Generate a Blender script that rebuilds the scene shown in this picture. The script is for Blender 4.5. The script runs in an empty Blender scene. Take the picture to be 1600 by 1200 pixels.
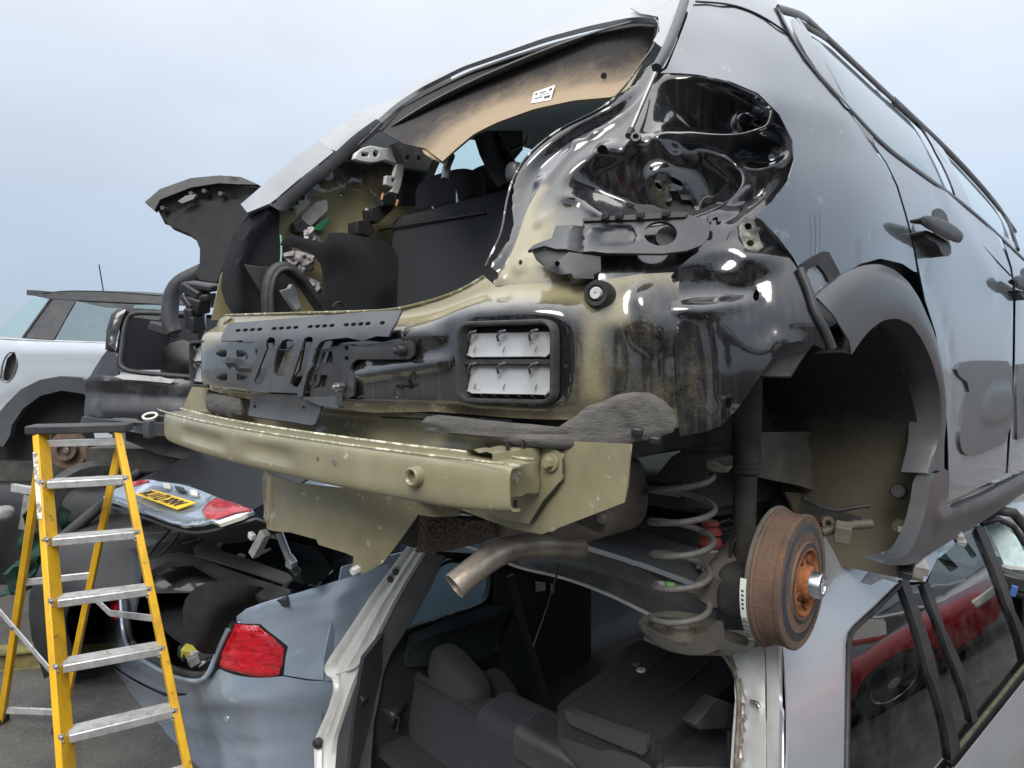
import bpy, bmesh, math, random
import numpy as np
from mathutils import Vector, Matrix
from mathutils.geometry import delaunay_2d_cdt

# ---------------------------------------------------------------- camera, sky, sun, exposure
E = 1.62                                  # eye height above the yard
CAMX, CAMY = 1.225, -1.22
FOC = 1067.0                              # focal length in pixels of a 1600 px wide picture
YAW = math.radians(44.43); PITCH = math.radians(-1.5)
sc = bpy.context.scene
col = sc.collection
cam_data = bpy.data.cameras.new('camera'); cam = bpy.data.objects.new('camera', cam_data); col.objects.link(cam)
cam.location = (CAMX, CAMY, E); cam.rotation_euler = (math.pi / 2 + PITCH, 0, YAW)
cam_data.sensor_width = 36.0; cam_data.lens = 36.0 * FOC / 1600.0
cam_data.clip_start = 0.02; cam_data.clip_end = 2000
sc.camera = cam
sc.view_settings.view_transform = 'Standard'; sc.view_settings.look = 'None'
sc.view_settings.exposure = 0.78; sc.view_settings.gamma = 1.0

SUN_EL, SUN_AZ = math.radians(42), math.radians(148)     # azimuth measured clockwise from +Y
world = bpy.data.worlds.new('World'); sc.world = world; world.use_nodes = True
wn, wl = world.node_tree.nodes, world.node_tree.links
wn.clear()
w_out = wn.new('ShaderNodeOutputWorld'); w_bg = wn.new('ShaderNodeBackground')
w_sky = wn.new('ShaderNodeTexSky'); w_sky.sky_type = 'NISHITA'; w_sky.sun_disc = False
w_sky.sun_elevation = SUN_EL; w_sky.sun_rotation = SUN_AZ
w_tc = wn.new('ShaderNodeTexCoord'); w_sep = wn.new('ShaderNodeSeparateXYZ')
wl.new(w_tc.outputs['Generated'], w_sep.inputs[0])
w_ramp = wn.new('ShaderNodeValToRGB')                    # even overcast: brighter overhead, greyer to the horizon
els = w_ramp.color_ramp.elements
els[0].position = 0.0; els[0].color = (0.245, 0.30, 0.375, 1)
els[1].position = 1.0; els[1].color = (1.55, 1.56, 1.58, 1)
for p, c in ((0.10, (0.28, 0.34, 0.42, 1)), (0.28, (0.41, 0.455, 0.52, 1)), (0.50, (0.585, 0.62, 0.67, 1)), (0.75, (1.05, 1.08, 1.12, 1))):
    e = els.new(p); e.color = c
wl.new(w_sep.outputs['Z'], w_ramp.inputs[0])
w_noise = wn.new('ShaderNodeTexNoise'); w_noise.inputs['Scale'].default_value = 1.6; w_noise.inputs['Detail'].default_value = 4
w_map = wn.new('ShaderNodeMapping'); w_map.inputs['Scale'].default_value = (1, 1, 2.6)
wl.new(w_tc.outputs['Generated'], w_map.inputs[0]); wl.new(w_map.outputs[0], w_noise.inputs['Vector'])
w_mr = wn.new('ShaderNodeMapRange'); w_mr.inputs['From Min'].default_value = 0.3; w_mr.inputs['From Max'].default_value = 0.7
w_mr.inputs['To Min'].default_value = 9.0; w_mr.inputs['To Max'].default_value = 11.0
wl.new(w_noise.outputs['Fac'], w_mr.inputs['Value'])
w_mul = wn.new('ShaderNodeVectorMath'); w_mul.operation = 'SCALE'
wl.new(w_ramp.outputs[0], w_mul.inputs[0]); wl.new(w_mr.outputs[0], w_mul.inputs['Scale'])
w_mix = wn.new('ShaderNodeMix'); w_mix.data_type = 'RGBA'; w_mix.inputs['Factor'].default_value = 0.88
wl.new(w_sky.outputs[0], w_mix.inputs['A']); wl.new(w_mul.outputs[0], w_mix.inputs['B'])
wl.new(w_mix.outputs['Result'], w_bg.inputs['Color']); w_bg.inputs['Strength'].default_value = 0.1
wl.new(w_bg.outputs[0], w_out.inputs[0])

sun_d = bpy.data.lights.new('sun', 'SUN'); sun = bpy.data.objects.new('sun', sun_d); col.objects.link(sun)
sun_d.energy = 1.5; sun_d.angle = math.radians(28); sun_d.color = (1.0, 0.96, 0.9)
sdir = Vector((math.sin(SUN_AZ) * math.cos(SUN_EL), math.cos(SUN_AZ) * math.cos(SUN_EL), math.sin(SUN_EL)))
sun.rotation_euler = sdir.to_track_quat('Z', 'Y').to_euler(); sun.location = (6, -6, 12)

# ---------------------------------------------------------------- measuring: pixel rays cut with real surfaces
ROT = np.array(cam.rotation_euler.to_matrix())
CAM = np.array([CAMX, CAMY, 0.0])          # heights (h) are measured from eye level
CROPS = {'A': (0, 360, 3), 'B': (0, 640, 2.1426), 'C': (220, 180, 2.963), 'D': (380, 0, 2.2222), 'G': (760, 100, 2.857),
         'H': (220, 440, 2.608), 'I': (600, 440, 2.728), 'J': (960, 340, 2.2231), 'K': (960, 700, 3.334), 'L': (1060, 0, 2.857),
         'M': (1360, 280, 2.727), 'N': (1200, 740, 2.6075), 'O': (480, 820, 3.1575), 'Q': (800, 860, 3.5295), 'R': (360, 640, 3.2),
         'S': (120, 700, 4), 'U': (540, 200, 5.3333), 'V': (290, 480, 4.571), 'X': (0, 660, 3), 'P': (0, 0, 1)}
def tr(c, pts):
    x0, y0, s = CROPS[c]
    return [(x0 + p[0] / s, y0 + p[1] / s) for p in pts]
def rayd(p):
    d = ROT @ np.array([(p[0] - 800) / FOC, -(p[1] - 600) / FOC, -1.0])
    return d / (d @ FWD)
FWD = ROT @ np.array([0, 0, -1.0])
def at_depth(p, d): return CAM + rayd(p) * d
TT = np.arange(0.25, 9.0, 0.01)
class Surf:
    def hit(self, p):
        r = rayd(p); P = CAM[None] + TT[:, None] * r[None]
        f = self.f(P)
        s = np.where(np.sign(f[:-1]) != np.sign(f[1:]))[0]
        if len(s) == 0: i = int(np.argmin(np.abs(f))); return P[i]
        i = s[0]; a, b = f[i], f[i + 1]; t = TT[i] + 0.01 * a / (a - b)
        return CAM + r * t
    def uv(self, p): q = self.hit(p); return self.inv(q)
class Rear(Surf):                           # rear-facing curved sheet  y = fn(x, h)
    def __init__(s, fn): s.fn = fn
    def f(s, P): return P[:, 1] - s.fn(P[:, 0], P[:, 2])
    def inv(s, q): return (q[0], q[2])
    def xyz(s, u, v, d): return np.stack([u, s.fn(u, v) - d, v], 1)
class Side(Surf):                           # side-facing curved sheet  x = fn(y, h)
    def __init__(s, fn, out=1): s.fn = fn; s.out = out
    def f(s, P): return P[:, 0] - s.fn(P[:, 1], P[:, 2])
    def inv(s, q): return (q[1], q[2])
    def xyz(s, u, v, d): return np.stack([s.fn(u, v) + s.out * d, u, v], 1)
class Top(Surf):                            # level or gently curved sheet  h = fn(x, y)
    def __init__(s, fn): s.fn = fn
    def f(s, P): return P[:, 2] - s.fn(P[:, 0], P[:, 1])
    def inv(s, q): return (q[0], q[1])
    def xyz(s, u, v, d): return np.stack([u, v, s.fn(u, v) + d], 1)
class Plane(Surf):
    def __init__(s, p0, U, V):
        s.p0 = np.array(p0, float); U = np.array(U, float); s.U = U / np.linalg.norm(U)
        V = np.array(V, float); V = V - s.U * (V @ s.U); s.V = V / np.linalg.norm(V)
        s.N = np.cross(s.U, s.V)
        if s.N @ (CAM - s.p0) < 0: s.N = -s.N
    def f(s, P): return (P - s.p0) @ s.N
    def inv(s, q): return ((q - s.p0) @ s.U, (q - s.p0) @ s.V)
    def xyz(s, u, v, d): return s.p0 + np.outer(u, s.U) + np.outer(v, s.V) + np.outer(d, s.N)
def ypl(y): return Rear(lambda x, h: y + 0 * x)
def xpl(x): return Side(lambda y, h: x + 0 * y)
def zpl(z): return Top(lambda x, y: z + 0 * x)

# ---------------------------------------------------------------- mesh helpers
OFF = {}
def thing(name, label, cat, loc, group=None):
    o = bpy.data.objects.new(name, None); col.objects.link(o)
    o.empty_display_size = 0.1
    o.location = (loc[0], loc[1], max(0, E + loc[2])); OFF[o.name] = np.array([loc[0], loc[1], o.location[2] - E])
    o['label'] = label; o['category'] = cat
    if group: o['group'] = group
    return o
def put(name, V, F, mat, parent=None, smooth=True, solid=0.0, bevel=0.0, sub=0, face=False, label=None, attr=None, offset=-1, seg=2, angle=35):
    V = np.asarray(V, float).reshape(-1, 3)
    if face and len(F):
        n = np.zeros(3); c = V.mean(0)
        for f in F[:: max(1, len(F) // 400)]:
            n += np.cross(V[f[1]] - V[f[0]], V[f[2]] - V[f[0]])
        if n @ (CAM - c) < 0: F = [tuple(reversed(f)) for f in F]
    off = np.array([0, 0, -E]) if parent is None else OFF[parent.name]
    me = bpy.data.meshes.new(name)
    me.from_pydata([tuple(v) for v in (V - off)], [], [tuple(int(i) for i in f) for f in F])
    me.validate(); me.update()
    if smooth:
        me.polygons.foreach_set('use_smooth', [True] * len(me.polygons))
        try: me.set_sharp_from_angle(angle=math.radians(angle))
        except Exception: pass
        if solid:                                  # open rims stay crisp when the sheet gets its thickness
            cnt = np.zeros(len(me.edges), np.int32); le = np.zeros(len(me.loops), np.int32); me.loops.foreach_get('edge_index', le)
            np.add.at(cnt, le, 1); sh = np.zeros(len(me.edges), bool)
            ae = me.attributes.get('sharp_edge') or me.attributes.new('sharp_edge', 'BOOLEAN', 'EDGE')
            ae.data.foreach_get('value', sh); ae.data.foreach_set('value', sh | (cnt == 1))
    if attr is not None:
        a = me.attributes.new('ov', 'FLOAT', 'POINT'); a.data.foreach_set('value', np.asarray(attr, np.float32))
    me.materials.append(mat)
    o = bpy.data.objects.new(name, me); col.objects.link(o)
    if parent is not None: o.parent = parent
    OFF[o.name] = off
    if sub:
        m = o.modifiers.new('sub', 'SUBSURF'); m.levels = sub; m.render_levels = sub
    if solid:
        m = o.modifiers.new('solid', 'SOLIDIFY'); m.thickness = solid; m.offset = offset
    if bevel:
        m = o.modifiers.new('bevel', 'BEVEL'); m.width = bevel; m.segments = seg; m.limit_method = 'ANGLE'; m.angle_limit = math.radians(40)
    if label: o['label'] = label
    return o
def sm(pts, n=2, closed=True):
    P = [np.array(p, float) for p in pts]
    for _ in range(n):
        Q = [] if closed else [P[0]]
        m = len(P)
        for i in range(m if closed else m - 1):
            a, b = P[i], P[(i + 1) % m]
            Q += [a * .75 + b * .25, a * .25 + b * .75]
        if not closed: Q.append(P[-1])
        P = Q
    return [tuple(p) for p in P]
def resample(P, n):
    P = np.asarray(P, float); L = np.r_[0, np.cumsum(np.linalg.norm(np.diff(P, axis=0), axis=1))]
    s = np.linspace(0, L[-1], n)
    return np.stack([np.interp(s, L, P[:, k]) for k in range(P.shape[1])], 1)
def inpoly(Q, poly):
    Q = np.asarray(Q, float); poly = np.asarray(poly, float); x, y = Q[:, 0], Q[:, 1]
    r = np.zeros(len(Q), bool); j = len(poly) - 1
    for i in range(len(poly)):
        xi, yi = poly[i]; xj, yj = poly[j]
        if yi != yj:
            c = ((yi > y) != (yj > y)) & (x < (xj - xi) * (y - yi) / (yj - yi) + xi); r ^= c
        j = i
    return r
def segdist(Q, P, closed):
    Q = np.asarray(Q, float); P = np.asarray(P, float); d = np.full(len(Q), 1e9)
    n = len(P)
    for i in range(n if closed else n - 1):
        a, b = P[i], P[(i + 1) % n]; ab = b - a; L = ab @ ab
        t = np.clip(((Q - a) @ ab) / L, 0, 1) if L > 0 else np.zeros(len(Q))
        d = np.minimum(d, np.linalg.norm(Q - a - t[:, None] * ab, axis=1))
    return d
def sst(x): x = np.clip(x, 0, 1); return x * x * (3 - 2 * x)
def feat_mask(Q, S, ft):
    k = ft[0]
    if k in ('poly', 'tilt'):
        P = np.array([S.uv(p) for p in sm(ft[1], 2)]); soft = ft[3]
        sd = segdist(Q, P, True); sd = np.where(inpoly(Q, P), sd, -sd)
        return sst(sd / soft + .5)
    if k == 'path':
        P = np.array([S.uv(p) for p in sm(ft[1], 2, False)]); hw, soft = ft[4], ft[3]
        return sst((hw - segdist(Q, P, False)) / soft + .5)
    if k == 'disc':
        c = np.array(S.uv(ft[1])); r, soft = ft[4], ft[3]
        return sst((r - np.linalg.norm(Q - c, axis=1)) / soft + .5)
def densify(P, step):
    out = []
    n = len(P)
    for i in range(n):
        a, b = np.array(P[i]), np.array(P[(i + 1) % n]); k = max(1, int(np.linalg.norm(b - a) / step))
        out += [tuple(a + (b - a) * j / k) for j in range(k)]
    return out
def cdt(outline, holes, step):
    loops = [densify(outline, step)] + [densify(h, step) for h in holes]
    pts, edges = [], []
    for L in loops:
        s = len(pts); pts += L; edges += [(s + i, s + (i + 1) % len(L)) for i in range(len(L))]
    A = np.array(outline); lo, hi = A.min(0), A.max(0)
    gx = np.arange(lo[0], hi[0], step); gy = np.arange(lo[1], hi[1], step * .87)
    X, Y = np.meshgrid(gx, gy); X = X + (np.arange(len(gy)) % 2)[:, None] * step * .5
    G = np.stack([X.ravel(), Y.ravel()], 1)
    if len(G):
        k = inpoly(G, outline)
        for h in holes: k &= ~inpoly(G, h)
        G = G[k]
        if len(G):
            ok = np.ones(len(G), bool)
            for L in loops: ok &= segdist(G, L, True) > step * .45
            G = G[ok]
        pts += [tuple(g) for g in G]
    r = delaunay_2d_cdt([Vector(p) for p in pts], edges, [], 0, 1e-7)
    V = np.array([(v.x, v.y) for v in r[0]]); F = [tuple(f) for f in r[2]]
    C = np.array([V[list(f)].mean(0) for f in F])
    k = inpoly(C, outline)
    for h in holes: k &= ~inpoly(C, h)
    return V, [f for f, kk in zip(F, k) if kk]
def relief(name, S, outline, mat, parent, holes=(), feats=(), step=.02, d=0.0, solid=.0015, smooth_out=0, paint=None, pbase=0.0,
           noise=None, bevel=0, label=None, dome=None, uvout=None, angle=50, relax=0):
    """pressed sheet: an outline measured in the picture, laid on the real surface S, with embossed features"""
    o_uv = uvout if uvout is not None else [S.uv(p) for p in (sm(outline, smooth_out) if smooth_out else outline)]
    h_uv = [[S.uv(p) for p in h] for h in holes]
    V, F = cdt(o_uv, h_uv, step)
    D = np.full(len(V), d, float)
    for ft in feats:
        mk = feat_mask(V, S, ft)
        if ft[0] == 'tilt': D += mk * (ft[2] + ft[4] * (V[:, 1] - np.mean([S.uv(p)[1] for p in ft[1]])))
        else: D += ft[2] * mk
    if relax:                                      # metal flows: soften the embossing between neighbouring points
        ed = np.array([(f[i], f[(i + 1) % 3]) for f in F for i in range(3)]); n_ = np.zeros(len(V)); np.add.at(n_, ed[:, 0], 1); np.add.at(n_, ed[:, 1], 1)
        for _ in range(relax):
            a_ = np.zeros(len(V)); np.add.at(a_, ed[:, 0], D[ed[:, 1]]); np.add.at(a_, ed[:, 1], D[ed[:, 0]]); D = .4 * D + .6 * a_ / np.maximum(n_, 1)
    if dome:
        sd = segdist(V, o_uv, True); q = np.clip(sd / dome[1], 0, 1); D += dome[0] * np.sqrt(np.clip(1 - (1 - q) ** 2, 0, 1))
    if noise:
        rs = np.random.RandomState(noise[2] if len(noise) > 2 else 1)
        for k in range(8):
            w = rs.randn(2) / noise[1]; D += noise[0] * .5 * np.sin(V @ w * 3 + rs.rand() * 6.3)
    at = None
    if paint is not None:
        at = np.full(len(V), pbase, float)
        for ft in paint: m = feat_mask(V, S, ft); at = at * (1 - m) + ft[2] * m
    XYZ = S.xyz(V[:, 0], V[:, 1], D)
    return put(name, XYZ, F, mat, parent, solid=solid, face=True, attr=at, bevel=bevel, label=label, angle=angle)
def slab(name, S, outline, mat, parent, thick=.01, holes=(), d=0.0, bevel=.002, smooth_out=0, label=None, step=.25):
    return relief(name, S, outline, mat, parent, holes=holes, step=step, d=d, solid=thick, bevel=bevel, smooth_out=smooth_out, label=label, angle=30)
def tube(name, path, r, mat, parent, n=8, closed=False, flat=1.0, up=None, label=None, cap=True):
    P = np.asarray(path, float); m = len(P)
    T = np.zeros_like(P)
    for i in range(m):
        a = P[(i - 1) % m] if closed or i else P[0]; b = P[(i + 1) % m] if closed or i < m - 1 else P[-1]
        t = b - a; T[i] = t / (np.linalg.norm(t) + 1e-12)
    ref = np.array(up, float) if up is not None else (np.array([0, 0, 1.0]) if abs(T[0][2]) < .9 else np.array([1.0, 0, 0]))
    V = []
    nrm = ref - T[0] * (ref @ T[0]); nrm /= np.linalg.norm(nrm)
    for i in range(m):
        if up is not None: nn = ref - T[i] * (ref @ T[i])
        else: nn = nrm - T[i] * (nrm @ T[i])
        L = np.linalg.norm(nn); nrm = nn / L if L > 1e-6 else nrm
        bn = np.cross(T[i], nrm); ri = r[i] if hasattr(r, '__len__') else r
        for k in range(n):
            a = 2 * math.pi * k / n
            V.append(P[i] + ri * (math.cos(a) * nrm * flat + math.sin(a) * bn))
    F = []
    for i in range(m if closed else m - 1):
        for k in range(n):
            a, b = i * n + k, i * n + (k + 1) % n; c, d_ = ((i + 1) % m) * n + (k + 1) % n, ((i + 1) % m) * n + k
            F.append((a, b, c, d_))
    if cap and not closed:
        F.append(tuple(range(n - 1, -1, -1))); F.append(tuple(range((m - 1) * n, m * n)))
    return put(name, V, F, mat, parent, label=label, angle=60)
def path3(S, pts, d=0.0, n=24, smooth=2):
    Q = np.array([S.uv(p) for p in (sm(pts, smooth, False) if smooth else pts)])
    return resample(S.xyz(Q[:, 0], Q[:, 1], np.full(len(Q), d)), n)
def lathe(name, prof, o, ax, mat, parent, n=48, label=None, angle=35):
    ax = np.array(ax, float); ax /= np.linalg.norm(ax); o = np.array(o, float)
    ref = np.array([0, 0, 1.0]) if abs(ax[2]) < .9 else np.array([1.0, 0, 0])
    u = ref - ax * (ref @ ax); u /= np.linalg.norm(u); v = np.cross(ax, u)
    V, F = [], []
    for r, a in prof:
        for k in range(n):
            t = 2 * math.pi * k / n; V.append(o + ax * a + max(r, 1e-4) * (math.cos(t) * u + math.sin(t) * v))
    for i in range(len(prof) - 1):
        for k in range(n):
            F.append((i * n + k, i * n + (k + 1) % n, (i + 1) * n + (k + 1) % n, (i + 1) * n + k))
    o_ = put(name, V, F, mat, parent, label=label, angle=angle)
    return o_
def box(name, c, s, mat, parent, rot=(0, 0, 0), bevel=.003, seg=2, taper=None, label=None):
    from mathutils import Euler
    R = np.array(Euler(rot).to_matrix()); V = []
    for z in (-.5, .5):
        k = (1, 1) if taper is None or z < 0 else taper
        for x, y in ((-.5, -.5), (.5, -.5), (.5, .5), (-.5, .5)):
            V.append(np.array(c) + R @ (np.array([x * k[0], y * k[1], z]) * np.array(s)))
    F = [(3, 2, 1, 0), (4, 5, 6, 7), (0, 1, 5, 4), (1, 2, 6, 5), (2, 3, 7, 6), (3, 0, 4, 7)]
    return put(name, V, F, mat, parent, bevel=bevel, seg=seg, label=label)
def cushion(name, c, s, mat, parent, rot=(0, 0, 0), r=.4, label=None):
    """rounded padded block (superellipsoid)"""
    from mathutils import Euler
    R = np.array(Euler(rot).to_matrix()); V, F = [], []
    nu, nv = 28, 16
    sp = lambda a, e: math.copysign(abs(a) ** e, a)
    for j in range(nv + 1):
        ph = -math.pi / 2 + math.pi * j / nv
        for i in range(nu):
            th = 2 * math.pi * i / nu
            p = np.array([sp(math.cos(ph), r) * sp(math.cos(th), r), sp(math.cos(ph), r) * sp(math.sin(th), r), sp(math.sin(ph), r)]) * np.array(s) / 2
            V.append(np.array(c) + R @ p)
    for j in range(nv):
        for i in range(nu): F.append((j * nu + i, j * nu + (i + 1) % nu, (j + 1) * nu + (i + 1) % nu, (j + 1) * nu + i))
    return put(name, V, F, mat, parent, angle=80, label=label)
def loft(name, rows, mat, parent, n=24, solid=0.0, label=None, smooth=2, attr=None, closed=False, angle=60, face=True, bevel=0):
    R = [resample(np.array(sm([tuple(p) for p in r], smooth, False)) if smooth else r, n) for r in rows]
    V = np.concatenate(R); F = []
    for i in range(len(R) - 1):
        for k in range(n - 1): F.append((i * n + k, i * n + k + 1, (i + 1) * n + k + 1, (i + 1) * n + k))
    return put(name, V, F, mat, parent, solid=solid, face=face, label=label, angle=angle, bevel=bevel)
def hits(S, pts): return np.array([S.hit(p) for p in pts])

# ---------------------------------------------------------------- materials
MATS = {}
def mat(name, c, rough=.5, metal=0.0, coat=0.0, c2=None, scale=8.0, lo=.4, hi=.65, bump=0.0, bscale=60.0, spec=.5, rough2=None, coat_rough=.05, stretch=None, detail=6, chip=None):
    m = bpy.data.materials.new(name); m.use_nodes = True; nt = m.node_tree; b = nt.nodes['Principled BSDF']
    b.inputs['Base Color'].default_value = (*c, 1); b.inputs['Roughness'].default_value = rough; b.inputs['Metallic'].default_value = metal
    b.inputs['Specular IOR Level'].default_value = spec
    b.inputs['Coat Weight'].default_value = coat; b.inputs['Coat Roughness'].default_value = coat_rough
    tc = nt.nodes.new('ShaderNodeTexCoord'); src = tc.outputs['Object']
    if stretch:
        mp = nt.nodes.new('ShaderNodeMapping'); mp.inputs['Scale'].default_value = stretch; nt.links.new(src, mp.inputs[0]); src = mp.outputs[0]
    if c2 is not None or rough2 is not None:
        n = nt.nodes.new('ShaderNodeTexNoise'); n.inputs['Scale'].default_value = scale; n.inputs['Detail'].default_value = detail; n.inputs['Roughness'].default_value = .65
        nt.links.new(src, n.inputs['Vector'])
        mr = nt.nodes.new('ShaderNodeMapRange'); mr.inputs['From Min'].default_value = lo; mr.inputs['From Max'].default_value = hi
        nt.links.new(n.outputs['Fac'], mr.inputs['Value'])
        if c2 is not None:
            mx = nt.nodes.new('ShaderNodeMix'); mx.data_type = 'RGBA'; mx.inputs['A'].default_value = (*c, 1); mx.inputs['B'].default_value = (*c2, 1)
            nt.links.new(mr.outputs[0], mx.inputs['Factor']); nt.links.new(mx.outputs['Result'], b.inputs['Base Color'])
        if rough2 is not None:
            m2 = nt.nodes.new('ShaderNodeMapRange'); m2.inputs['To Min'].default_value = rough; m2.inputs['To Max'].default_value = rough2
            nt.links.new(mr.outputs[0], m2.inputs['Value']); nt.links.new(m2.outputs[0], b.inputs['Roughness'])
    if chip:                                       # chips, splashes or specks: (colour, noise scale, threshold, amount)
        cn = nt.nodes.new('ShaderNodeTexNoise'); cn.inputs['Scale'].default_value = chip[1]; cn.inputs['Detail'].default_value = 8; cn.inputs['Roughness'].default_value = .7
        nt.links.new(tc.outputs['Object'], cn.inputs['Vector'])
        cm = nt.nodes.new('ShaderNodeMapRange'); cm.inputs['From Min'].default_value = chip[2]; cm.inputs['From Max'].default_value = chip[2] + .04; cm.inputs['To Max'].default_value = chip[3]
        nt.links.new(cn.outputs['Fac'], cm.inputs['Value'])
        cx = nt.nodes.new('ShaderNodeMix'); cx.data_type = 'RGBA'; cx.inputs['B'].default_value = (*chip[0], 1)
        if c2 is not None: nt.links.new(mx.outputs['Result'], cx.inputs['A'])
        else: cx.inputs['A'].default_value = (*c, 1)
        nt.links.new(cm.outputs[0], cx.inputs['Factor']); nt.links.new(cx.outputs['Result'], b.inputs['Base Color'])
    if bump:
        nb = nt.nodes.new('ShaderNodeTexNoise'); nb.inputs['Scale'].default_value = bscale; nb.inputs['Detail'].default_value = 4
        nt.links.new(src, nb.inputs['Vector'])
        bp = nt.nodes.new('ShaderNodeBump'); bp.inputs['Strength'].default_value = bump; bp.inputs['Distance'].default_value = .004
        nt.links.new(nb.outputs['Fac'], bp.inputs['Height']); nt.links.new(bp.outputs[0], b.inputs['Normal'])
    MATS[name] = m
    return m
def glass(name, tint, refl=1.0, rough=.01, dirt=0.0):
    m = bpy.data.materials.new(name); m.use_nodes = True; nt = m.node_tree; nt.nodes.clear()
    o = nt.nodes.new('ShaderNodeOutputMaterial'); t = nt.nodes.new('ShaderNodeBsdfTransparent'); t.inputs[0].default_value = (*tint, 1)
    g = nt.nodes.new('ShaderNodeBsdfGlossy'); g.inputs['Roughness'].default_value = rough; g.inputs['Color'].default_value = (refl, refl, refl, 1)
    f = nt.nodes.new('ShaderNodeFresnel'); f.inputs['IOR'].default_value = 1.62
    gm = nt.nodes.new('ShaderNodeNewGeometry'); ir = nt.nodes.new('ShaderNodeMapRange'); ir.inputs['To Min'].default_value = 1.62; ir.inputs['To Max'].default_value = 1 / 1.62
    nt.links.new(gm.outputs['Backfacing'], ir.inputs['Value']); nt.links.new(ir.outputs[0], f.inputs['IOR'])      # a thin pane: same mirror on both faces
    x = nt.nodes.new('ShaderNodeMixShader'); nt.links.new(f.outputs[0], x.inputs[0]); nt.links.new(t.outputs[0], x.inputs[1]); nt.links.new(g.outputs[0], x.inputs[2])
    src = x
    if dirt:
        dd = nt.nodes.new('ShaderNodeBsdfDiffuse'); dd.inputs[0].default_value = (.35, .38, .36, 1)
        n = nt.nodes.new('ShaderNodeTexNoise'); n.inputs['Scale'].default_value = 9; n.inputs['Detail'].default_value = 8
        mr = nt.nodes.new('ShaderNodeMapRange'); mr.inputs['From Min'].default_value = .4; mr.inputs['From Max'].default_value = .75; mr.inputs['To Max'].default_value = dirt
        nt.links.new(n.outputs['Fac'], mr.inputs['Value'])
        y = nt.nodes.new('ShaderNodeMixShader'); nt.links.new(mr.outputs[0], y.inputs[0]); nt.links.new(x.outputs[0], y.inputs[1]); nt.links.new(dd.outputs[0], y.inputs[2]); src = y
    nt.links.new(src.outputs[0], o.inputs[0]); MATS[name] = m
    return m
def overspray(name, under, over, rough_u=.36, rough_o=.14):
    """undercoat with a dark colour fogged over it; the vertex attribute says where the dark colour lies"""
    m = mat(name, under, rough_u); nt = m.node_tree; b = nt.nodes['Principled BSDF']
    tc = nt.nodes.new('ShaderNodeTexCoord')
    at = nt.nodes.new('ShaderNodeAttribute'); at.attribute_name = 'ov'
    n = nt.nodes.new('ShaderNodeTexNoise'); n.inputs['Scale'].default_value = 14; n.inputs['Detail'].default_value = 10; n.inputs['Roughness'].default_value = .75
    g = nt.nodes.new('ShaderNodeTexNoise'); g.inputs['Scale'].default_value = 900; g.inputs['Detail'].default_value = 2
    st = nt.nodes.new('ShaderNodeTexNoise'); st.inputs['Scale'].default_value = 5; st.inputs['Detail'].default_value = 6
    mp = nt.nodes.new('ShaderNodeMapping'); mp.inputs['Scale'].default_value = (22, 22, 1.2)
    L = nt.links.new
    L(tc.outputs['Object'], n.inputs['Vector']); L(tc.outputs['Object'], g.inputs['Vector']); L(tc.outputs['Object'], mp.inputs[0]); L(mp.outputs[0], st.inputs['Vector'])
    def ma(op, a, bb):
        q = nt.nodes.new('ShaderNodeMath'); q.operation = op
        for i, v in enumerate((a, bb)):
            if isinstance(v, (int, float)): q.inputs[i].default_value = v
            else: L(v, q.inputs[i])
        return q.outputs[0]
    s = ma('ADD', at.outputs['Fac'], ma('MULTIPLY', ma('SUBTRACT', n.outputs['Fac'], .5), .7))
    s = ma('ADD', s, ma('MULTIPLY', ma('SUBTRACT', g.outputs['Fac'], .5), .55))
    mr = nt.nodes.new('ShaderNodeMapRange'); mr.inputs['From Min'].default_value = .18; mr.inputs['From Max'].default_value = .82; L(s, mr.inputs['Value'])
    mx = nt.nodes.new('ShaderNodeMix'); mx.data_type = 'RGBA'; mx.inputs['A'].default_value = (*under, 1); mx.inputs['B'].default_value = (*over, 1)
    L(mr.outputs[0], mx.inputs['Factor'])
    dst = nt.nodes.new('ShaderNodeMapRange'); dst.inputs['From Min'].default_value = .5; dst.inputs['From Max'].default_value = .8; dst.inputs['To Max'].default_value = .16
    L(st.outputs['Fac'], dst.inputs['Value'])
    m2 = nt.nodes.new('ShaderNodeMix'); m2.data_type = 'RGBA'; m2.inputs['B'].default_value = (.20, .19, .16, 1)
    L(dst.outputs[0], m2.inputs['Factor']); L(mx.outputs['Result'], m2.inputs['A']); L(m2.outputs['Result'], b.inputs['Base Color'])
    r = nt.nodes.new('ShaderNodeMapRange'); r.inputs['To Min'].default_value = rough_u; r.inputs['To Max'].default_value = rough_o
    L(mr.outputs[0], r.inputs['Value'])
    r2 = ma('ADD', r.outputs[0], ma('MULTIPLY', dst.outputs[0], .8)); L(r2, b.inputs['Roughness'])
    b.inputs['Coat Weight'].default_value = .9; b.inputs['Coat Roughness'].default_value = .04; b.inputs['Coat IOR'].default_value = 1.7
    return m

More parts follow.
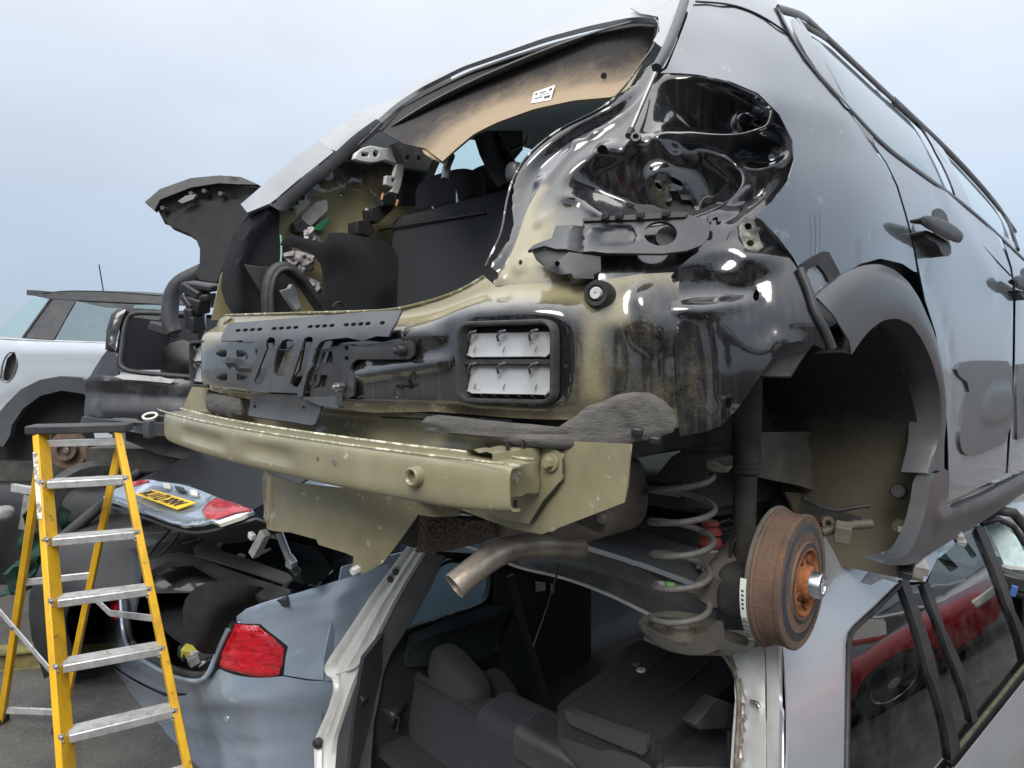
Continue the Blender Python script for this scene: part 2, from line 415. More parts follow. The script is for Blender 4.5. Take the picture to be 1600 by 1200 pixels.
KHAKI = (.28, .245, .135)
M_body = mat('black_clearcoat_dusty', (.022, .027, .034), .34, coat=1.0, c2=(.06, .07, .083), scale=3, lo=.3, hi=.8, coat_rough=.02, stretch=(1, 1, .4), spec=.6, chip=((.22, .23, .24), 22, .62, .45))
_b = M_body.node_tree.nodes['Principled BSDF']; _b.inputs['Sheen Weight'].default_value = .10; _b.inputs['Sheen Roughness'].default_value = .35; _b.inputs['Sheen Tint'].default_value = (.9, .95, 1, 1); _b.inputs['Coat IOR'].default_value = 2.4; _b.inputs['Coat Tint'].default_value = (.93, .97, 1, 1)
M_gloss = mat('black_clearcoat_clean', (.008, .009, .012), .15, coat=1.0, coat_rough=.03, c2=(.03, .03, .03), scale=12, lo=.5, hi=.8)
M_ov = overspray('khaki_with_black_overspray', KHAKI, (.012, .012, .013))
M_khaki = mat('khaki_undercoat', (.30, .272, .165), .36, coat=.35, c2=(.15, .135, .085), scale=4, bump=.07, bscale=420, lo=.35, hi=.75, chip=((.52, .50, .40), 30, .615, .75), detail=10)
M_hous = overspray('khaki_with_painted_shade', (.12, .103, .07), (.012, .012, .012), .6, .75)  # black upper part paints in the shade inside the wheel arch
M_hous.node_tree.nodes['Principled BSDF'].inputs['Coat Weight'].default_value = 0
M_khakid = mat('khaki_undercoat_dirty', (.13, .12, .075), .6, c2=(.05, .045, .032), scale=7, bump=.15, bscale=120)
M_white = mat('white_roof_paint', (.29, .305, .31), .35, coat=.3, c2=(.20, .19, .165), scale=6, lo=.55, hi=.85)
M_plast = mat('black_plastic_grained', (.028, .03, .033), .48, c2=(.05, .05, .05), scale=10, bump=.06, bscale=700)
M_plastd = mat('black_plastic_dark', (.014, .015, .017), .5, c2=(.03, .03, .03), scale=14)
M_plastg = mat('grey_plastic_bracket', (.075, .08, .086), .38, c2=(.05, .052, .055), scale=9, bump=.05, bscale=300)
M_clad = mat('grey_black_cladding', (.062, .067, .072), .36, c2=(.085, .088, .09), scale=5, lo=.4, hi=.8, bump=.08, bscale=900)
M_rubber = mat('black_rubber', (.018, .018, .019), .55, c2=(.04, .04, .038), scale=30)
M_flap = mat('grey_vent_rubber', (.34, .355, .37), .6, c2=(.20, .20, .19), scale=16, lo=.42, hi=.75, stretch=(1, 1, .3), chip=((.16, .14, .11), 30, .62, .6))
M_seal = mat('grey_seam_putty', (.11, .103, .095), .7, c2=(.065, .06, .055), scale=30, bump=.35, bscale=110, stretch=(1, 1, 3.5))
M_steel = mat('bare_steel', (.5, .5, .5), .35, metal=1, c2=(.32, .30, .28), scale=20)
M_zinc = mat('zinc_cap', (.62, .68, .72), .32, metal=1)
M_rust = mat('brown_surface_rust', (.15, .092, .062), .8, c2=(.075, .056, .044), scale=14, bump=.5, bscale=220, detail=10, chip=((.25, .10, .04), 40, .60, .6))
M_rusto = mat('orange_rust', (.36, .12, .035), .85, c2=(.13, .05, .024), scale=32, bump=.7, bscale=170, lo=.35, hi=.65)
M_rustring = mat('blued_worn_steel', (.04, .045, .055), .5, c2=(.10, .07, .05), scale=30, lo=.5, hi=.8, bump=.2, bscale=200)
M_under = mat('dirty_underbody', (.10, .093, .08), .7, c2=(.18, .16, .13), scale=8, bump=.3, bscale=90)
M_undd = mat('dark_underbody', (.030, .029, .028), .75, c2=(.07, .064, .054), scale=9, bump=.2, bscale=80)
M_spring = mat('dirty_spring_steel', (.13, .13, .128), .5, c2=(.20, .185, .165), scale=35, bump=.2, bscale=200)
M_pipe = mat('tailpipe_steel', (.42, .37, .31), .40, metal=.6, c2=(.22, .17, .13), scale=10, bump=.15, bscale=150)
M_muff = mat('muffler_steel', (.22, .185, .15), .6, metal=.2, c2=(.12, .10, .08), scale=7, bump=.3, bscale=260)
M_fab = mat('charcoal_seat_cloth', (.022, .024, .028), .9, c2=(.034, .036, .04), scale=300, bump=.3, bscale=900)
M_carpet = mat('black_boot_carpet', (.016, .017, .02), .95, c2=(.026, .027, .03), scale=200, bump=.5, bscale=700)
M_tan = mat('tan_headliner_felt', (.36, .26, .16), .95, c2=(.27, .19, .12), scale=40, bump=.3, bscale=400)
M_liner = overspray('tan_felt_with_dark_top', (.33, .25, .165), (.030, .027, .026), .95, .95)
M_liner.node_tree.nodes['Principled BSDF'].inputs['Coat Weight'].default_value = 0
M_felt = mat('grey_brown_headliner_felt', (.085, .075, .07), .95, c2=(.055, .05, .048), scale=30, bump=.3, bscale=300)
M_wplast = mat('white_plastic', (.62, .63, .62), .45, c2=(.42, .42, .40), scale=20)
M_gplast = mat('pale_grey_plastic', (.30, .29, .28), .5, c2=(.18, .17, .165), scale=20)
M_foil = mat('crinkled_foil_wool', (.45, .42, .40), .5, c2=(.2, .19, .19), scale=40, bump=.9, bscale=60)
M_green = mat('green_circuit_board', (.02, .16, .07), .4)
M_glass = glass('tinted_window_glass', (.32, .40, .40), dirt=.10)
M_glassg = glass('pale_green_glass', (.68, .86, .85), dirt=.04)
M_glassd = glass('dark_privacy_glass', (.10, .12, .12), dirt=.05)
M_red = mat('red_lamp_plastic', (.52, .010, .02), .14, coat=1.0, c2=(.26, .006, .012), scale=30, stretch=(1, 1, 2.5))
_n = M_red.node_tree; _v = _n.nodes.new('ShaderNodeTexVoronoi'); _v.inputs['Scale'].default_value = 150; _t = _n.nodes.new('ShaderNodeTexCoord'); _p = _n.nodes.new('ShaderNodeBump'); _p.inputs['Strength'].default_value = .35; _p.inputs['Distance'].default_value = .004
_n.links.new(_t.outputs['Object'], _v.inputs['Vector']); _n.links.new(_v.outputs['Distance'], _p.inputs['Height']); _n.links.new(_p.outputs[0], _n.nodes['Principled BSDF'].inputs['Normal'])
M_redp = mat('red_paint', (.42, .02, .03), .25, coat=.8)
M_silver = mat('silver_grey_paint', (.50, .53, .56), .32, metal=.45, coat=.8, c2=(.44, .46, .48), scale=4, lo=.4, hi=.8)
M_jamb = mat('silver_jamb_paint_dirty', (.56, .56, .54), .4, metal=.15, c2=(.30, .29, .27), scale=9, lo=.5, hi=.85, stretch=(1, 1, .4))
M_blue = mat('ice_blue_paint', (.38, .46, .56), .26, metal=.5, coat=1.0, c2=(.34, .42, .52), scale=3, chip=((.5, .55, .6), 20, .68, .3))
M_yell = mat('yellow_fibreglass', (.76, .43, .012), .40, c2=(.42, .22, .015), scale=14, lo=.42, hi=.8, bump=.2, bscale=90, stretch=(1, 1, .3), chip=((.10, .07, .03), 26, .62, .75))
M_alu = mat('worn_aluminium', (.62, .63, .64), .42, metal=.6, c2=(.40, .38, .35), scale=22, lo=.42, hi=.75, bump=.15, bscale=160, chip=((.20, .18, .14), 40, .60, .6))
M_mini = mat('pale_silver_mini_paint', (.48, .52, .56), .25, metal=.2, coat=.8)
M_pyell = mat('yellow_plate', (.80, .50, .01), .4)
M_ink = mat('black_ink', (.015, .015, .015), .5)
M_lens = mat('clear_lamp_lens', (.75, .75, .64), .2, coat=.5)
M_sticker = mat('white_paper_label', (.72, .72, .70), .5)
M_net = mat('dark_green_tarpaulin', (.008, .045, .032), .8, c2=(.004, .018, .014), scale=25, bump=.6, bscale=60)
M_rail = mat('mossy_yellow_rail', (.20, .17, .05), .7, c2=(.08, .075, .05), scale=12, bump=.3, bscale=60)

# ================================================================ the ground
M_asph = mat('gritty_asphalt', (.055, .054, .052), .8, c2=(.11, .105, .095), scale=3, bump=.9, bscale=70, rough2=.45, lo=.35, hi=.7, chip=((.22, .21, .19), 90, .585, .6))
gv, gf = [], []
edges_ = [-400, -60, -20, -10, -6, -3, 0, 3, 6, 10, 20, 60, 400]
for yy in edges_:
    for xx in edges_: gv.append((xx, yy, -E + (0.012 * math.sin(xx * 1.3 + yy) if abs(xx) < 15 and abs(yy) < 15 else 0)))
ng = len(edges_)
for j in range(ng - 1):
    for i in range(ng - 1): gf.append((j * ng + i, j * ng + i + 1, (j + 1) * ng + i + 1, (j + 1) * ng + i))
g_ = put('ground', gv, gf, M_asph); g_['kind'] = 'structure'; g_['label'] = 'dark gritty asphalt of the breaker yard'

# ================================================================ black hatchback (rear stripped), on top of the silver estate
c3 = thing('hatchback_car', 'black hatchback stripped of tailgate and bumper, stacked on the silver estate', 'car', (0, 0.6, -.39))
def yo(h): return -.525 + .455 * (np.clip(h - .06, 0, None) / .62) ** 1.3
def yr(x, h):
    a = np.abs(x); s = (a - .58) / .03
    return yo(h) + .05 * a * a + .03 * np.where(s > 30, s, np.log1p(np.exp(np.clip(s, -40, 30)))) * 1.0
def xs(y, h):
    s = np.clip(h - .22, 0, None); b = np.clip(-.15 - h, 0, None); q = np.clip(.1 - y, 0, None); f = np.clip(y - 1.0, 0, None)
    return .865 - .45 * q * q - .84 * s * s - .25 * b * b - .03 * f * f
RE = Rear(yr); SD = Side(xs)

# --- pressed rear panel with its overspray
top_edge = [(343, 493), (400, 491), (480, 489), (560, 487), (610, 485), (645, 478), (690, 466), (730, 449), (757, 432)]
bulge = tr('I', [(30, 200), (250, 165), (390, 98), (560, 85), (850, 85), (918, 140), (938, 250), (938, 430), (905, 545), (850, 582), (300, 548), (0, 545)]) + [(480, 630), (380, 616), (300, 600), (296, 528), (306, 514), (345, 514), (480, 517)]
rear_feats = [
    ('poly', bulge, .036, .028),
    ('poly', tr('I', [(425, 180), (470, 165), (790, 165), (838, 200), (838, 490), (800, 525), (450, 520), (425, 490)]), -.010, .010),
    ('poly', tr('I', [(155, 225), (190, 200), (300, 205), (335, 235), (320, 262), (170, 262)]), .012, .014),
    ('path', [(577, 588), (640, 578), (724, 566)], .014, .010, .007),
    ('path', tr('I', [(640, 30), (760, 20), (880, 30)]), .004, .01, .03),
    ('disc', tr('I', [(595, 45)])[0], -.002, .004, .005), ('disc', tr('I', [(725, 45)])[0], -.002, .004, .006),
    ('path', tr('I', [(128, 470), (118, 440), (140, 420)]), .005, .005, .004),
    ('path', [(345, 503), (480, 499), (612, 495), (700, 480), (760, 455)], -.006, .012, .006),
    ('poly', tr('I', [(1060, 70), (1110, 20), (1200, 20), (1210, 110), (1268, 205), (1240, 245), (1160, 268), (1090, 250)]), .010, .010),
    ('path', tr('I', [(1115, 60), (1130, 100), (1190, 160), (1195, 260)]), .010, .009, .005),
    ('path', tr('I', [(1195, 270), (1195, 400), (1195, 500)]), .008, .008, .005),
    ('disc', tr('I', [(975, 240)])[0], -.002, .003, .004), ('disc', tr('I', [(970, 320)])[0], -.002, .003, .004), ('disc', tr('I', [(1030, 110)])[0], -.002, .003, .004),
]
rear_paint = [
    ('poly', tr('I', [(-90, 230), (100, 215), (260, 190), (400, 110), (560, 95), (850, 95), (905, 140), (915, 260), (905, 420), (880, 500), (820, 545), (300, 530), (-90, 530)]) + [(470, 620), (330, 600), (330, 540), (470, 525)], 1.0, .04),
    ('poly', tr('I', [(300, 470), (830, 470), (900, 560), (300, 560)]), .72, .06),
    ('poly', tr('I', [(945, 90), (1000, 10), (1300, 10), (1320, 480), (1240, 520), (1000, 540), (935, 540), (930, 300)]), .82, .03), ('poly', tr('I', [(1050, 10), (1300, 10), (1320, 420), (1240, 480), (1090, 420), (1060, 250)]), .84, .06),
    ('poly', tr('I', [(1080, 420), (1300, 420), (1300, 700), (1000, 700)]), .76, .06),
    ('path', tr('I', [(928, 180), (928, 480)]), .2, .014, .004),
    ('path', tr('I', [(960, 60), (1000, 90), (985, 150)]), .1, .03, .010),
]
vent_hole = tr('I', [(450, 215), (480, 190), (780, 190), (805, 215), (805, 470), (780, 500), (460, 498), (440, 470)])
relief('rear_panel', RE, top_edge + [(774, 447), (860, 443), (956, 436), (1000, 428), (1062, 425), (1066, 520), (1064, 600), (1060, 668), (1000, 672), (930, 655), (820, 652), (700, 642), (600, 644), (480, 634), (380, 621), (300, 606), (291, 560), (293, 520), (305, 505), (328, 498)],
       M_ov, c3, holes=[vent_hole, tr('I', [(122, 465), (134, 458), (144, 470), (142, 490), (130, 494), (122, 482)])], feats=rear_feats, step=.0062, relax=4, paint=rear_paint, pbase=.16)

# --- lamp recess, pillar jamb and corner pressing
G = lambda *p: tr('G', p)
flange = G((0, 905), (30, 840), (62, 780), (78, 720), (95, 600), (130, 490), (200, 390), (330, 290), (460, 230), (550, 180), (640, 80), (690, 0)) + [(1020, 78), (1028, 55), (1031, 38), (1024, 29)]
lamp_out = flange + [(1050, 8), (1076, -6), (1084, -6), (1075, 25), (1062, 60), (1047, 105)] + G((820, 50), (920, 52), (1070, 82), (1200, 138), (1310, 230), (1372, 340), (1382, 425), (1350, 530), (1280, 630), (1195, 700), (1160, 790), (1000, 862), (700, 935), (560, 962), (300, 978), (40, 993))
lamp_feats = [
    ('path', G((45, 900), (105, 760), (130, 620), (168, 505), (240, 415), (365, 325), (490, 262), (585, 205), (665, 110), (720, 15)) + [(1030, 70)], -.030, .020, .016),
    ('path', G((70, 960), (150, 760), (225, 600), (300, 485), (400, 370), (500, 310)), .010, .014, .006),
    ('path', G((500, 300), (590, 250), (680, 150), (750, 40)), .010, .016, .008),
    ('tilt', G((345, 560), (400, 465), (500, 410), (640, 385), (700, 335), (780, 318), (890, 335), (1010, 405), (1100, 475), (1085, 555), (1000, 612), (850, 662), (700, 682), (560, 664), (440, 605)), -.050, .026, 1.0),
    ('poly', G((615, 560), (635, 485), (700, 440), (780, 430), (850, 470), (868, 560), (840, 650), (740, 682), (650, 650)), .012, .012),
    ('tilt', G((778, 66), (900, 60), (1060, 92), (1180, 145), (1240, 215), (1170, 280), (1050, 288), (900, 270), (790, 277), (768, 200)), -.056, .018, .8),
    ('disc', G((1115, 222))[0], .042, .020, .018),
    ('poly', G((1118, 395), (1200, 345), (1290, 360), (1305, 410), (1225, 455), (1140, 445)), -.028, .014),
    ('path', G((825, 335), (850, 395)), .016, .012, .014), ('path', G((828, 345), (845, 385)), -.010, .008, .006),
    ('disc', G((530, 385))[0], .012, .010, .015), ('disc', G((660, 358))[0], .016, .006, .008),
    ('path', G((1210, 250), (1312, 305), (1330, 385), (1280, 490), (1180, 605), (1080, 690)), -.012, .012, .005),
    ('path', G((1235, 300), (1290, 300), (1310, 340)), -.008, .007, .004),
    ('path', G((1245, 510), (1290, 470)), .008, .010, .006), ('path', G((1085, 630), (1180, 582)), -.014, .010, .006),
    ('poly', G((322, 610), (370, 590), (450, 655), (520, 712), (400, 745), (350, 790), (325, 700)), -.034, .018),
    ('disc', G((165, 890))[0], .005, .006, .016), ('disc', G((245, 700))[0], .006, .008, .010),
    ('disc', G((410, 345))[0], .016, .014, .008), ('disc', G((240, 525))[0], .016, .014, .008),
]
key_hole = G((680, 582), (722, 572), (724, 537), (766, 537), (770, 570), (806, 572), (806, 622), (688, 642), (678, 632))
def circ(c, r, n=14, ry=None): return [(c[0] + r * math.cos(2 * math.pi * i / n), c[1] + (ry or r) * math.sin(2 * math.pi * i / n)) for i in range(n)]
lamp_holes = [key_hole, G(*circ((690, 517), 13)), G((762, 490), (780, 484), (806, 500), (804, 516), (786, 518), (764, 506)), G(*circ((530, 385), 26, ry=20)), G(*circ((1241, 398), 17)), G(*circ((162, 887), 9, 8, 12)), G(*circ((660, 357), 13, 8, 10))]
lamp_paint = [('poly', G((-30, 1020), (30, 800), (90, 620), (260, 620), (330, 760), (420, 860), (420, 1010)), .10, .09),
              ('path', G((60, 960), (140, 770), (215, 620), (260, 560)), .05, .03, .006),
              ('path', G((40, 880), (110, 700), (140, 560), (250, 410), (480, 262), (640, 140)), 1.0, .02, .014),
              ('disc', G((690, 540))[0], .72, .03, .02), ('disc', G((660, 600))[0], .7, .03, .015)]
lamp_panel = relief('tail_lamp_recess', RE, lamp_out, M_ov, c3, holes=lamp_holes, feats=lamp_feats, step=.0040, relax=4, paint=lamp_paint, pbase=1.0,
       label='glossy black pressed recess where the tail lamp was')
relief('corner_backing', RE, J((300, 60), (440, 0), (512, -10), (560, 30), (680, 200), (760, 420), (700, 430), (560, 420), (400, 300)), M_plastd, c3, d=-.05, step=.05) if False else 0
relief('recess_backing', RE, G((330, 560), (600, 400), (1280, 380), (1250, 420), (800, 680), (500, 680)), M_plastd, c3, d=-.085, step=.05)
# chipped sealant along the flange edge
for i, (a, b) in enumerate([(0, 5), (6, 8), (9, 11)]):
    pass
tube('flange_edge', path3(RE, flange, d=.002, n=60), .0022, M_wplast if False else mat('chipped_flange_edge', (.03, .03, .03), .3, coat=.6, c2=(.7, .7, .68), scale=38, lo=.56, hi=.60), c3, n=6)
tube('flange_edge', path3(RE, top_edge, d=.001, n=60), .0028, mat('chipped_khaki_edge', (.20, .18, .10), .4, c2=(.62, .60, .52), scale=60, lo=.55, hi=.62), c3, n=6)
# gas strut stub on the jamb
strut_a = RE.hit(G((770, 75))[0]) + np.array([.012, -.03, 0]); strut_b = RE.hit(G((672, 322))[0]) + np.array([.01, -.03, 0])
tube('gas_strut_rod', np.array([strut_a, strut_b]), .0032, M_steel, c3, n=10)
tube('gas_strut_socket', np.array([strut_b, strut_b + (strut_b - strut_a) * .10]), .006, M_plast, c3, n=10)
bush = RE.hit(G((660, 357))[0])
lathe('strut_ball_socket', [(.0, -.004), (.009, -.004), (.0095, .004), (.0075, .010), (.0045, .010), (.0042, .002), (0, .002)], bush + np.array([.014, -.018, 0]), (.6, -.75, .1), M_plastg, c3, n=20)
# rubber-capped hatch stop roll near pillar top
tube('hatch_seal_strip', path3(RE, [(1078, 8), (1068, 40), (1052, 82), (1036, 112)], d=.02, n=16), .009, M_clad, c3, n=10)

# --- plastic lamp bracket
bk = relief('lamp_bracket', RE, G((398, 742), (490, 738), (540, 712), (700, 706), (960, 690), (1048, 715), (1066, 735), (1060, 790), (1030, 826), (965, 850), (860, 862), (622, 860), (560, 852), (497, 856), (440, 842), (400, 842), (350, 828), (300, 842), (276, 850), (300, 826), (380, 795)),
       M_plastg, c3, holes=[G(*circ((852, 775), 72, 22, 53))], feats=[('poly', G((575, 748), (730, 742), (738, 800), (720, 822), (560, 826), (560, 800)), -.010, .006), ('poly', G((480, 736), (505, 730), (500, 860), (470, 860)), -.02, .008), ('path', G((560, 765), (570, 745), (730, 742)), .004, .004, .002)], step=.005, d=.045, solid=.006, bevel=0, angle=30)
hc = RE.hit(G((852, 775))[0])
relief('bracket_socket', RE, G(*circ((846, 778), 70, 20, 52)), M_plastd, bk, d=.012, step=.03)
relief('bracket_top_rail', RE, G((530, 712), (700, 700), (965, 684), (985, 690), (970, 706), (760, 718), (535, 724)), M_plastd, bk, d=.052, step=.02, solid=.012)
for cx in (640, 700, 790, 900): box('clip', RE.hit(G((cx, 712 - (cx - 600) * .05))[0]) + np.array([0, -.06, 0]), (.012, .006, .008), M_plastd, bk, bevel=.001)
relief('bracket_hook', RE, G((1050, 690), (1090, 682), (1108, 695), (1108, 720), (1092, 722), (1090, 700), (1070, 706), (1066, 725), (1050, 722)), M_plastg, bk, d=.04, solid=.008, step=.05)
relief('bracket_arm', RE, G((275, 850), (350, 832), (445, 845), (455, 855), (575, 872), (578, 935), (545, 950), (548, 968), (480, 970), (472, 948), (395, 952), (345, 925), (310, 880)), M_plast, bk, d=.035, solid=.02, step=.02,
       feats=[('path', G((470, 850), (478, 960)), .012, .006, .005), ('path', G((360, 880), (400, 905)), .008, .01, .012)], holes=[G(*circ((402, 905), 12, 10))])
bc = RE.hit(G((519, 1030))[0]); bn = (.25, -.96, 0)
lathe('bracket_bush', [(.010, .020), (.012, .026), (.0175, .026), (.019, .021), (.019, .0), (.017, -.01)], bc, bn, M_rubber, bk, n=32)
lathe('bush_well', [(0, .014), (.012, .014), (.0125, .024)], bc, bn, M_plastd, bk, n=24)
lathe('white_plug', [(0, .026), (.0015, .026), (.002, .028), (.0078, .028), (.009, .025), (.009, .01)], bc, bn, M_wplast, bk, n=24)

# --- lower corner extension of the quarter panel, glossy black
J = lambda *p: tr('J', p)
ext_feats = [('poly', J((225, 305), (260, 290), (450, 283), (456, 302), (350, 342), (245, 332)), .016, .010),
             ('poly', J((215, 200), (450, 200), (460, 290), (220, 310)), -.016, .018),
             ('path', J((200, 180), (300, 140), (410, 105), (500, 150)), .012, .016, .010),
             ('path', J((440, 200), (470, 170), (530, 160)), .010, .014, .012),
             ('path', J((345, 340), (370, 480), (375, 600), (385, 690)), .006, .02, .004),
             ('path', J((560, 400), (600, 440)), .010, .012, .008), ('path', J((470, 210), (480, 330), (530, 400)), -.012, .02, .014),
             ('path', J((455, 30), (480, 90), (510, 120)), .012, .012, .014),
             ('poly', J((390, 180), (450, 175), (440, 215), (370, 215)), .008, .010)]
relief('quarter_extension', RE, J((205, 205), (300, 130), (410, 80), (440, 25), (470, -8), (512, 5), (545, 50), (600, 120), (660, 205), (690, 262), (705, 330), (745, 400), (765, 450), (740, 462), (700, 440), (650, 428), (600, 440), (578, 455), (560, 480), (500, 570), (430, 670), (380, 722), (300, 748), (235, 758), (225, 600), (215, 400)),
       M_ov, c3, holes=[J(*circ((487, 268), 14, 12, 21)), J(*circ((405, 643), 10, 12, 19)), J(*circ((490, 38), 17, 12, 15)), J(*circ((498, 95), 16, 12, 14))],
       feats=ext_feats, step=.0055, relax=5, d=.006, paint=[('poly', J((205, 300), (330, 420), (370, 640), (360, 760), (200, 790)), .74, .10), ('poly', J((345, 340), (460, 300), (560, 450), (420, 680), (380, 640)), 1.0, .03)], pbase=1.0, label='glossy black torn lower corner behind the wheel arch')
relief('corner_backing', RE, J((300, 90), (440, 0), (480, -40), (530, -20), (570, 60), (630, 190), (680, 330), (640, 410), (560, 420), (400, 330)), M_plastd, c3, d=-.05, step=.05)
relief('corner_tab', RE, J((458, 30), (480, 5), (512, 20), (540, 110), (520, 128), (480, 112), (462, 70)), mat('scuffed_black_tab', (.05, .05, .045), .4, c2=(.30, .29, .24), scale=25, lo=.5, hi=.62), c3,
       holes=[J(*circ((490, 40), 14, 12, 13)), J(*circ((498, 96), 13, 12, 11))], d=.024, step=.01, solid=.003)
tube('corner_fold', path3(RE, J((655, 180), (690, 262), (708, 330), (748, 400), (768, 455)), d=.012, n=20), .006, M_plast, c3)

# --- thick seam putty
I = lambda *p: tr('I', p)
relief('seam_putty', RE, I((240, 595), (262, 570), (310, 562), (560, 588), (700, 600), (820, 612), (880, 570), (905, 530), (960, 505), (1010, 480), (1080, 470), (1140, 472), (1200, 502), (1245, 550), (1258, 600), (1240, 640), (1180, 665), (1090, 680), (1000, 702), (900, 706), (760, 700), (640, 682), (560, 660), (420, 652), (330, 636), (290, 645), (255, 630)),
       M_seal, c3, feats=[('path', I((920, 540), (1000, 520), (1080, 560), (1100, 640)), .004, .008, .003), ('path', I((980, 505), (1080, 510), (1150, 560), (1160, 640)), .004, .008, .003), ('path', I((1060, 480), (1160, 500), (1215, 570), (1200, 650)), .004, .008, .003),
       ('poly', I((150, 500), (900, 480), (960, 640), (980, 760), (150, 740)), .032, .05), ('path', I((250, 610), (500, 625), (840, 650), (1180, 615)), -.004, .006, .002), ('path', I((340, 620), (700, 670), (980, 690)), .004, .02, .006)], step=.006, d=.006, dome=(.005, .03), solid=.03, noise=(.0008, .05))
for px in ((1092, 632), (1165, 668)): box('putty_clip', RE.hit(I(px)[0]) + np.array([.01, -.022, 0]), (.016, .012, .012), M_plastd, c3, rot=(.2, .1, .5))

# --- lower inner panel behind the crash beam and its right-hand mounting plate
RL = ypl(-.492)
lowp = relief('lower_rear_panel', RL, [(284, 640), (300, 604), (420, 610), (600, 638), (760, 664), (900, 690), (986, 694), (980, 760), (976, 785), (846, 835), (800, 826), (760, 812), (690, 785), (640, 772), (500, 742), (404, 716), (340, 690), (284, 664)],
       M_khaki, c3, feats=[('path', I((10, 575), (240, 590), (440, 610)), .004, .006, .004), ('path', tr('R', [(570, 105), (610, 92), (640, 130), (650, 160)]), .006, .006, .004), ('path', tr('R', [(420, 150), (460, 105), (500, 150)]), .008, .008, .004), ('path', tr('R', [(950, 205), (1100, 215), (1200, 235)]), .006, .008, .006)], step=.012, solid=.003)
relief('beam_flange', RL, I((430, 700), (460, 685), (560, 682), (740, 706), (778, 735), (780, 835), (700, 930), (640, 1027), (540, 1012), (470, 990), (430, 900)), M_khaki, c3, d=.010, step=.03, solid=.004, feats=[('path', I((430, 700), (460, 690), (740, 712), (772, 740), (774, 830), (640, 1016)), .002, .004, .004)])
tube('flange_seam', path3(RL, I((640, 1027), (700, 930), (780, 835), (778, 735), (740, 706), (560, 682)), d=.008, n=30), .0022, M_undd, c3, n=6)
tube('panel_joint', path3(RL, I((0, 577), (240, 590), (420, 602), (560, 618)), d=.005, n=20), .0014, M_undd, c3, n=5)
for q in ((455, 727), (735, 766)):
    bp_ = RL.hit(I(q)[0]) + np.array([0, -.012, 0])
    bo = lathe('flange_bolt', [(0, .012), (.0075, .012), (.0085, .010), (.0085, .002)], bp_, (0, -1, 0), M_khaki, c3, n=6)
    lathe('washer', [(.006, .003), (.013, .003), (.0135, 0)], bp_, (0, -1, 0), M_khaki, bo, n=24)
# --- spare wheel well under the panel
WW = Rear(lambda x, h: -.55 + .8 * (x + .02) ** 2)
H = lambda *p: tr('H', p)
well = relief('spare_wheel_well', WW, H((472, 770), (480, 800), (488, 880), (496, 960), (512, 1005), (560, 1018), (612, 1022), (660, 1035), (715, 1050), (725, 1072), (800, 1095), (872, 1118), (868, 1145), (855, 1170), (858, 1188), (885, 1196), (930, 1180), (985, 1148), (1060, 1050), (1130, 950), (1200, 960), (1300, 955), (1300, 860)),
       M_khaki, c3, step=.015, solid=.004, feats=[('path', H((500, 800), (505, 990)), .010, .02, .008), ('path', H((870, 1130), (960, 1140)), .005, .008, .006), ('path', H((620, 940), (900, 1010)), .003, .05, .03)])
nb_ = WW.hit(H((885, 1170))[0])
lathe('drain_plug', [(0, .014), (.007, .014), (.008, .010), (.008, -.002)], nb_, (.1, -.95, -.2), M_wplast, well, n=6)
tb = WW.hit(tr('R', [(165, 615)])[0])
box('hanger_tab', tb + np.array([-.02, .0, -.03]), (.022, .02, .075), M_gplast, well, rot=(0, .65, .2), bevel=.002)
box('tab_clip', tb + np.array([-.035, -.012, -.012]), (.02, .012, .015), M_wplast, well, rot=(0, .3, 0), bevel=.002)

# --- crash beam: C-shaped pressing swept along a gentle bow
def beam_y(x): return -.665 + .13 * x * x
bx = np.linspace(-.65, .615, 44)
def bh(x): return -.152 - .012 * (x > 5) - .010 * x
prof = [(.058, .033), (.052, .037), (.004, .034), (.0, .029), (-.002, .016), (.004, .008), (.004, -.010), (-.002, -.018), (0, -.030), (.006, -.036), (.03, -.036)]
BV, BF = [], []
for i, x in enumerate(bx):
    e = max(0, (abs(x) - .50) / .13)
    for (dy, dh) in prof:
        sc_ = 1 - .18 * e * e
        rib = 0.0
        if dy == .004 and abs(dh) < .02:
            k = abs(((x + .06) % .36) - .18); rib = .007 * float(sst(np.array((.145 - k) / .03))) * (1 if -.45 < x < .16 else 0)
            dd = rib - .002
        else: dd = dy
        BV.append((x, beam_y(x) + dd + .02 * e * e, bh(x) + dh * sc_))
npf = len(prof)
for i in range(len(bx) - 1):
    for k in range(npf - 1): BF.append((i * npf + k, i * npf + k + 1, (i + 1) * npf + k + 1, (i + 1) * npf + k))
beam = put('crash_beam', BV, BF, M_khaki, c3, solid=.003, face=True, angle=50, sub=1)
tube('beam_edge', np.array([(x, beam_y(x) + .060, bh(x) + .0345) for x in bx]), .0022, mat('scuffed_beam_edge', (.3, .28, .17), .4, c2=(.75, .73, .62), scale=50, lo=.48, hi=.6), beam, n=6)
tube('beam_edge', np.array([(x, beam_y(x) + .0035, bh(x) + .0345) for x in bx]), .0016, MATS['scuffed_beam_edge'], beam, n=6)
te = np.array([.47, beam_y(.47) - .001, bh(.47) + .004])
lathe('tow_eye_socket', [(.0085, -.01), (.0085, .010), (.011, .013), (.0135, .011), (.015, .0), (.02, -.002)], te, (.05, -1, 0), M_khaki, beam, n=28)
lathe('socket_bore', [(0, -.004), (.0086, -.004)], te, (.05, -1, 0), M_plastd, beam, n=20)
for x_, r_ in ((.285, .0055), (.24, .0035)):
    lathe('beam_hole', [(0, .0012), (r_, .0012), (r_ + .001, 0)], (x_, beam_y(x_) - .0015, bh(x_) + .006), (0, -1, 0), M_under, beam, n=16)
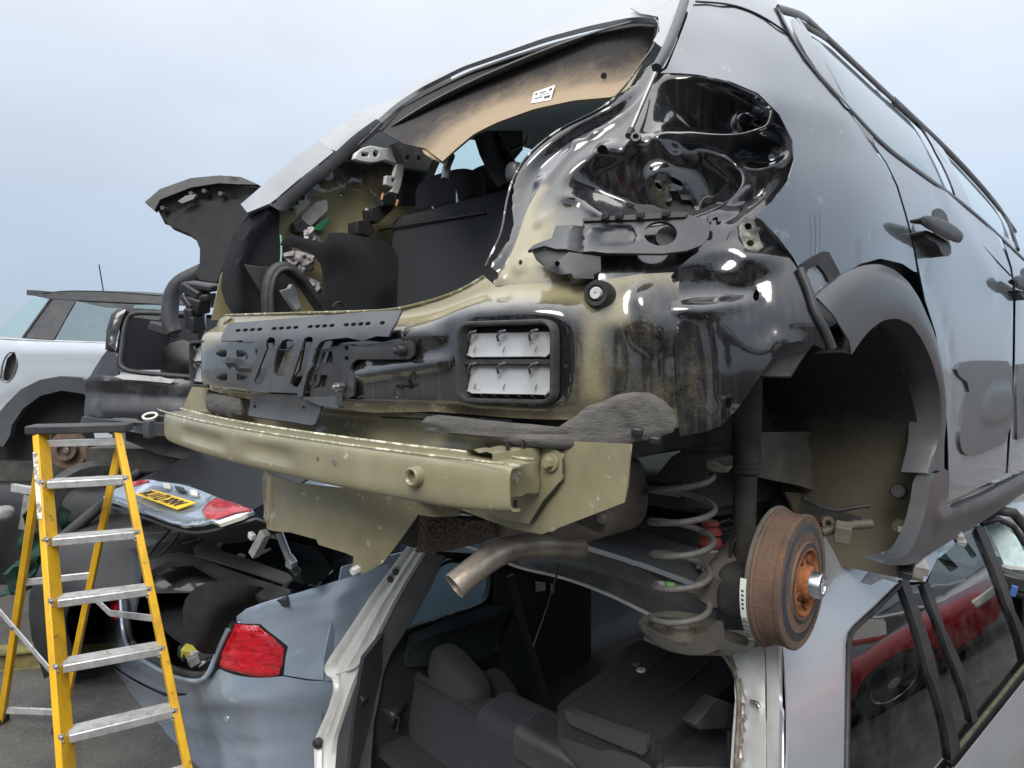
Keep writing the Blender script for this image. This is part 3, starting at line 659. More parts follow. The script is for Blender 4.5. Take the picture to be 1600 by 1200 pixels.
# folded crash can between beam end and flange
CV, CF = [], []
ring = [(-1, -1), (-.6, -1.05), (0, -.96), (.6, -1.05), (1, -1), (1.04, -.5), (.96, 0), (1.04, .5), (1, 1), (.5, 1.06), (0, .95), (-.5, 1.06), (-1, 1), (-1.04, 0)]
ys = np.linspace(-.508, -.60, 13)
for j, y in enumerate(ys):
    k = .92 + .03 * math.sin(j * 1.55)
    for a, b in ring: CV.append((.556 + .027 * a * k, y, -.146 + .034 * b * k))
nr = len(ring)
for j in range(len(ys) - 1):
    for k in range(nr): CF.append((j * nr + k, j * nr + (k + 1) % nr, (j + 1) * nr + (k + 1) % nr, (j + 1) * nr + k))
can = put('crash_can', CV, CF, M_khaki, c3, face=True, angle=60)
for yk, hk in ((-.535, -.108), (-.565, -.108), (-.55, -.19)): box('fold_slot', (.575, yk, hk), (.004, .006, .012), M_plastd, can, bevel=.0005, rot=(0, 0, .3))
CV2 = [(-v[0], v[1], v[2]) for v in CV]; put('crash_can', CV2, [tuple(reversed(f)) for f in CF], M_khaki, c3, angle=60)

# --- cabin air vents
def vent(sx):
    t_ = bpy.data.objects.new('air_vent', None); col.objects.link(t_); t_.parent = c3; OFF[t_.name] = OFF[c3.name]
    P0 = [RE.hit(p) for p in tr('I', [(428, 178), (835, 178), (835, 520), (428, 520)])]
    xa, xb = P0[0][0], P0[1][0]; hb, ha = P0[0][2], P0[2][2]
    xc, hc_ = (xa + xb) / 2, (ha + hb) / 2; hw, hh = (xb - xa) / 2, (hb - ha) / 2
    yb = float(yr(np.array([xc]), np.array([hc_]))[0]) - .030
    slope = float(yr(np.array([xb]), np.array([hc_]))[0] - yr(np.array([xa]), np.array([hc_]))[0]) / (xb - xa)
    if sx < 0: slope = .05
    def L(a, b, d): return (sx * (xc + a), yb + slope * a - d, hc_ + b)
    def rr(w, h, r, n=5):
        o = []
        for cx, cy, a0 in ((w - r, h - r, 0), (-w + r, h - r, 90), (-w + r, -h + r, 180), (w - r, -h + r, 270)):
            for i in range(n + 1):
                a = math.radians(a0 + 90 * i / n); o.append((cx + r * math.cos(a), cy + r * math.sin(a)))
        return o
    rings = [(rr(hw, hh, .018), 0), (rr(hw, hh, .018), .010), (rr(hw - .002, hh - .002, .016), .012), (rr(hw - .005, hh - .005, .014), .012), (rr(hw - .007, hh - .007, .012), .009), (rr(hw - .007, hh - .007, .012), -.02)]
    V = [L(a, b, d) for rg, d in rings for a, b in rg]; n = len(rings[0][0]); F = []
    for i in range(len(rings) - 1):
        for k in range(n): F.append((i * n + k, i * n + (k + 1) % n, (i + 1) * n + (k + 1) % n, (i + 1) * n + k))
    if sx > 0: F = [tuple(reversed(f)) for f in F]
    put('frame', V, F, M_rubber, t_, angle=40)
    bw, bh_ = hw - .006, hh - .006
    put('grille_back', [L(-bw, -bh_, -.02), L(bw, -bh_, -.02), L(bw, bh_, -.02), L(-bw, bh_, -.02)], [(0, 1, 2, 3)], M_plastd, t_, smooth=False)
    put('cross_bar', [L(-bw, -.003, .004), L(bw, -.003, .004), L(bw, .004, .004), L(-bw, .004, .004), L(-bw, -.003, -.018), L(bw, -.003, -.018), L(bw, .004, -.018), L(-bw, .004, -.018)], [(0, 1, 2, 3), (0, 4, 5, 1), (3, 2, 6, 7)], M_rubber, t_, smooth=False)
    for b0, b1 in ((bh_ - .011, .004), (-.004, -bh_ + .004)):
        n1, n2 = 15, 7; V, F = [], []
        for j in range(n2):
            q = j / (n2 - 1); b = b0 + (b1 - b0) * q
            for i in range(n1):
                p = i / (n1 - 1); a = -bw + .004 + (2 * bw - .006) * p
                ridge = sum(math.exp(-((p - c) / .035) ** 2) for c in (.10, .45, .82))
                d = -.006 + .010 * q * q + .0035 * ridge * (.3 + .7 * (1 - q)) + .001 * math.sin(9 * p + 3 * q)
                if q > .99 and (i == 0 or i == n1 - 1): b += .004
                V.append(L(a, b + (.004 if q > .99 and (i in (0, n1 - 1)) else 0), d))
        for j in range(n2 - 1):
            for i in range(n1 - 1): F.append((j * n1 + i, j * n1 + i + 1, (j + 1) * n1 + i + 1, (j + 1) * n1 + i))
        fl = put('flap', V, F, M_flap, t_, solid=.0015, face=True)
        for c in (.10, .45, .82):
            a = -bw + .004 + (2 * bw - .006) * c
            tube('hook', np.array([L(a - .009, b0 - .012, .002), L(a - .007, b0 - .005, .007), L(a - .002, b0 + .001, .009), L(a + .005, b0 + .003, .006)]), .0020, M_plastg, fl, n=6)
            tube('rib', np.array([L(a + .002, b1 + .018, .0035), L(a, b1 + .010, .0055)]), .0007, M_plastg, fl, n=5)
    for k in range(7):
        a = -bw + 2 * bw * (k + .5) / 7; tube('foot', np.array([L(a, -bh_, -.005), L(a, -bh_ + .006, .006)]), .0014, M_plastd, t_, n=5)
    return t_
vent(1); vent(-1)

# --- plastic bumper support in the middle of the panel
V_ = lambda *p: tr('V', p)
SUP = Rear(lambda x, h: yr(x, h) - .058 + .45 * np.clip(h - .055, 0, None))
sup = bpy.data.objects.new('bumper_support', None); col.objects.link(sup); sup.parent = c3; OFF[sup.name] = OFF[c3.name]
teeth = []
for k in range(22):
    x0 = 300 + k * 51.5; y0 = 166 - k * 2.75; s_ = 1 + k * .012
    if k % 5 == 0: continue
    teeth.append(V_((x0, y0 + 8 * s_), (x0 + 10, y0 - 6 * s_), (x0 + 36, y0 - 9 * s_), (x0 + 44, y0 - 2), (x0 + 36, y0 + 10 * s_), (x0 + 14, y0 + 14 * s_)))
relief('support_top_strip', SUP, V_((262, 190), (310, 112), (500, 98), (700, 82), (1000, 58), (1300, 32), (1540, 20), (1500, 110), (1470, 160), (1450, 210), (1360, 206), (1260, 240), (1150, 216), (1000, 232), (960, 250), (930, 300), (500, 300), (490, 245), (420, 250), (400, 235), (340, 240), (250, 240)), M_plastg, sup, holes=teeth +
       [V_((580, 300), (575, 240), (600, 212), (630, 216), (640, 240), (628, 299)), V_((655, 299), (690, 238), (725, 226), (765, 232), (774, 260), (766, 299)), V_((825, 299), (850, 220), (880, 208), (905, 214), (908, 240), (895, 299))], step=.012, solid=.004)
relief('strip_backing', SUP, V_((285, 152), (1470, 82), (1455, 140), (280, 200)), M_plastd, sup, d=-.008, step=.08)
relief('support_grille', SUP, V_((520, 302), (575, 302), (625, 302), (655, 302), (765, 302), (822, 302), (892, 302), (925, 302), (900, 400), (910, 410), (870, 470), (845, 570), (835, 640), (800, 640), (800, 615), (455, 600), (430, 606), (440, 560), (480, 420)), M_plastg, sup,
       holes=[V_((575, 304), (626, 304), (600, 420), (560, 520), (535, 555), (500, 552), (490, 530), (510, 470)), V_((652, 304), (768, 304), (760, 350), (735, 450), (700, 492), (650, 496), (625, 470), (632, 400)), V_((822, 304), (893, 304), (860, 430), (825, 530), (800, 570), (765, 568), (745, 545), (770, 470))], step=.012, solid=.004, angle=40)
relief('grille_slot_back', SUP, V_((640, 300), (775, 240), (770, 300), (740, 450), (700, 500), (630, 490)), M_under, sup, d=-.02, step=.05)
relief('support_right_web', SUP, V_((935, 300), (985, 290), (1085, 262), (1110, 262), (1150, 275), (1290, 262), (1480, 240), (1560, 232), (1585, 270), (1585, 340), (1550, 372), (1400, 372), (1180, 372), (1145, 400), (1130, 440), (1160, 480), (1160, 630), (1100, 660), (1090, 640), (985, 640), (985, 700), (845, 640), (850, 580), (875, 480), (912, 408), (905, 398)), M_plast, sup,
       holes=[V_((945, 320), (1000, 312), (1008, 340), (1008, 395), (915, 402)), V_((880, 490), (900, 480), (990, 488), (1006, 500), (1004, 560), (860, 580)), V_((1092, 278), (1118, 274), (1118, 304), (1092, 304)), V_((1092, 352), (1118, 348), (1118, 378), (1092, 378))], step=.014, d=-.012, solid=.005, feats=[('path', V_((1150, 300), (1540, 270)), .005, .006, .004), ('path', V_((1035, 440), (1040, 620)), -.006, .006, .006)])
relief('support_step', SUP, V_((985, 640), (1095, 632), (1090, 680), (1110, 715), (1100, 722), (985, 705), (850, 652), (850, 640)), M_plastg, sup, d=.004, solid=.012, step=.03)
relief('support_foot', SUP, V_((445, 618), (800, 622), (800, 650), (940, 665), (952, 700), (948, 832), (920, 842), (760, 815), (600, 795), (455, 770), (440, 690)), M_plast, sup, d=-.006, solid=.004, step=.02, feats=[('path', V_((430, 780), (700, 810), (945, 836)), .012, .006, .005)],
       holes=[V_(*circ((476, 712), 10, 8)), V_((812, 705), (835, 705), (835, 728), (812, 728))])
relief('support_left_web', SUP, V_((250, 255), (330, 245), (345, 262), (400, 255), (495, 262), (495, 400), (465, 460), (440, 600), (250, 570), (245, 400), (225, 390)), M_plastd, sup, d=-.025, solid=.004, step=.014, feats=[('path', V_((230, 385), (330, 420), (450, 460)), .014, .008, .008), ('path', V_((365, 280), (362, 360)), .010, .005, .003), ('path', V_((437, 270), (437, 350)), .010, .005, .003)],
       holes=[V_((470, 285), (494, 282), (494, 305), (470, 308)), V_((470, 345), (494, 345), (494, 370), (470, 372)), V_(*circ((312, 545), 14, 8, 20)), V_(*circ((374, 535), 10, 8, 13))])
for q, m_ in (((1095, 570), M_steel), ((1525, 312), M_plastd), ((258, 328), M_plastd), ((262, 497), M_plastd)):
    c_ = SUP.hit(V_(q)[0]) + np.array([0, -.002, 0]); so = lathe('support_screw', [(0, .010), (.0035, .010), (.0045, .008), (.0045, .003), (.008, .003), (.0085, 0), (.0085, -.01)], c_, (0, -1, 0), m_, sup, n=12)
relief('support_left_putty', RE, V_((20, 560), (60, 570), (130, 605), (330, 625), (440, 650), (455, 765), (400, 770), (375, 806), (340, 770), (200, 735), (110, 700), (60, 650)), M_seal, c3, d=.018, dome=(.008, .02), step=.012, solid=.003, noise=(.001, .03))
for q in ((172, 274), (172, 440)):
    c_ = RE.hit(I(q)[0]); lathe('panel_stud', [(0, .058), (.003, .058), (.003, .050), (.006, .050), (.0065, .044), (.003, .042), (.003, .03)], c_, (0, -1, 0), M_plastd, c3, n=10)

# --- hatch frame: white roof edge, left pillar
D = lambda *p: tr('D', p)
def far_(a, t): return np.array([p + (p - CAM) / np.linalg.norm(p - CAM) * t for p in a])
outer = D((255, 500), (330, 440), (430, 378), (530, 343), (600, 288), (690, 243), (800, 202), (950, 145), (1100, 85), (1250, 15), (1310, -12), (1420, -40), (1545, -60))
inner = D((335, 530), (400, 482), (470, 412), (540, 352), (620, 302), (760, 232), (880, 190), (1050, 130), (1200, 90), (1340, 60), (1400, 58), (1440, 68), (1500, 60))
ro, ri = resample(hits(RE, outer), 40), resample(hits(RE, inner), 40)
roof_rear = loft('roof_rear_edge', [far_(ro, .16) + np.array([0, 0, .004]), far_(ro, .13), far_((ro + ri) / 2, .055), far_(ri, .0), ri + np.array([0, .012, -.006])], M_white, c3, n=60, solid=.002)
# upper pillar wedge, white at the top right
relief('pillar_top', RE, D((1385, 50), (1447, 62), (1452, 110), (1430, 145), (1470, 175), (1500, 110), (1545, 10), (1540, -15), (1450, -15), (1350, 30)), M_white, c3, d=.006, step=.02, solid=.003)
lpo = resample(hits(RE, tr('C', [(462, 412), (540, 345), (640, 255), (740, 175), (830, 118)])), 20); lpi = resample(hits(RE, tr('C', [(500, 457), (612, 418), (640, 395), (740, 310), (830, 240), (903, 178)])), 20)
loft('left_pillar', [far_(lpo, .10), far_(lpo * .6 + lpi * .4, .045), far_(lpo * .15 + lpi * .85, .0), lpi], M_body, c3, n=30, solid=.003, smooth=0)
relief('left_pillar_white', RE, tr('C', [(828, 128), (880, 80), (960, 10), (1060, -40), (1110, -20), (1000, 70), (930, 170), (895, 178)]), M_white, c3, d=.010, step=.02, solid=.002)
tube('wiper_strip', path3(RE, tr('C', [(915, 165), (960, 110), (1020, 50)]), d=.018, n=10), .0045, M_clad, c3, n=8)
jam = hits(RE, tr('C', [(612, 418), (640, 397), (740, 312), (830, 242), (905, 180), (1000, 90), (1100, 20)]))
loft('left_jamb', [jam + np.array([0, -.008, 0]), jam + np.array([.01, .01, -.012]), jam + np.array([.006, .03, -.012])], M_plastd, c3, n=24, solid=.002)
# left end of the rear panel: khaki corner with dark lamp bracket
relief('left_corner', RE, tr('A', [(905, 450), (960, 440), (1030, 420), (1075, 400), (1090, 410), (1060, 430), (1040, 480), (890, 520), (885, 470)]), M_khaki, c3, d=.004, step=.02, feats=[('path', tr('A', [(960, 435), (1070, 415)]), .006, .01, .006)])
for (x_, y_, sx_, sz_, a_) in ((950, 262, .10, .020, .15), (915, 285, .07, .03, .5), (945, 320, .08, .022, -.1), (930, 350, .05, .045, .3), (900, 335, .05, .02, .9), (908, 410, .03, .06, .1), (925, 440, .02, .05, .0)):
    p_ = at_depth(tr('A', [(x_, y_)])[0], 1.98); box('left_lamp_bracket', p_, (sx_, .05, sz_), M_plastd, c3, rot=(.2, a_, .5), bevel=.006)
# --- roof skin, cant rail, far side, windscreen end: closes the body
rv, rf = [], []
for j, y in enumerate(np.linspace(-.02, 1.55, 14)):
    for i, x in enumerate(np.linspace(-.47, .47, 15)):
        rv.append((x, y + .05 * x * x, .68 + .06 * (1 - abs(x / .66) ** 2.4) + .14 * (1 - abs(x / .6) ** 3) * math.sin(max(0, min(1, y / .6)) * math.pi / 2) - .06 * max(0, y - .9) ** 2))
for j in range(13):
    for i in range(14): rf.append((j * 15 + i, j * 15 + i + 1, (j + 1) * 15 + i + 1, (j + 1) * 15 + i))
put('roof_skin', rv, rf, M_white, c3, solid=.003)

# --- right flank of the hatchback
L_ = lambda *p: tr('L', p)
def SDo(d): return Side(lambda y, h: xs(y, h) + d)
Mx = lambda *p: tr('M', p)
lampedge = G((775, 40), (850, 45), (930, 52), (1070, 80), (1200, 134), (1305, 225), (1366, 340), (1376, 425), (1345, 525), (1270, 620), (1205, 680))
shut = L_((520, 158), (560, 250), (640, 360), (770, 500), (800, 560), (835, 612)) + [(1365, 232), (1384, 258), (1400, 290), (1413, 333), (1427, 390), (1433, 425)]
q_out = [(1086, -20), (1140, -45), (1200, -20), (1218, 12), (1232, 40)] + shut[0:] + [(1428, 424), (1410, 412), (1375, 404), (1345, 412), (1310, 432), (1285, 455), (1270, 470), (1262, 455), (1252, 425), (1238, 400), (1215, 370), (1192, 345)] + lampedge[::-1] + [(1040, 108), (1062, 60), (1075, 25)]
relief('quarter_panel', SD, q_out, M_body, c3, step=.03, solid=.002, feats=[('path', L_((0, 330), (200, 355), (400, 430), (600, 480), (760, 555)), .006, .05, .012), ('path', L_((20, 5), (220, 20), (420, 100), (500, 160)), -.004, .008, .003)])
tube('panel_seam', path3(SD, L_((75, 8), (230, 18), (360, 65), (500, 160)), d=.001, n=20), .0016, M_rubber, c3, n=6)
# black glue mark where the trim was
relief('glue_mark', SD, J((642, 165), (680, 140), (720, 118), (738, 120), (760, 160), (778, 195), (740, 225), (722, 190), (700, 165), (665, 180), (660, 200)), M_rubber, c3, d=.003, step=.03, solid=.002)
# arch flare
fl_o = J((692, 280), (735, 235), (790, 195), (850, 168), (905, 160), (960, 182), (1010, 225), (1050, 285), (1080, 355), (1105, 440), (1124, 560), (1136, 700), (1142, 800), (1143, 890))
fl_i = J((792, 476), (815, 440), (850, 395), (900, 358), (950, 350), (1000, 372), (1040, 425), (1075, 500), (1100, 590), (1110, 690), (1106, 790), (1082, 892))
fo = resample(hits(SD, fl_o), 30); fi = resample(hits(SD, fl_i), 30)
ar_n = 40
tpw = (1 - .75 * sst((np.linspace(0, 1, 30) - .78) / .22))[:, None] * np.array([1.0, 0, 0])
flare = loft('arch_flare', [fo + np.array([-.012, 0, 0]), fo + .006 * tpw, fo * .7 + fi * .3 + .016 * tpw, fo * .25 + fi * .75 + .020 * tpw, fi + .014 * tpw, fi + np.array([.0, 0, .003]), fi + np.array([-.045, 0, .0])], M_clad, c3, n=ar_n, solid=.0025, angle=70)
# wheel housing: arched liner and inner wall
HUB = np.array([.764, .0, -.385])
lv, lf = [], []
angs = np.radians(np.linspace(-14, 128, 30)); xsn = np.linspace(.50, .835, 8)
for a in angs:
    R_ = .445
    for x in xsn:
        lv.append((x, R_ * math.cos(a) + .01, -.36 + R_ * math.sin(a) * (.98)))
for i in range(len(angs) - 1):
    for k in range(len(xsn) - 1): lf.append((i * 8 + k, i * 8 + k + 1, (i + 1) * 8 + k + 1, (i + 1) * 8 + k))
kf = 9 * 7
lh = np.array(lv); ov_h = sst((lh[:, 2] + .27) / .24) * .95 + .05
put('wheel_housing', lh, lf, M_hous, c3, solid=.003, face=True, attr=ov_h)
wall = [(.52, y, h) for y, h in ((-.02, .10), (0, .14), (.25, .05), (.41, -.10), (.46, -.30), (.44, -.33), (.1, -.30), (-.02, -.28))]
put('housing_inner_wall', wall, [tuple(range(len(wall)))], M_undd, c3, solid=.003, face=True, smooth=False)
relief('chassis_rail', xpl(.60), J((500, 745), (720, 745), (840, 765), (862, 800), (858, 985), (740, 965), (640, 930), (515, 905), (470, 890)), M_under, c3, step=.02, solid=.003, feats=[('path', J((515, 815), (700, 835), (850, 850)), .006, .008, .004), ('path', J((560, 735), (720, 745), (840, 770)), .01, .012, .010), ('disc', J((600, 905))[0], -.003, .004, .004), ('disc', J((740, 905))[0], -.003, .004, .004), ('disc', J((818, 930))[0], -.003, .004, .004)])
tube('rail_flange', np.array([xpl(.612).hit(p) for p in J((845, 640), (862, 790), (860, 900), (858, 985))]), .007, M_under, c3, n=6, flat=.3)
pk = xpl(.68)
relief('housing_front_lip', xpl(.66), J((862, 970), (900, 968), (935, 1000), (930, 1020), (905, 1010), (905, 1130), (920, 1155), (905, 1160), (898, 1140), (896, 1000), (870, 985)), M_khakid, c3, step=.03, solid=.012)
relief('housing_front_lip', xpl(.70), J((905, 1120), (960, 1130), (1000, 1160), (985, 1165), (930, 1145)), M_khakid, c3, step=.03, solid=.01)
for q, mm, r_ in (((985, 950), M_rubber, .016), ((990, 1075), M_khakid, .016)):
    d_ = at_depth(J(q)[0], 1.44); lathe('blanking_plug', [(0, .006), (r_ * .8, .006), (r_, .003), (r_ * 1.1, -.01)], d_, (.15, -.95, .2), mm, c3, n=24)
box('white_clip', at_depth(J((996, 1083))[0], 1.43), (.012, .004, .012), M_wplast, c3, rot=(0, 0, .15), bevel=.001)
# sill cladding
N_ = lambda *p: tr('N', p)
relief('sill_cladding', SD, [(1473, 728), (1474, 760), (1468, 797), (1490, 790), (1540, 765), (1600, 734), (1700, 684), (1700, 712), (1600, 764), (1526, 815), (1491, 834), (1440, 866), (1415, 881), (1364, 881), (1372, 872), (1404, 868), (1420, 845), (1436, 800), (1444, 742)], M_clad, c3, step=.02, d=.012, solid=.03, smooth_out=1, feats=[('path', [(1455, 810), (1520, 790), (1620, 735)], .010, .03, .02)])
for q, s_ in (((1412, 893), .035), ((1432, 893), .03), ((1436, 884), .04), ((1500, 845), .03), ((1496, 836), .03)):
    box('sill_clip', at_depth(q, 1.36 if q[0] < 1460 else 1.6), (s_ * .7, s_, s_ * .45), M_gplast if q[0] > 1425 else M_plast, c3, rot=(.3, .2, .5), bevel=.002)
# doors
d_lo = [(1476, 792), (1474, 740)]
skin = M_body
rd_out = [(1367, 228), (1386, 255), (1403, 290), (1416, 333), (1430, 390), (1437, 425), (1446, 470), (1462, 520), (1474, 590), (1481, 680), (1482, 760), (1478, 786), (1540, 757), (1571, 740), (1574, 690), (1582, 562), (1583, 456), (1578, 419), (1560, 372), (1520, 330), (1470, 290), (1420, 255), (1385, 230), (1364, 213)]
reardoor = relief('rear_door', SD, rd_out, skin, c3, step=.03, solid=.002, feats=[('path', Mx((210, 375), (262, 450), (300, 560), (340, 690), (350, 900), (345, 1100)), -.006, .012, .004), ('path', Mx((330, 100), (430, 260), (520, 420)), .004, .12, .04)])
relief('air_bump_panel', SDo(.005), Mx((360, 820), (385, 782), (440, 772), (520, 772), (606, 776), (606, 900), (596, 1110), (500, 1160), (430, 1182), (392, 1168), (378, 1100), (400, 980), (430, 880)), M_clad, reardoor, d=0, step=.012, solid=.005, smooth_out=1, feats=[('poly', Mx((465, 1045), (475, 960), (505, 900), (545, 882), (602, 884), (600, 1030)), .006, .006)], relax=2)
def handle(par, pts):
    relief('handle_bowl', SD, pts[2], M_plastd, par, d=.002, step=.02, solid=.003, smooth_out=1)
    hp = relief('handle', SDo(.034), pts[3], M_plastd, par, d=0, step=.008, solid=.018, smooth_out=2, dome=(.006, .012))
    relief('handle_stem', SDo(.022), pts[4], M_plastd, par, d=0, step=.03, solid=.026, smooth_out=1)
handle(reardoor, [(1440, 340), (1500, 385), Mx((262, 150), (270, 125), (300, 125), (330, 165), (325, 240), (345, 310), (325, 332), (295, 320), (275, 250)), Mx((212, 165), (235, 152), (300, 165), (375, 205), (388, 240), (386, 278), (330, 258), (275, 230), (230, 200)), Mx((225, 215), (262, 225), (330, 265), (345, 290), (335, 325), (310, 330), (285, 270), (240, 255))])
tube('door_scratch', path3(SD, Mx((465, 270), (520, 330), (598, 412)), d=.001, n=12), .0012, M_rubber, reardoor, n=5)
fd_out = [(1563, 366), (1581, 417), (1587, 456), (1586, 562), (1578, 690), (1575, 738), (1600, 726), (1640, 703), (1690, 680), (1700, 500), (1690, 463), (1650, 425), (1600, 390)]
frontdoor = relief('front_door', SD, fd_out, skin, c3, step=.05, solid=.002)
relief('air_bump_panel', SD, Mx((620, 790), (700, 778), (740, 820), (740, 1040), (615, 1110), (612, 900)), M_clad, frontdoor, d=.006, step=.03, solid=.008, feats=[('poly', Mx((640, 1020), (645, 890), (700, 882), (700, 1000)), .014, .012)])
handle(frontdoor, [(1590, 420), (1600, 445), Mx((640, 400), (645, 380), (655, 378), (670, 400), (690, 480), (670, 500), (650, 470)), Mx((608, 420), (625, 408), (660, 415), (720, 460), (720, 485), (660, 478), (615, 465)), Mx((620, 470), (660, 480), (680, 500), (665, 520), (640, 490))])
relief('inner_flank', SD, [(1250, 470), (1365, 240), (1470, 300), (1600, 400), (1690, 470), (1690, 690), (1600, 735), (1480, 790), (1478, 600), (1440, 470), (1400, 430), (1330, 440)], M_plastd, c3, d=-.03, step=.08)
# side glass and frames
rearglass = L_((552, 112), (640, 165), (760, 240), (880, 315), (962, 372), (1030, 480), (1120, 640), (1200, 800), (1246, 888), (1130, 810), (980, 712), (860, 600), (780, 505), (700, 360), (620, 220))
relief('rear_door_glass', SD, rearglass, M_glass, reardoor, d=-.010, step=.03, solid=0)
relief('quarter_trim', SD, L_((500, 90), (528, 82), (560, 125), (640, 270), (720, 420), (770, 500), (740, 480), (640, 355), (560, 240), (515, 150)), M_body, reardoor, d=.003, step=.03, solid=.004)
tube('window_trim', path3(SD, L_((440, 45), (470, 110), (540, 235), (640, 360), (770, 500), (900, 640), (1060, 760), (1300, 930), (1543, 1160)), d=.002, n=50), .0045, M_clad, c3, n=8, flat=.4, up=(1, 0, 0))
tube('window_trim', path3(SD, L_((520, 85), (600, 200), (690, 350), (765, 500)), d=.001, n=24), .004, M_plast, c3, n=8, flat=.4, up=(1, 0, 0))
tube('roof_drip_rail', path3(SD, L_((442, 40), (560, 72), (700, 145), (860, 255), (985, 350), (1080, 440), (1240, 620), (1380, 800), (1543, 1030)), d=.001, n=50), .0075, mat('brown_grey_drip_rail', (.10, .095, .09), .45), c3, n=8, flat=.5, up=(1, 0, 0))
tube('window_channel', path3(SD, L_((545, 100), (700, 190), (880, 310), (975, 372)), d=-.002, n=20), .006, M_rubber, c3, n=8, flat=.4, up=(1, 0, 0))
relief('centre_pillar', SD, L_((962, 372), (985, 360), (1010, 385), (1130, 590), (1230, 760), (1312, 930), (1275, 912), (1240, 880), (1150, 680), (1050, 500)), M_gloss, c3, d=.0, step=.03, solid=.004, feats=[('path', L_((975, 370), (1100, 560), (1290, 915)), -.006, .008, .004)])
fglass = L_((1015, 390), (1075, 440), (1180, 560), (1320, 720), (1420, 880), (1510, 1110), (1330, 950), (1250, 760), (1140, 580))
relief('front_door_glass', SD, fglass, M_glassg, frontdoor, d=-.010, step=.05, solid=0)
tube('front_door_frame', path3(SD, L_((1060, 425), (1200, 560), (1370, 770), (1450, 920), (1515, 1115)), d=.0, n=20), .011, M_plast, frontdoor, n=8, flat=.5, up=(1, 0, 0))
# --- far flank, front end (plain, hidden behind the rest)
FS = Side(lambda y, h: -xs(y, h), out=-1)
far_out = [(-.25, -.30), (-.25, .20), (-.18, .40), (-.02, .66), (.3, .84), (.8, .88), (1.4, .82), (1.9, .40), (2.9, .30), (3.1, .10), (3.1, -.30), (2.5, -.34)]
fo_uv = far_out
def far_panel(name, uv, holes_uv, m_, d):
    V, F = cdt(uv, holes_uv, .08); XYZ = FS.xyz(V[:, 0], V[:, 1], np.full(len(V), d)); return put(name, XYZ, F, m_, c3, solid=0 if 'glass' in name else .003, offset=0)
wins = [[(.13, .40), (.14, .55), (.18, .70), (.24, .77), (.29, .785), (.29, .36)], [(.335, .36), (.335, .79), (.50, .81), (.80, .84), (1.0, .84), (1.0, .34)], [(1.06, .34), (1.06, .83), (1.35, .76), (1.70, .42), (1.75, .33)]]
far_panel('far_flank', far_out, wins, M_body, 0)
for w_ in wins: far_panel('far_side_glass', w_, [], M_glassg, -.008)
nose = []
for y, hw, ht, hb in ((1.75, .80, .40, -.30), (2.2, .80, .36, -.32), (2.7, .76, .28, -.32), (3.05, .64, .12, -.30), (3.15, .50, .0, -.28)):
    nose.append([(hw, y, hb), (hw + .03, y, hb * .3), (hw, y, ht * .7), (hw * .8, y, ht), (0, y, ht + .05), (-hw * .8, y, ht), (-hw, y, ht * .7), (-hw - .03, y, hb * .3), (-hw, y, hb)])
loft('front_body', nose, M_body, c3, n=33, solid=.003)
loft('windscreen', [[(-.58, 1.35, .70), (0, 1.28, .76), (.58, 1.35, .70)], [(-.74, 2.0, .36), (0, 1.95, .40), (.74, 2.0, .36)]], M_glassg, c3, n=12)
put('floor_pan', [(-.70, .16, -.30), (.50, .16, -.30), (.50, .42, -.32), (.74, .46, -.35), (.76, 2.6, -.35), (-.76, 2.6, -.35), (-.74, .4, -.35)], [(0, 1, 2, 3, 4, 5, 6)], M_undd, c3, solid=.03, smooth=False)
put('boot_floor', [(-.60, -.50, -.06), (.56, -.50, -.06), (.56, .05, -.06), (-.60, .05, -.06)], [(0, 1, 2, 3)], M_carpet, c3, solid=.02, smooth=False)

# ================================================================ cabin seen through the hatch
C_ = lambda *p: tr('C', p)
XL = xpl(-.60)
relief('inner_side_panel', XL, [(405, 345), (430, 318), (500, 250), (560, 196), (640, 150), (705, 115), (705, 235), (668, 255), (655, 300), (640, 420), (640, 500), (330, 500), (345, 430)], M_ov, c3, step=.03, solid=.003,
       feats=[('poly', C_((880, 380), (1000, 330), (1080, 420), (1000, 540), (880, 560), (800, 480)), -.012, .03), ('disc', C_((925, 362))[0], .006, .01, .02), ('path', C_((680, 380), (780, 300), (900, 220)), .01, .03, .014), ('path', C_((830, 350), (880, 350), (900, 400)), .010, .02, .012)],
       paint=[('poly', C_((600, 420), (900, 180), (1200, 20), (1300, 60), (1180, 300), (1000, 330), (800, 360), (660, 450)), .85, .12), ('poly', C_((1080, 300), (1320, 200), (1300, 420), (1080, 420)), .7, .1)], pbase=.15, holes=[C_(*circ((750, 383), 11, 8)), C_(*circ((725, 410), 7, 8)), C_(*circ((700, 437), 9, 8)), C_(*circ((925, 365), 7, 8))])
put('rear_seat_back', *(lambda V, F: (V, F))([(x, y, h) for h in (-.05, .47) for x, y in ((-.565, .02 + .03 * (h > 0)), (.50, .02 + .03 * (h > 0)), (.50, .17), (-.565, .17))], [(3, 2, 1, 0), (4, 5, 6, 7), (0, 1, 5, 4), (1, 2, 6, 5), (2, 3, 7, 6), (3, 0, 4, 7)]), M_fab, c3, bevel=.035, seg=4)
SB = ypl(.042)
tube('seat_seam', path3(ypl(.045), C_((1085, 540), (1200, 515), (1400, 485), (1600, 452)), d=.004, n=16), .003, M_rubber, c3, n=6)
cushion('rear_headrest', at_depth((694, 301), 2.03) + np.array([0, .02, .0]), (.27, .10, .12), M_fab, c3, r=.62)
cushion('rear_headrest', at_depth((905, 270), 1.72), (.27, .10, .12), M_fab, c3, r=.62)
for dx in (-.05, .06): tube('headrest_post', np.array([at_depth((694, 312), 2.0) + np.array([dx, 0, -.05]), at_depth((694, 312), 2.0) + np.array([dx, 0, .03])]), .006, M_steel, c3)
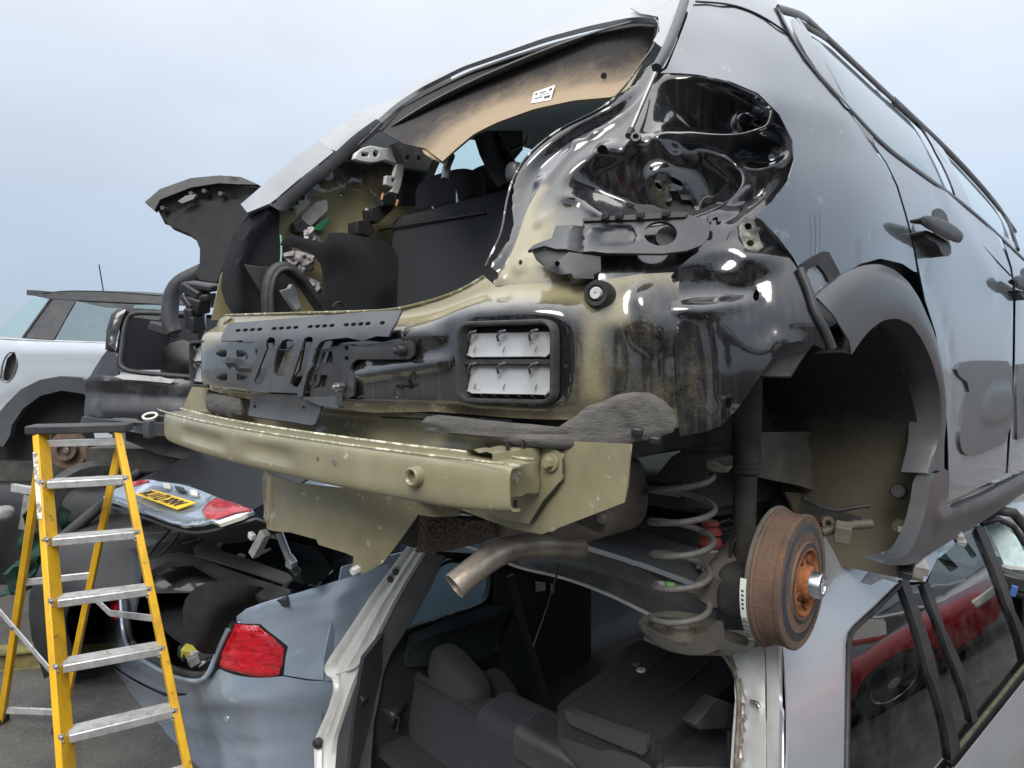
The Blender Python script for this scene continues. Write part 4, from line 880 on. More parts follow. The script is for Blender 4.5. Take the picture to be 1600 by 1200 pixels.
cushion('front_headrest', at_depth((775, 284), 2.15), (.22, .10, .11), mat('brown_grey_cloth', (.05, .042, .038), .9), c3, r=.6)
cushion('front_seat_back', at_depth((770, 330), 2.2) + np.array([0, 0, -.28]), (.4, .14, .5), M_fab, c3, r=.4)
# headliner hanging loose
hl_t = resample(hits(RE, D((470, 452), (545, 372), (640, 318), (780, 250), (920, 200), (1080, 150), (1240, 108), (1360, 85), (1430, 92))), 30)
hl_m = resample(hits(RE, D((560, 500), (620, 430), (740, 350), (880, 290), (1040, 238), (1200, 200), (1340, 180), (1415, 150))), 30)
hl_b = resample(hits(RE, D((618, 505), (700, 430), (790, 380), (900, 330), (1050, 290), (1200, 268), (1330, 262), (1390, 215))), 30)
hl_e = resample(hits(RE, D((692, 560), (735, 520), (800, 465), (880, 425), (1010, 378), (1150, 348), (1290, 336), (1340, 305))), 30)
hl_b = hl_b * .8 + hl_e * .2
dy = lambda a, k: a + (a - CAM) * k
def pushin(a, t): return np.array([p + (p - CAM) / np.linalg.norm(p - CAM) * t for p in a])
0
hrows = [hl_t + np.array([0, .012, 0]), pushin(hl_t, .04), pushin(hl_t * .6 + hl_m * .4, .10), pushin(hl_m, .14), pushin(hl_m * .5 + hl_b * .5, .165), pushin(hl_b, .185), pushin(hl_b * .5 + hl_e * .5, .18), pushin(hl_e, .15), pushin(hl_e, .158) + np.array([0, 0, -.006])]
hat = [1.0, 1.0, .95, .86, .72, .45, .1, .0, .0]  # dark in the top rows, blending to tan at the lower edge
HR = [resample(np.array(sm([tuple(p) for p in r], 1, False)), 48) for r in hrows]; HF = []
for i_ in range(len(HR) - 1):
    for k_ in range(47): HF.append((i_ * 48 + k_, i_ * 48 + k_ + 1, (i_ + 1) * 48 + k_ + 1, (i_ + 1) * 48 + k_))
put('headliner', np.concatenate(HR), HF, M_liner, c3, solid=.003, face=True, angle=70, attr=np.repeat(hat, 48), label='loose headliner, dark top and tan felt edge')
0
tng = hits(RE, tr('U', [(690, 120), (780, 160), (830, 240), (825, 330), (812, 430)])); 
loft('headliner_flap', [pushin(hits(RE, tr('U', [(660, 90), (625, 195), (720, 255), (800, 285)])), .20), pushin(hits(RE, tr('U', [(760, 60), (770, 150), (800, 200), (815, 290)])), .21), pushin(hits(RE, tr('U', [(900, 60), (870, 200), (840, 290), (825, 320)])), .20)], M_tan, c3, n=16, solid=.003)
tube('pillar_trim_edge', pushin(hits(RE, tr('U', [(880, 230), (850, 300), (835, 370), (826, 440)])), .24), .010, M_plast, c3)
stk = Plane(pushin(hits(RE, D((1040, 330))), .185)[0], RE.hit(D((1085, 300))[0]) - RE.hit(D((1010, 330))[0]), (0.3, .8, 1))
sp = pushin(hits(RE, D((1010, 322), (1083, 296), (1068, 348), (1000, 360))), .165)
put('headliner_label', list(sp), [(0, 1, 2, 3)], M_sticker, c3, smooth=False, solid=.001)
for (u0, u1, v0, v1) in ((.08, .2, .12, .3), (.3, .62, .18, .3), (.75, .9, .1, .3), (.1, .5, .55, .66), (.6, .9, .6, .8), (.35, .8, .42, .48)):
    q_ = [(sp[0] * (1 - u) + sp[1] * u) * (1 - v) + (sp[3] * (1 - u) + sp[2] * u) * v - (sp[0] - CAM) * .002 for u, v in ((u0, v0), (u1, v0), (u1, v1), (u0, v1))]
    put('label_print', q_, [(0, 1, 2, 3)], M_ink, c3, smooth=False)
lathe('headliner_hole', [(0, .001), (.006, .001), (.0065, 0)], pushin(hits(RE, D((1252, 263))), .16)[0], -(rayd(D((1252, 263))[0])), M_ink, c3, n=14)
# plastic hinge cover, brackets, trim
XU = xpl(-.50)
U = lambda *p: tr('U', p)
slab('white_trim_bracket', XU, U((75, 255), (92, 205), (150, 162), (210, 145), (320, 165), (380, 165), (405, 235), (440, 305), (405, 292), (330, 268), (262, 285), (215, 292), (110, 275)), M_wplast, c3, thick=.02, holes=[U((135, 205), (195, 205), (195, 237), (135, 235)), U(*circ((255, 215), 24, 10, 28))], bevel=.003)
slab('white_trim_bracket', XU, U((425, 300), (490, 305), (482, 380), (462, 480), (440, 552), (375, 530), (402, 492), (330, 470), (338, 395), (402, 400)), M_wplast, c3, thick=.015, holes=[U((385, 420), (412, 420), (412, 450), (385, 448))], bevel=.002)
slab('hinge_cover', xpl(-.53), U((400, 130), (490, 95), (640, 95), (720, 262), (690, 360), (490, 342), (470, 250)), M_gplast, c3, thick=.03, holes=[U((500, 230), (530, 232), (530, 262), (500, 262)), U((600, 235), (622, 238), (622, 270), (600, 268))], bevel=.004)
slab('left_rear_pillar_trim', xpl(-.56), U((480, 345), (660, 360), (700, 290), (735, 262), (700, 330), (668, 400), (645, 500), (620, 640), (470, 640)), M_carpet, c3, thick=.02)
slab('belt_reel', XU, U((310, 560), (340, 530), (420, 540), (430, 650), (300, 655)), M_plastd, c3, thick=.04, bevel=.006)
for a, b in (((300, 600), (312, 545)), ((420, 650), (436, 600))): tube('wire', path3(XU, U(a, b), n=4, smooth=0), .004, mat('orange_wire', (.45, .2, .06), .5) if 'orange_wire' not in MATS else MATS['orange_wire'], c3, n=6)
# dark roof fittings by the far windows: belts and brackets
for i, pts in enumerate([((1160, 100), (1260, 45), (1300, 90), (1340, 180)), ((1180, 60), (1230, 220), (1290, 340), (1370, 460)), ((1370, 190), (1500, 130), (1520, 60)), ((1330, 180), (1390, 260), (1420, 330))]):
    tube('seat_belt', np.array([at_depth(p, 1.75) for p in U(*pts)]), (.012, .05, .010, .018)[i], M_plastd, c3, flat=.3)
cushion('belt_guide', at_depth(U((1410, 375))[0], 1.6), (.04, .04, .05), M_clad, c3, r=.7)
slab('far_belt_panel', xpl(-.35), U((1180, 20), (1480, 20), (1480, 180), (1380, 300), (1290, 320), (1240, 180)), M_plastd, c3, thick=.02)
0 and slab('far_header', xpl(-.50), U((930, 180), (1000, 120), (1240, 60), (1240, 210), (1080, 205)), M_plastd, c3, thick=.02)
# left boot trim
CAR = xpl(-.575)
relief('left_boot_trim', CAR, C_((612, 418), (560, 432), (500, 465), (440, 535), (400, 620), (375, 710), (368, 800), (385, 870), (410, 915), (445, 925), (700, 940), (700, 600), (640, 560), (640, 470)), M_carpet, c3, step=.02, solid=.01, feats=[('path', C_((600, 430), (500, 520), (440, 640), (420, 780), (440, 900)), .03, .05, .02)])
relief('panel_backing', xpl(-.63), C_((640, 350), (800, 350), (960, 340), (960, 400), (800, 480), (640, 480)), M_plastd, c3, step=.1)
relief('wheel_house_trim', xpl(-.50), C_((660, 575), (690, 548), (740, 565), (830, 592), (860, 548), (930, 545), (1100, 575), (1170, 615), (1200, 700), (1250, 865), (1100, 905), (880, 920), (855, 880), (850, 760), (835, 690), (790, 640), (720, 615), (655, 600)), M_carpet, c3, step=.02, solid=.012, feats=[('path', C_((870, 590), (1000, 640), (1100, 800)), .02, .08, .04), ('path', C_((690, 570), (830, 620), (860, 720)), .008, .02, .01)])
slab('boot_trim_flap', xpl(-.54), C_((480, 690), (540, 700), (620, 705), (600, 780), (585, 860), (560, 830)), M_plast, c3, thick=.008)
slab('control_unit', xpl(-.57), C_((745, 470), (820, 400), (862, 392), (870, 440), (790, 515), (760, 505)), M_gplast, c3, thick=.03, label='small grey control unit clipped to the side')
slab('circuit_board', xpl(-.575), C_((800, 520), (872, 470), (878, 490), (840, 535), (812, 535)), M_green, c3, thick=.006)
slab('connector_block', xpl(-.56), C_((712, 500), (745, 475), (780, 510), (755, 545), (720, 540)), M_plastd, c3, thick=.03)
for pts in (C_((750, 520), (800, 515), (810, 580), (770, 600), (745, 575)), C_((655, 640), (700, 628), (760, 630), (805, 660), (800, 720), (735, 740), (690, 710)), C_((760, 740), (830, 770), (835, 850), (790, 830))):
    relief('foil_insulation', xpl(-.565), pts, M_foil, c3, step=.008, dome=(.02, .03), noise=(.006, .012), solid=.002)
tube('green_wire', path3(xpl(-.565), C_((648, 555), (652, 620), (648, 690)), n=8), .003, mat('mint_wire', (.35, .6, .45), .5), c3, n=6)
hoop = path3(xpl(-.47), C_((590, 920), (585, 820), (605, 730), (655, 698), (710, 730), (770, 800), (835, 900)), n=40)
tube('rubber_seal_hoop', hoop, .017, M_rubber, c3, n=10)
tube('rubber_seal_hoop', hoop + np.array([.022, 0, -.006]), .008, M_rubber, c3, n=8)
slab('white_connector', xpl(-.50), C_((655, 810), (690, 800), (700, 780), (720, 800), (745, 890), (720, 905), (680, 850)), M_wplast, c3, thick=.02)
tube('pull_strap', path3(xpl(-.40), C_((890, 890), (905, 868), (930, 865), (950, 895)), n=12), .004, M_rubber, c3, n=6)
slab('latch_pack', xpl(-.54), C_((1000, 490), (1060, 480), (1085, 540), (1060, 560), (1000, 545)), M_plastd, c3, thick=.05)
slab('latch_pack', xpl(-.52), C_((1065, 430), (1100, 415), (1180, 425), (1100, 500), (1075, 490)), M_plastd, c3, thick=.05)
tube('belt_clip_dot', path3(XU, C_((1042, 435), (1050, 440)), n=3, smooth=0), .005, M_wplast, c3, n=6)

# ================================================================ rear axle
K = lambda *p: tr('K', p)
spc = at_depth(K((350, 560))[0], 1.30)
th = np.linspace(0, 2 * math.pi * 4.7, 240); q_ = th / th[-1]
hr = -.205 - .292 * q_
rad = .056 + .004 * np.sin(q_ * 6)
sp_path = np.stack([spc[0] + rad * np.cos(.6 - th), spc[1] + rad * np.sin(.6 - th), hr], 1)
spring = tube('coil_spring', sp_path, .0060, M_spring, c3, n=12)
def nearest(px):   # spring wire point seen at a pixel: nearest front side
    best = None
    for i, p in enumerate(sp_path):
        v = ROT.T @ (p - CAM); X_, Y_ = 800 + FOC * v[0] / -v[2], 600 - FOC * v[1] / -v[2]
        e = (X_ - px[0]) ** 2 + (Y_ - px[1]) ** 2 + (30 * (-v[2]) ** 2)
        if best is None or e < best[0]: best = (e, i)
    return best[1]
for q, m_ in (((238, 690), M_wplast), ((300, 694), mat('green_paint_dot', (.25, .60, .15), .5))):
    i = nearest(K(q)[0]); tube('paint_mark', sp_path[max(0, i - 2):i + 2], .0071, m_, spring, n=10)
lathe('spring_seat_pan', [(.0, -.508), (.018, -.508), (.020, -.496), (.026, -.494), (.028, -.506), (.062, -.510), (.074, -.506), (.080, -.496)], (spc[0], spc[1], 0), (0, 0, 1), M_under, c3, n=36)
pan_o = K((152, 905), (170, 935), (200, 950), (240, 980), (300, 1000), (310, 1028), (370, 1035), (410, 990), (470, 985), (500, 930), (530, 900), (565, 905), (575, 990), (600, 1010), (690, 1035), (720, 960), (735, 1000), (725, 1050), (680, 1078), (600, 1055), (540, 1050), (480, 1075), (380, 1078), (290, 1060), (220, 1020), (175, 975))
pan_s = Rear(lambda x, h: spc[1] - .078 + 0.9 * (x - spc[0] + .0) ** 2 * 2)
relief('spring_pan_skirt', pan_s, pan_o, M_undd, c3, step=.012, solid=.004)
pv, pf = [], []
ctr = [(spc[0] - .07, spc[1] - .01), (spc[0] - .05, spc[1] - .05), (spc[0], spc[1] - .06), (spc[0] + .05, spc[1] - .05), (spc[0] + .10, spc[1] + .0), (spc[0] + .12, spc[1] + .08), (spc[0] + .07, spc[1] + .09), (spc[0] - .04, spc[1] + .08)]
put('spring_pan', [(x, y, -.515) for x, y in ctr] , [tuple(range(8))], M_under, c3, solid=.008, smooth=False)
# damper
dp = at_depth((1167, 760), 1.33)
lathe('damper', [(0, -.40), (.019, -.40), (.0205, -.39), (.0205, -.212), (.024, -.210), (.0275, -.206), (.0275, -.200), (.026, -.198), (.0275, -.196), (.0275, -.190), (.026, -.188), (.0275, -.186), (.0275, .12), (0, .12)], (dp[0], dp[1], 0), (.01, 0, 1), M_undd, c3, n=28)
# drum brake
ax_ = np.array([.997, .04, -.015]); ax_ /= np.linalg.norm(ax_)
dr = bpy.data.objects.new('drum_brake', None); col.objects.link(dr); dr.parent = c3; OFF[dr.name] = OFF[c3.name]
HB = at_depth((1255, 909), 1.19)
lathe('back_plate', [(.0, -0.0612), (.10, -0.0612), (.118, -0.0576), (.124, -0.0533), (.1245, -0.0490), (.121, -0.0475), (.115, -0.0490)], HB, ax_, M_under, dr, n=64)
lathe('drum', [(.110, -0.0490), (.1205, -0.0482), (.122, -0.0446), (.1205, -0.0410), (.1165, -0.0396), (.1165, -0.0360), (.1150, -0.0346), (.1150, -0.0086), (.1165, -0.0072), (.1165, -0.0007), (.114, .001), (.101, .001)], HB, ax_, M_rust, dr, n=72, angle=25)
lathe('drum_face_ring', [(.101, .001), (.0985, .002), (.088, .002), (.0865, .0028)], HB, ax_, M_rustring, dr, n=64)
lathe('drum_face', [(.0865, .0028), (.070, .0028), (.068, .006), (.0605, .006), (.058, .004)], HB, ax_, M_rust, dr, n=64)
lathe('drum_face_ring', [(.068, .0062), (.0655, .0066), (.0635, .0062)], HB, ax_, M_rustring, dr, n=64)
lathe('hub_flange', [(.0595, .0065), (.056, .008), (.052, .001), (.047, -.003), (.034, -.002), (.030, .004), (.029, .012), (.026, .015), (.0, .015)], HB, ax_, M_rusto, dr, n=56, angle=25)
u_ = np.array([0, 0, 1.0]) - ax_ * ax_[2]; u_ /= np.linalg.norm(u_); v_ = np.cross(ax_, u_)
for k in range(8):
    a = 2 * math.pi * (k + .3) / 8; c_ = HB + .0435 * (math.cos(a) * u_ + math.sin(a) * v_)
    if k % 2 == 0:
        ho = lathe('wheel_stud_hole', [(.0095, .003), (.0085, .0045), (.0065, .0045), (.0055, .001), (.0055, -.004)], c_, ax_, M_rusto, dr, n=16)
        lathe('hole_bottom', [(0, -.003), (.0056, -.003)], c_, ax_, M_ink, ho, n=12)
    else: lathe('hub_boss', [(.009, -.004), (.0075, .003), (.004, .0035), (0, .0035)], c_, ax_, M_rusto, dr, n=14)
lathe('hub_cap', [(.0225, .008), (.0225, .030), (.021, .033), (.0135, .034), (.013, .032), (0, .032)], HB, ax_, M_zinc, dr, n=40)
lathe('hub_cap_seat', [(.029, .012), (.026, .0155), (.0225, .0155)], HB, ax_, M_rusto, dr, n=40)
cpl = HB + ax_ * .0322
V_l = [cpl + a * u_ * 1 + b * v_ for a, b in ((-.012, -.006), (-.012, .006), (.012, .006), (.012, -.006))]
put('cap_label', V_l, [(0, 1, 2, 3)], M_sticker, dr, smooth=False)
for k in range(7):
    a0 = -.010 + k * .003; put('cap_bar_code', [cpl + ax_ * .0004 + a * u_ + b * v_ for a, b in ((a0, -.004), (a0, .004), (a0 + .0012 + .0006 * (k % 2), .004), (a0 + .0012 + .0006 * (k % 2), -.004))], [(0, 1, 2, 3)], M_ink, dr, smooth=False)
# paper label on the rim of the back plate
tl = []
for k in range(13):
    a = math.radians(-118 + k * 4.2) + math.pi
    for r_ in (-.080, -.0705):
        tl.append(HB + ax_ * r_ + .1252 * (math.cos(a) * u_ + math.sin(a) * v_))
def lab_arc(a0, a1, r0, r1, rad_, m_, nm, n=12):
    V = [];
    for k in range(n + 1):
        a = a0 + (a1 - a0) * k / n
        for r_ in (r0, r1): V.append(HB + ax_ * r_ + rad_ * (math.cos(a) * u_ + math.sin(a) * v_))
    return put(nm, V, [(2 * k, 2 * k + 1, 2 * k + 3, 2 * k + 2) for k in range(n)], m_, dr)
best = min(np.radians(np.arange(0, 360, 2)), key=lambda a: (lambda v: v[0] / -v[2])(ROT.T @ (HB + .124 * (math.cos(a) * u_ + math.sin(a) * v_) - ax_ * .07 - CAM)))
sgn = 1 if (math.cos(best + .3)) < math.cos(best - .3) else -1
lab_arc(best - sgn * .25, best + sgn * .75, -.0595, -.0490, .1262, M_sticker, 'bar_code_label')
for k in range(16):
    a0 = best + sgn * (.30 + k * .026); lab_arc(a0, a0 + sgn * (.010 + .004 * (k % 3)), -.0590, -.0495, .1265, M_ink, 'bar_code_print', n=1)
for k in range(5):
    a0 = best + sgn * (-.1 + k * .06); lab_arc(a0, a0 + sgn * .03, -.0565, -.0525, .1265, M_ink, 'label_print', n=1)
# stub axle, trailing arm, cable, beam, bump stop
kn = HB - ax_ * .11
cushion('stub_axle', at_depth(K((645, 735))[0], 1.29), (.06, .09, .10), M_undd, c3, r=.6)
tube('trailing_arm', np.array([kn + np.array([-.05, -.02, -.05]), kn + np.array([-.07, .15, .0]), (.56, .40, -.40), (.50, .60, -.38)]), .035, M_under, c3, n=10)
tube('twist_beam', np.array([(.62, .22, -.41), (.3, .26, -.41), (-.3, .26, -.41), (-.62, .22, -.41)]), .04, M_undd, c3, n=10)
0 and loft('arm_web', [[kn + np.array([-.06, -.05, -.06]), kn + np.array([-.07, .0, -.02]), kn + np.array([-.06, .1, .0])], [spc + np.array([.05, -.02, .05]), spc + np.array([.03, .06, .06]), spc + np.array([.0, .16, .10])]], M_under, c3, n=12, solid=.01)
bs = at_depth(K((500, 470))[0], 1.42)
lathe('bump_stop', [(0, .036), (.016, .036), (.019, .030), (.015, .024), (.021, .018), (.024, .010), (.017, .003), (.023, -.004), (.026, -.012), (.024, -.018)], bs, (0, 0, 1), mat('faded_red_rubber', (.30, .05, .05), .7, c2=(.16, .05, .045), scale=20), c3, n=28)
lathe('bump_stop_cup', [(.028, -.018), (.030, -.022), (.026, -.034), (.023, -.06), (.02, -.062)], bs, (0, 0, 1), M_gplast, c3, n=28)
for k in range(8):
    a = 2 * math.pi * k / 8; box('cup_finger', bs + np.array([.0245 * math.cos(a), .0245 * math.sin(a), -.05]), (.008, .008, .026), M_gplast, c3, rot=(0, 0, a), bevel=.001)
tube('sensor_wire', np.array([at_depth(p, 1.33) for p in K((715, 462), (650, 460), (622, 480), (605, 560), (585, 640), (560, 655))]), .0035, M_rubber, c3, n=8)
lathe('wire_plug', [(0, -.006), (.006, -.006), (.006, .006), (0, .006)], at_depth(K((563, 645))[0], 1.33), (1, -.3, .2), M_plastd, c3, n=12)
tube('sensor_wire', np.array([at_depth(p, 1.42) for p in K((545, 390), (600, 375), (645, 395), (600, 420), (560, 430))]), .004, M_rubber, c3, n=8)
relief('axle_bracket', xpl(.58), K((900, 232), (1010, 235), (1040, 270), (1052, 370), (1120, 400), (1230, 330), (1290, 380), (1330, 520), (1180, 500), (1060, 470), (960, 400)), M_khakid, c3, step=.02, solid=.006, feats=[('path', K((1030, 250), (1050, 380)), .02, .02, .012)])
tube('brake_cable', np.array([at_depth(p, 1.36) for p in K((1080, 440), (1150, 420), (1250, 400), (1340, 395))]), .0095, M_khakid, c3, n=10)
box('cable_clip', at_depth(K((1190, 440))[0], 1.34), (.03, .035, .035), M_under, c3, rot=(.2, .1, .3))
lathe('cable_bush', [(.006, 0), (.013, 0), (.014, -.02)], at_depth(K((1115, 390))[0], 1.37), (.6, -.7, .2), M_rust, c3, n=16)
slab('spring_upper_mount', ypl(spc[1] - .03), K((290, 50), (330, 25), (480, 50), (510, 60), (505, 120), (420, 150), (240, 175), (210, 150)), M_undd, c3, thick=.08)
slab('mount_tab', ypl(spc[1] - .05), K((470, 65), (520, 75), (560, 100), (605, 95), (580, 130), (520, 125), (480, 110)), M_under, c3, thick=.012)
# exhaust
mv, mf = [], []
for j, (y, k) in enumerate(((-.36, .0), (-.36, .86), (-.345, 1), (-.30, 1), (-.2, 1), (-.085, 1), (-.07, .86), (-.07, 0))):
    for i in range(32):
        a = 2 * math.pi * i / 32; ex = lambda c: math.copysign(abs(c) ** .75, c)
        mv.append((.400 + .085 * k * ex(math.cos(a)), y, -.250 + .082 * k * ex(math.sin(a))))
for j in range(7):
    for i in range(32): mf.append((j * 32 + i, j * 32 + (i + 1) % 32, (j + 1) * 32 + (i + 1) % 32, (j + 1) * 32 + i))
muf = put('exhaust_muffler', mv, mf, M_muff, c3, angle=40)
tp = np.array([at_depth((905, 856), 1.22), at_depth((860, 852), 1.16), at_depth((812, 853), 1.10), at_depth((772, 866), 1.06), at_depth((738, 893), 1.035), at_depth((710, 916), 1.02)])
tp = np.array(sm([tuple(p) for p in tp], 3, False))
TP = []
tpm = tube('tail_pipe', tp, np.linspace(.0200, .0212, len(tp)), M_pipe, c3, n=20, cap=False)
tpm.modifiers.new('solid', 'SOLIDIFY').thickness = .0022
# flat cut on the pipe mouth
lathe('muffler_bolt', [(0, .012), (.005, .012), (.008, .010), (.0085, 0), (.012, 0), (.012, -.01)], at_depth(I((934, 1008))[0], 1.08), (.3, -.95, 0), M_under, muf, n=10)
box('muffler_bracket', at_depth(I((880, 1020))[0], 1.10), (.05, .02, .022), M_undd, muf, rot=(0, .3, .3), bevel=.005)
HS = Rear(lambda x, h: -.40 + 1.5 * (x - .22) ** 2)
M_shield = mat('brown_dimpled_shield', (.11, .085, .07), .55, metal=.5)
nt_ = M_shield.node_tree; vb = nt_.nodes.new('ShaderNodeTexVoronoi'); vb.inputs['Scale'].default_value = 120
tcs = nt_.nodes.new('ShaderNodeTexCoord'); bps = nt_.nodes.new('ShaderNodeBump'); bps.inputs['Strength'].default_value = .9; bps.inputs['Distance'].default_value = .006
nt_.links.new(tcs.outputs['Object'], vb.inputs['Vector']); nt_.links.new(vb.outputs['Distance'], bps.inputs['Height']); nt_.links.new(bps.outputs[0], nt_.nodes['Principled BSDF'].inputs['Normal'])
Rr = lambda *p: tr('R', p)
relief('heat_shield', HS, Rr((945, 520), (1100, 535), (1320, 560), (1330, 640), (1200, 680), (1050, 710), (930, 715), (940, 620)), M_shield, c3, step=.01, feats=[('path', Rr((1010, 530), (1000, 700)), .01, .03, .015), ('path', Rr((1180, 540), (1180, 680)), .008, .03, .02)], solid=.003)
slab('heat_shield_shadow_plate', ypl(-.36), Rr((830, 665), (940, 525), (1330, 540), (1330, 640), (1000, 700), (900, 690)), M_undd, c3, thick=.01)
slab('boot_floor_underside', zpl(-.165), [(660, 690), (960, 690), (1060, 700), (1010, 640), (700, 640)], M_undd, c3, thick=.01) if False else 0
tube('hanging_wire', np.array([at_depth(p, 1.5) for p in tr('O', [(1240, 190), (1225, 270), (1180, 420), (1115, 600)])]), .0022, M_rubber, c3, n=6)

box('rear_side_member', (.50, -.15, -.10), (.07, .60, .13), M_undd, c3, bevel=.008)
box('fuel_tank', (-.02, .62, -.345), (1.0, .55, .13), M_undd, c3, bevel=.03, seg=3)
put('boot_floor_pan', [(-.60, -.47, -.155), (.47, -.47, -.155), (.47, .20, -.155), (-.60, .20, -.155)], [(0, 1, 2, 3)], M_under, c3, solid=.006, smooth=False)
tube('brake_hose', np.array(sm([tuple(at_depth(p, 1.36)) for p in K((560, 30), (600, 130), (640, 240), (620, 340), (660, 420), (700, 470))], 2, False)), .005, M_rubber, c3, n=8)
tube('hand_brake_cable', np.array(sm([tuple(at_depth(p, 1.45)) for p in K((1330, 300), (1240, 310), (1150, 330), (1060, 300), (980, 260))], 2, False)), .005, M_rubber, c3, n=8)

# ================================================================ silver estate underneath
es = thing('estate_car', 'silver grey estate without tailgate, carrying the black hatchback on its roof', 'car', (0.1, 1.6, -E))
EY = math.radians(3.7); tE, cE = math.tan(EY), math.cos(EY)
def xe(h): return .78 - .64 * np.clip(h + .95, 0, None) ** 2 - .1 * np.clip(-.95 - h, 0, None) ** 2
EO = Rear(lambda x, h: -.12 + (.2 + .27 * (h + .5)) / cE - x * tE)
ESD = Side(lambda y, h: xe(h) / cE + tE * (y + .12))
def epl(xl): return Side(lambda y, h: xl / cE + tE * (y + .12))
def ey(yl): return Rear(lambda x, h: -.12 + yl / cE - x * tE)
def ew(xl, yl, h): return np.array([cE * xl + math.sin(EY) * yl, -.12 - math.sin(EY) * xl + cE * yl, h])
Q_ = lambda *p: tr('Q', p)
O_ = lambda *p: tr('O', p)
# right rear pillar and jamb
relief('tailgate_jamb', EO, Q_((1060, 440), (1145, 555), (1175, 592), (1205, 640), (1225, 720), (1232, 820), (1226, 900), (1214, 1050), (1205, 1200), (1205, 1420), (1400, 1420), (1400, 1000), (1392, 550), (1392, 440)), M_jamb, es, step=.012, solid=.003,
       feats=[('path', Q_((1150, 540), (1190, 590), (1240, 680), (1262, 800), (1258, 950), (1245, 1120), (1238, 1400)), -.014, .008, .006), ('path', Q_((1170, 530), (1215, 590), (1268, 690), (1290, 800), (1285, 950), (1268, 1120), (1262, 1400)), .004, .006, .004),
              ('poly', Q_((1330, 740), (1390, 735), (1390, 795), (1330, 795)), .006, .006), ('poly', Q_((1330, 875), (1390, 870), (1390, 932), (1335, 930)), .006, .006), ('path', Q_((1360, 800), (1365, 870)), .008, .006, .004)])
tube('jamb_seal', path3(EO, Q_((1140, 550), (1180, 592), (1232, 680), (1252, 800), (1248, 950), (1236, 1120), (1228, 1400)), d=-.002, n=40), .005, mat('rusty_old_seal', (.12, .09, .065), .8, c2=(.3, .28, .24), scale=40), es, n=6)
tube('latch_striker', np.array([EO.hit(p) + np.array([0, -.014, 0]) for p in Q_((1335, 818), (1352, 822), (1372, 828), (1382, 850))]), .004, M_steel, es, n=8)
relief('pillar_edge', EO, Q_((1394, 440), (1400, 700), (1404, 1420), (1482, 1420), (1480, 1000), (1478, 555), (1474, 440)), M_jamb, es, d=.004, step=.02, solid=.004, feats=[('path', Q_((1410, 440), (1415, 1400)), -.010, .008, .005)])
relief('rear_side_panel', ESD, [(1222, 1300), (1222, 1000), (1222, 900), (1240, 850), (1300, 832), (1420, 835), (1412, 905), (1404, 913), (1400, 918)] + N_((345, 622), (325, 650), (316, 700), (308, 1300), (306, 1420)), M_silver, es, step=.03, solid=.003)
pe_ = [EO.hit(p) + np.array([0, -.004, 0]) for p in Q_((1474, 440), (1478, 555), (1480, 1000), (1482, 1420))]; pb_ = [ESD.hit(p) for p in ((1222, 985), (1222, 1017), (1222, 1143), (1222, 1262))]
loft('pillar_corner', [pe_, [a * .5 + b * .5 + np.array([.004, -.002, 0]) for a, b in zip(pe_, pb_)], pb_], M_silver, es, n=20, solid=.003)
relief('scuff_patch', ESD, N_((378, 440), (405, 405), (440, 372), (500, 366), (520, 400), (525, 440), (470, 425), (420, 452)), mat('pale_scuff', (.62, .62, .62), .5, c2=(.4, .4, .42), scale=30), es, d=.002, step=.03)
# side glass, frames
relief('quarter_glass', ESD, N_((322, 700), (330, 655), (350, 630), (530, 462), (560, 540), (630, 780), (735, 1168), (640, 1290), (312, 1300)), M_glassd, es, d=-.004, step=.04, solid=0)
tube('glass_seal', path3(ESD, N_((312, 1290), (320, 700), (330, 652), (350, 625), (440, 545), (530, 455)), d=.003, n=40), .006, M_rubber, es, n=8)
relief('door_frame_post', ESD, N_((528, 430), (560, 425), (600, 540), (690, 850), (772, 1110), (735, 1168), (640, 790), (560, 520)), M_plastd, es, d=.006, step=.04, solid=.012)
relief('fixed_glass', ESD, N_((575, 460), (650, 450), (720, 660), (840, 1010), (775, 1090), (700, 850), (610, 540)), M_glassd, es, d=-.006, step=.05, solid=0)
relief('door_frame_post', ESD, N_((628, 452), (650, 440), (720, 640), (852, 1010), (828, 1014), (735, 740), (660, 540)), M_plastd, es, d=.003, step=.04, solid=.01)
relief('rear_door_glass', ESD, N_((660, 445), (690, 360), (780, 285), (852, 232), (900, 350), (970, 540), (1036, 755), (950, 870), (856, 985), (790, 800), (720, 620)), M_glassd, es, d=-.006, step=.05, solid=0)
relief('front_frame_post', ESD, N_((838, 215), (870, 200), (920, 330), (1000, 560), (1075, 770), (1045, 795), (960, 520), (880, 310)), M_plastd, es, d=.005, step=.04, solid=.012)
tube('belt_seal', path3(ESD, N_((770, 1110), (860, 1000), (950, 890), (1043, 775), (1150, 640)), d=.004, n=20), .006, mat('mossy_belt_seal', (.09, .095, .045), .9, c2=(.045, .05, .04), scale=40), es, n=6)
relief('belt_strip', ESD, N_((735, 1168), (775, 1115), (1043, 795), (1150, 660), (1150, 710), (1043, 845), (775, 1185), (745, 1185)), M_plastd, es, d=.002, step=.05, solid=.008)
relief('rear_door', ESD, N_((640, 1300), (760, 1195), (1043, 850), (1150, 715), (1200, 900), (1200, 1420), (640, 1420)), M_silver, es, step=.05, solid=.003)
relief('lower_side_panel', ESD, N_((306, 1300), (640, 1300), (740, 1195), (620, 1430), (306, 1430)), M_silver, es, d=-.001, step=.06, solid=.003)
relief('roof_side_rail', ESD, N_((520, 425), (600, 330), (700, 270), (855, 180), (1000, 120), (1060, 110), (1060, 160), (870, 205), (700, 320), (640, 440), (560, 440)), M_silver, es, d=.001, step=.05, solid=.003)
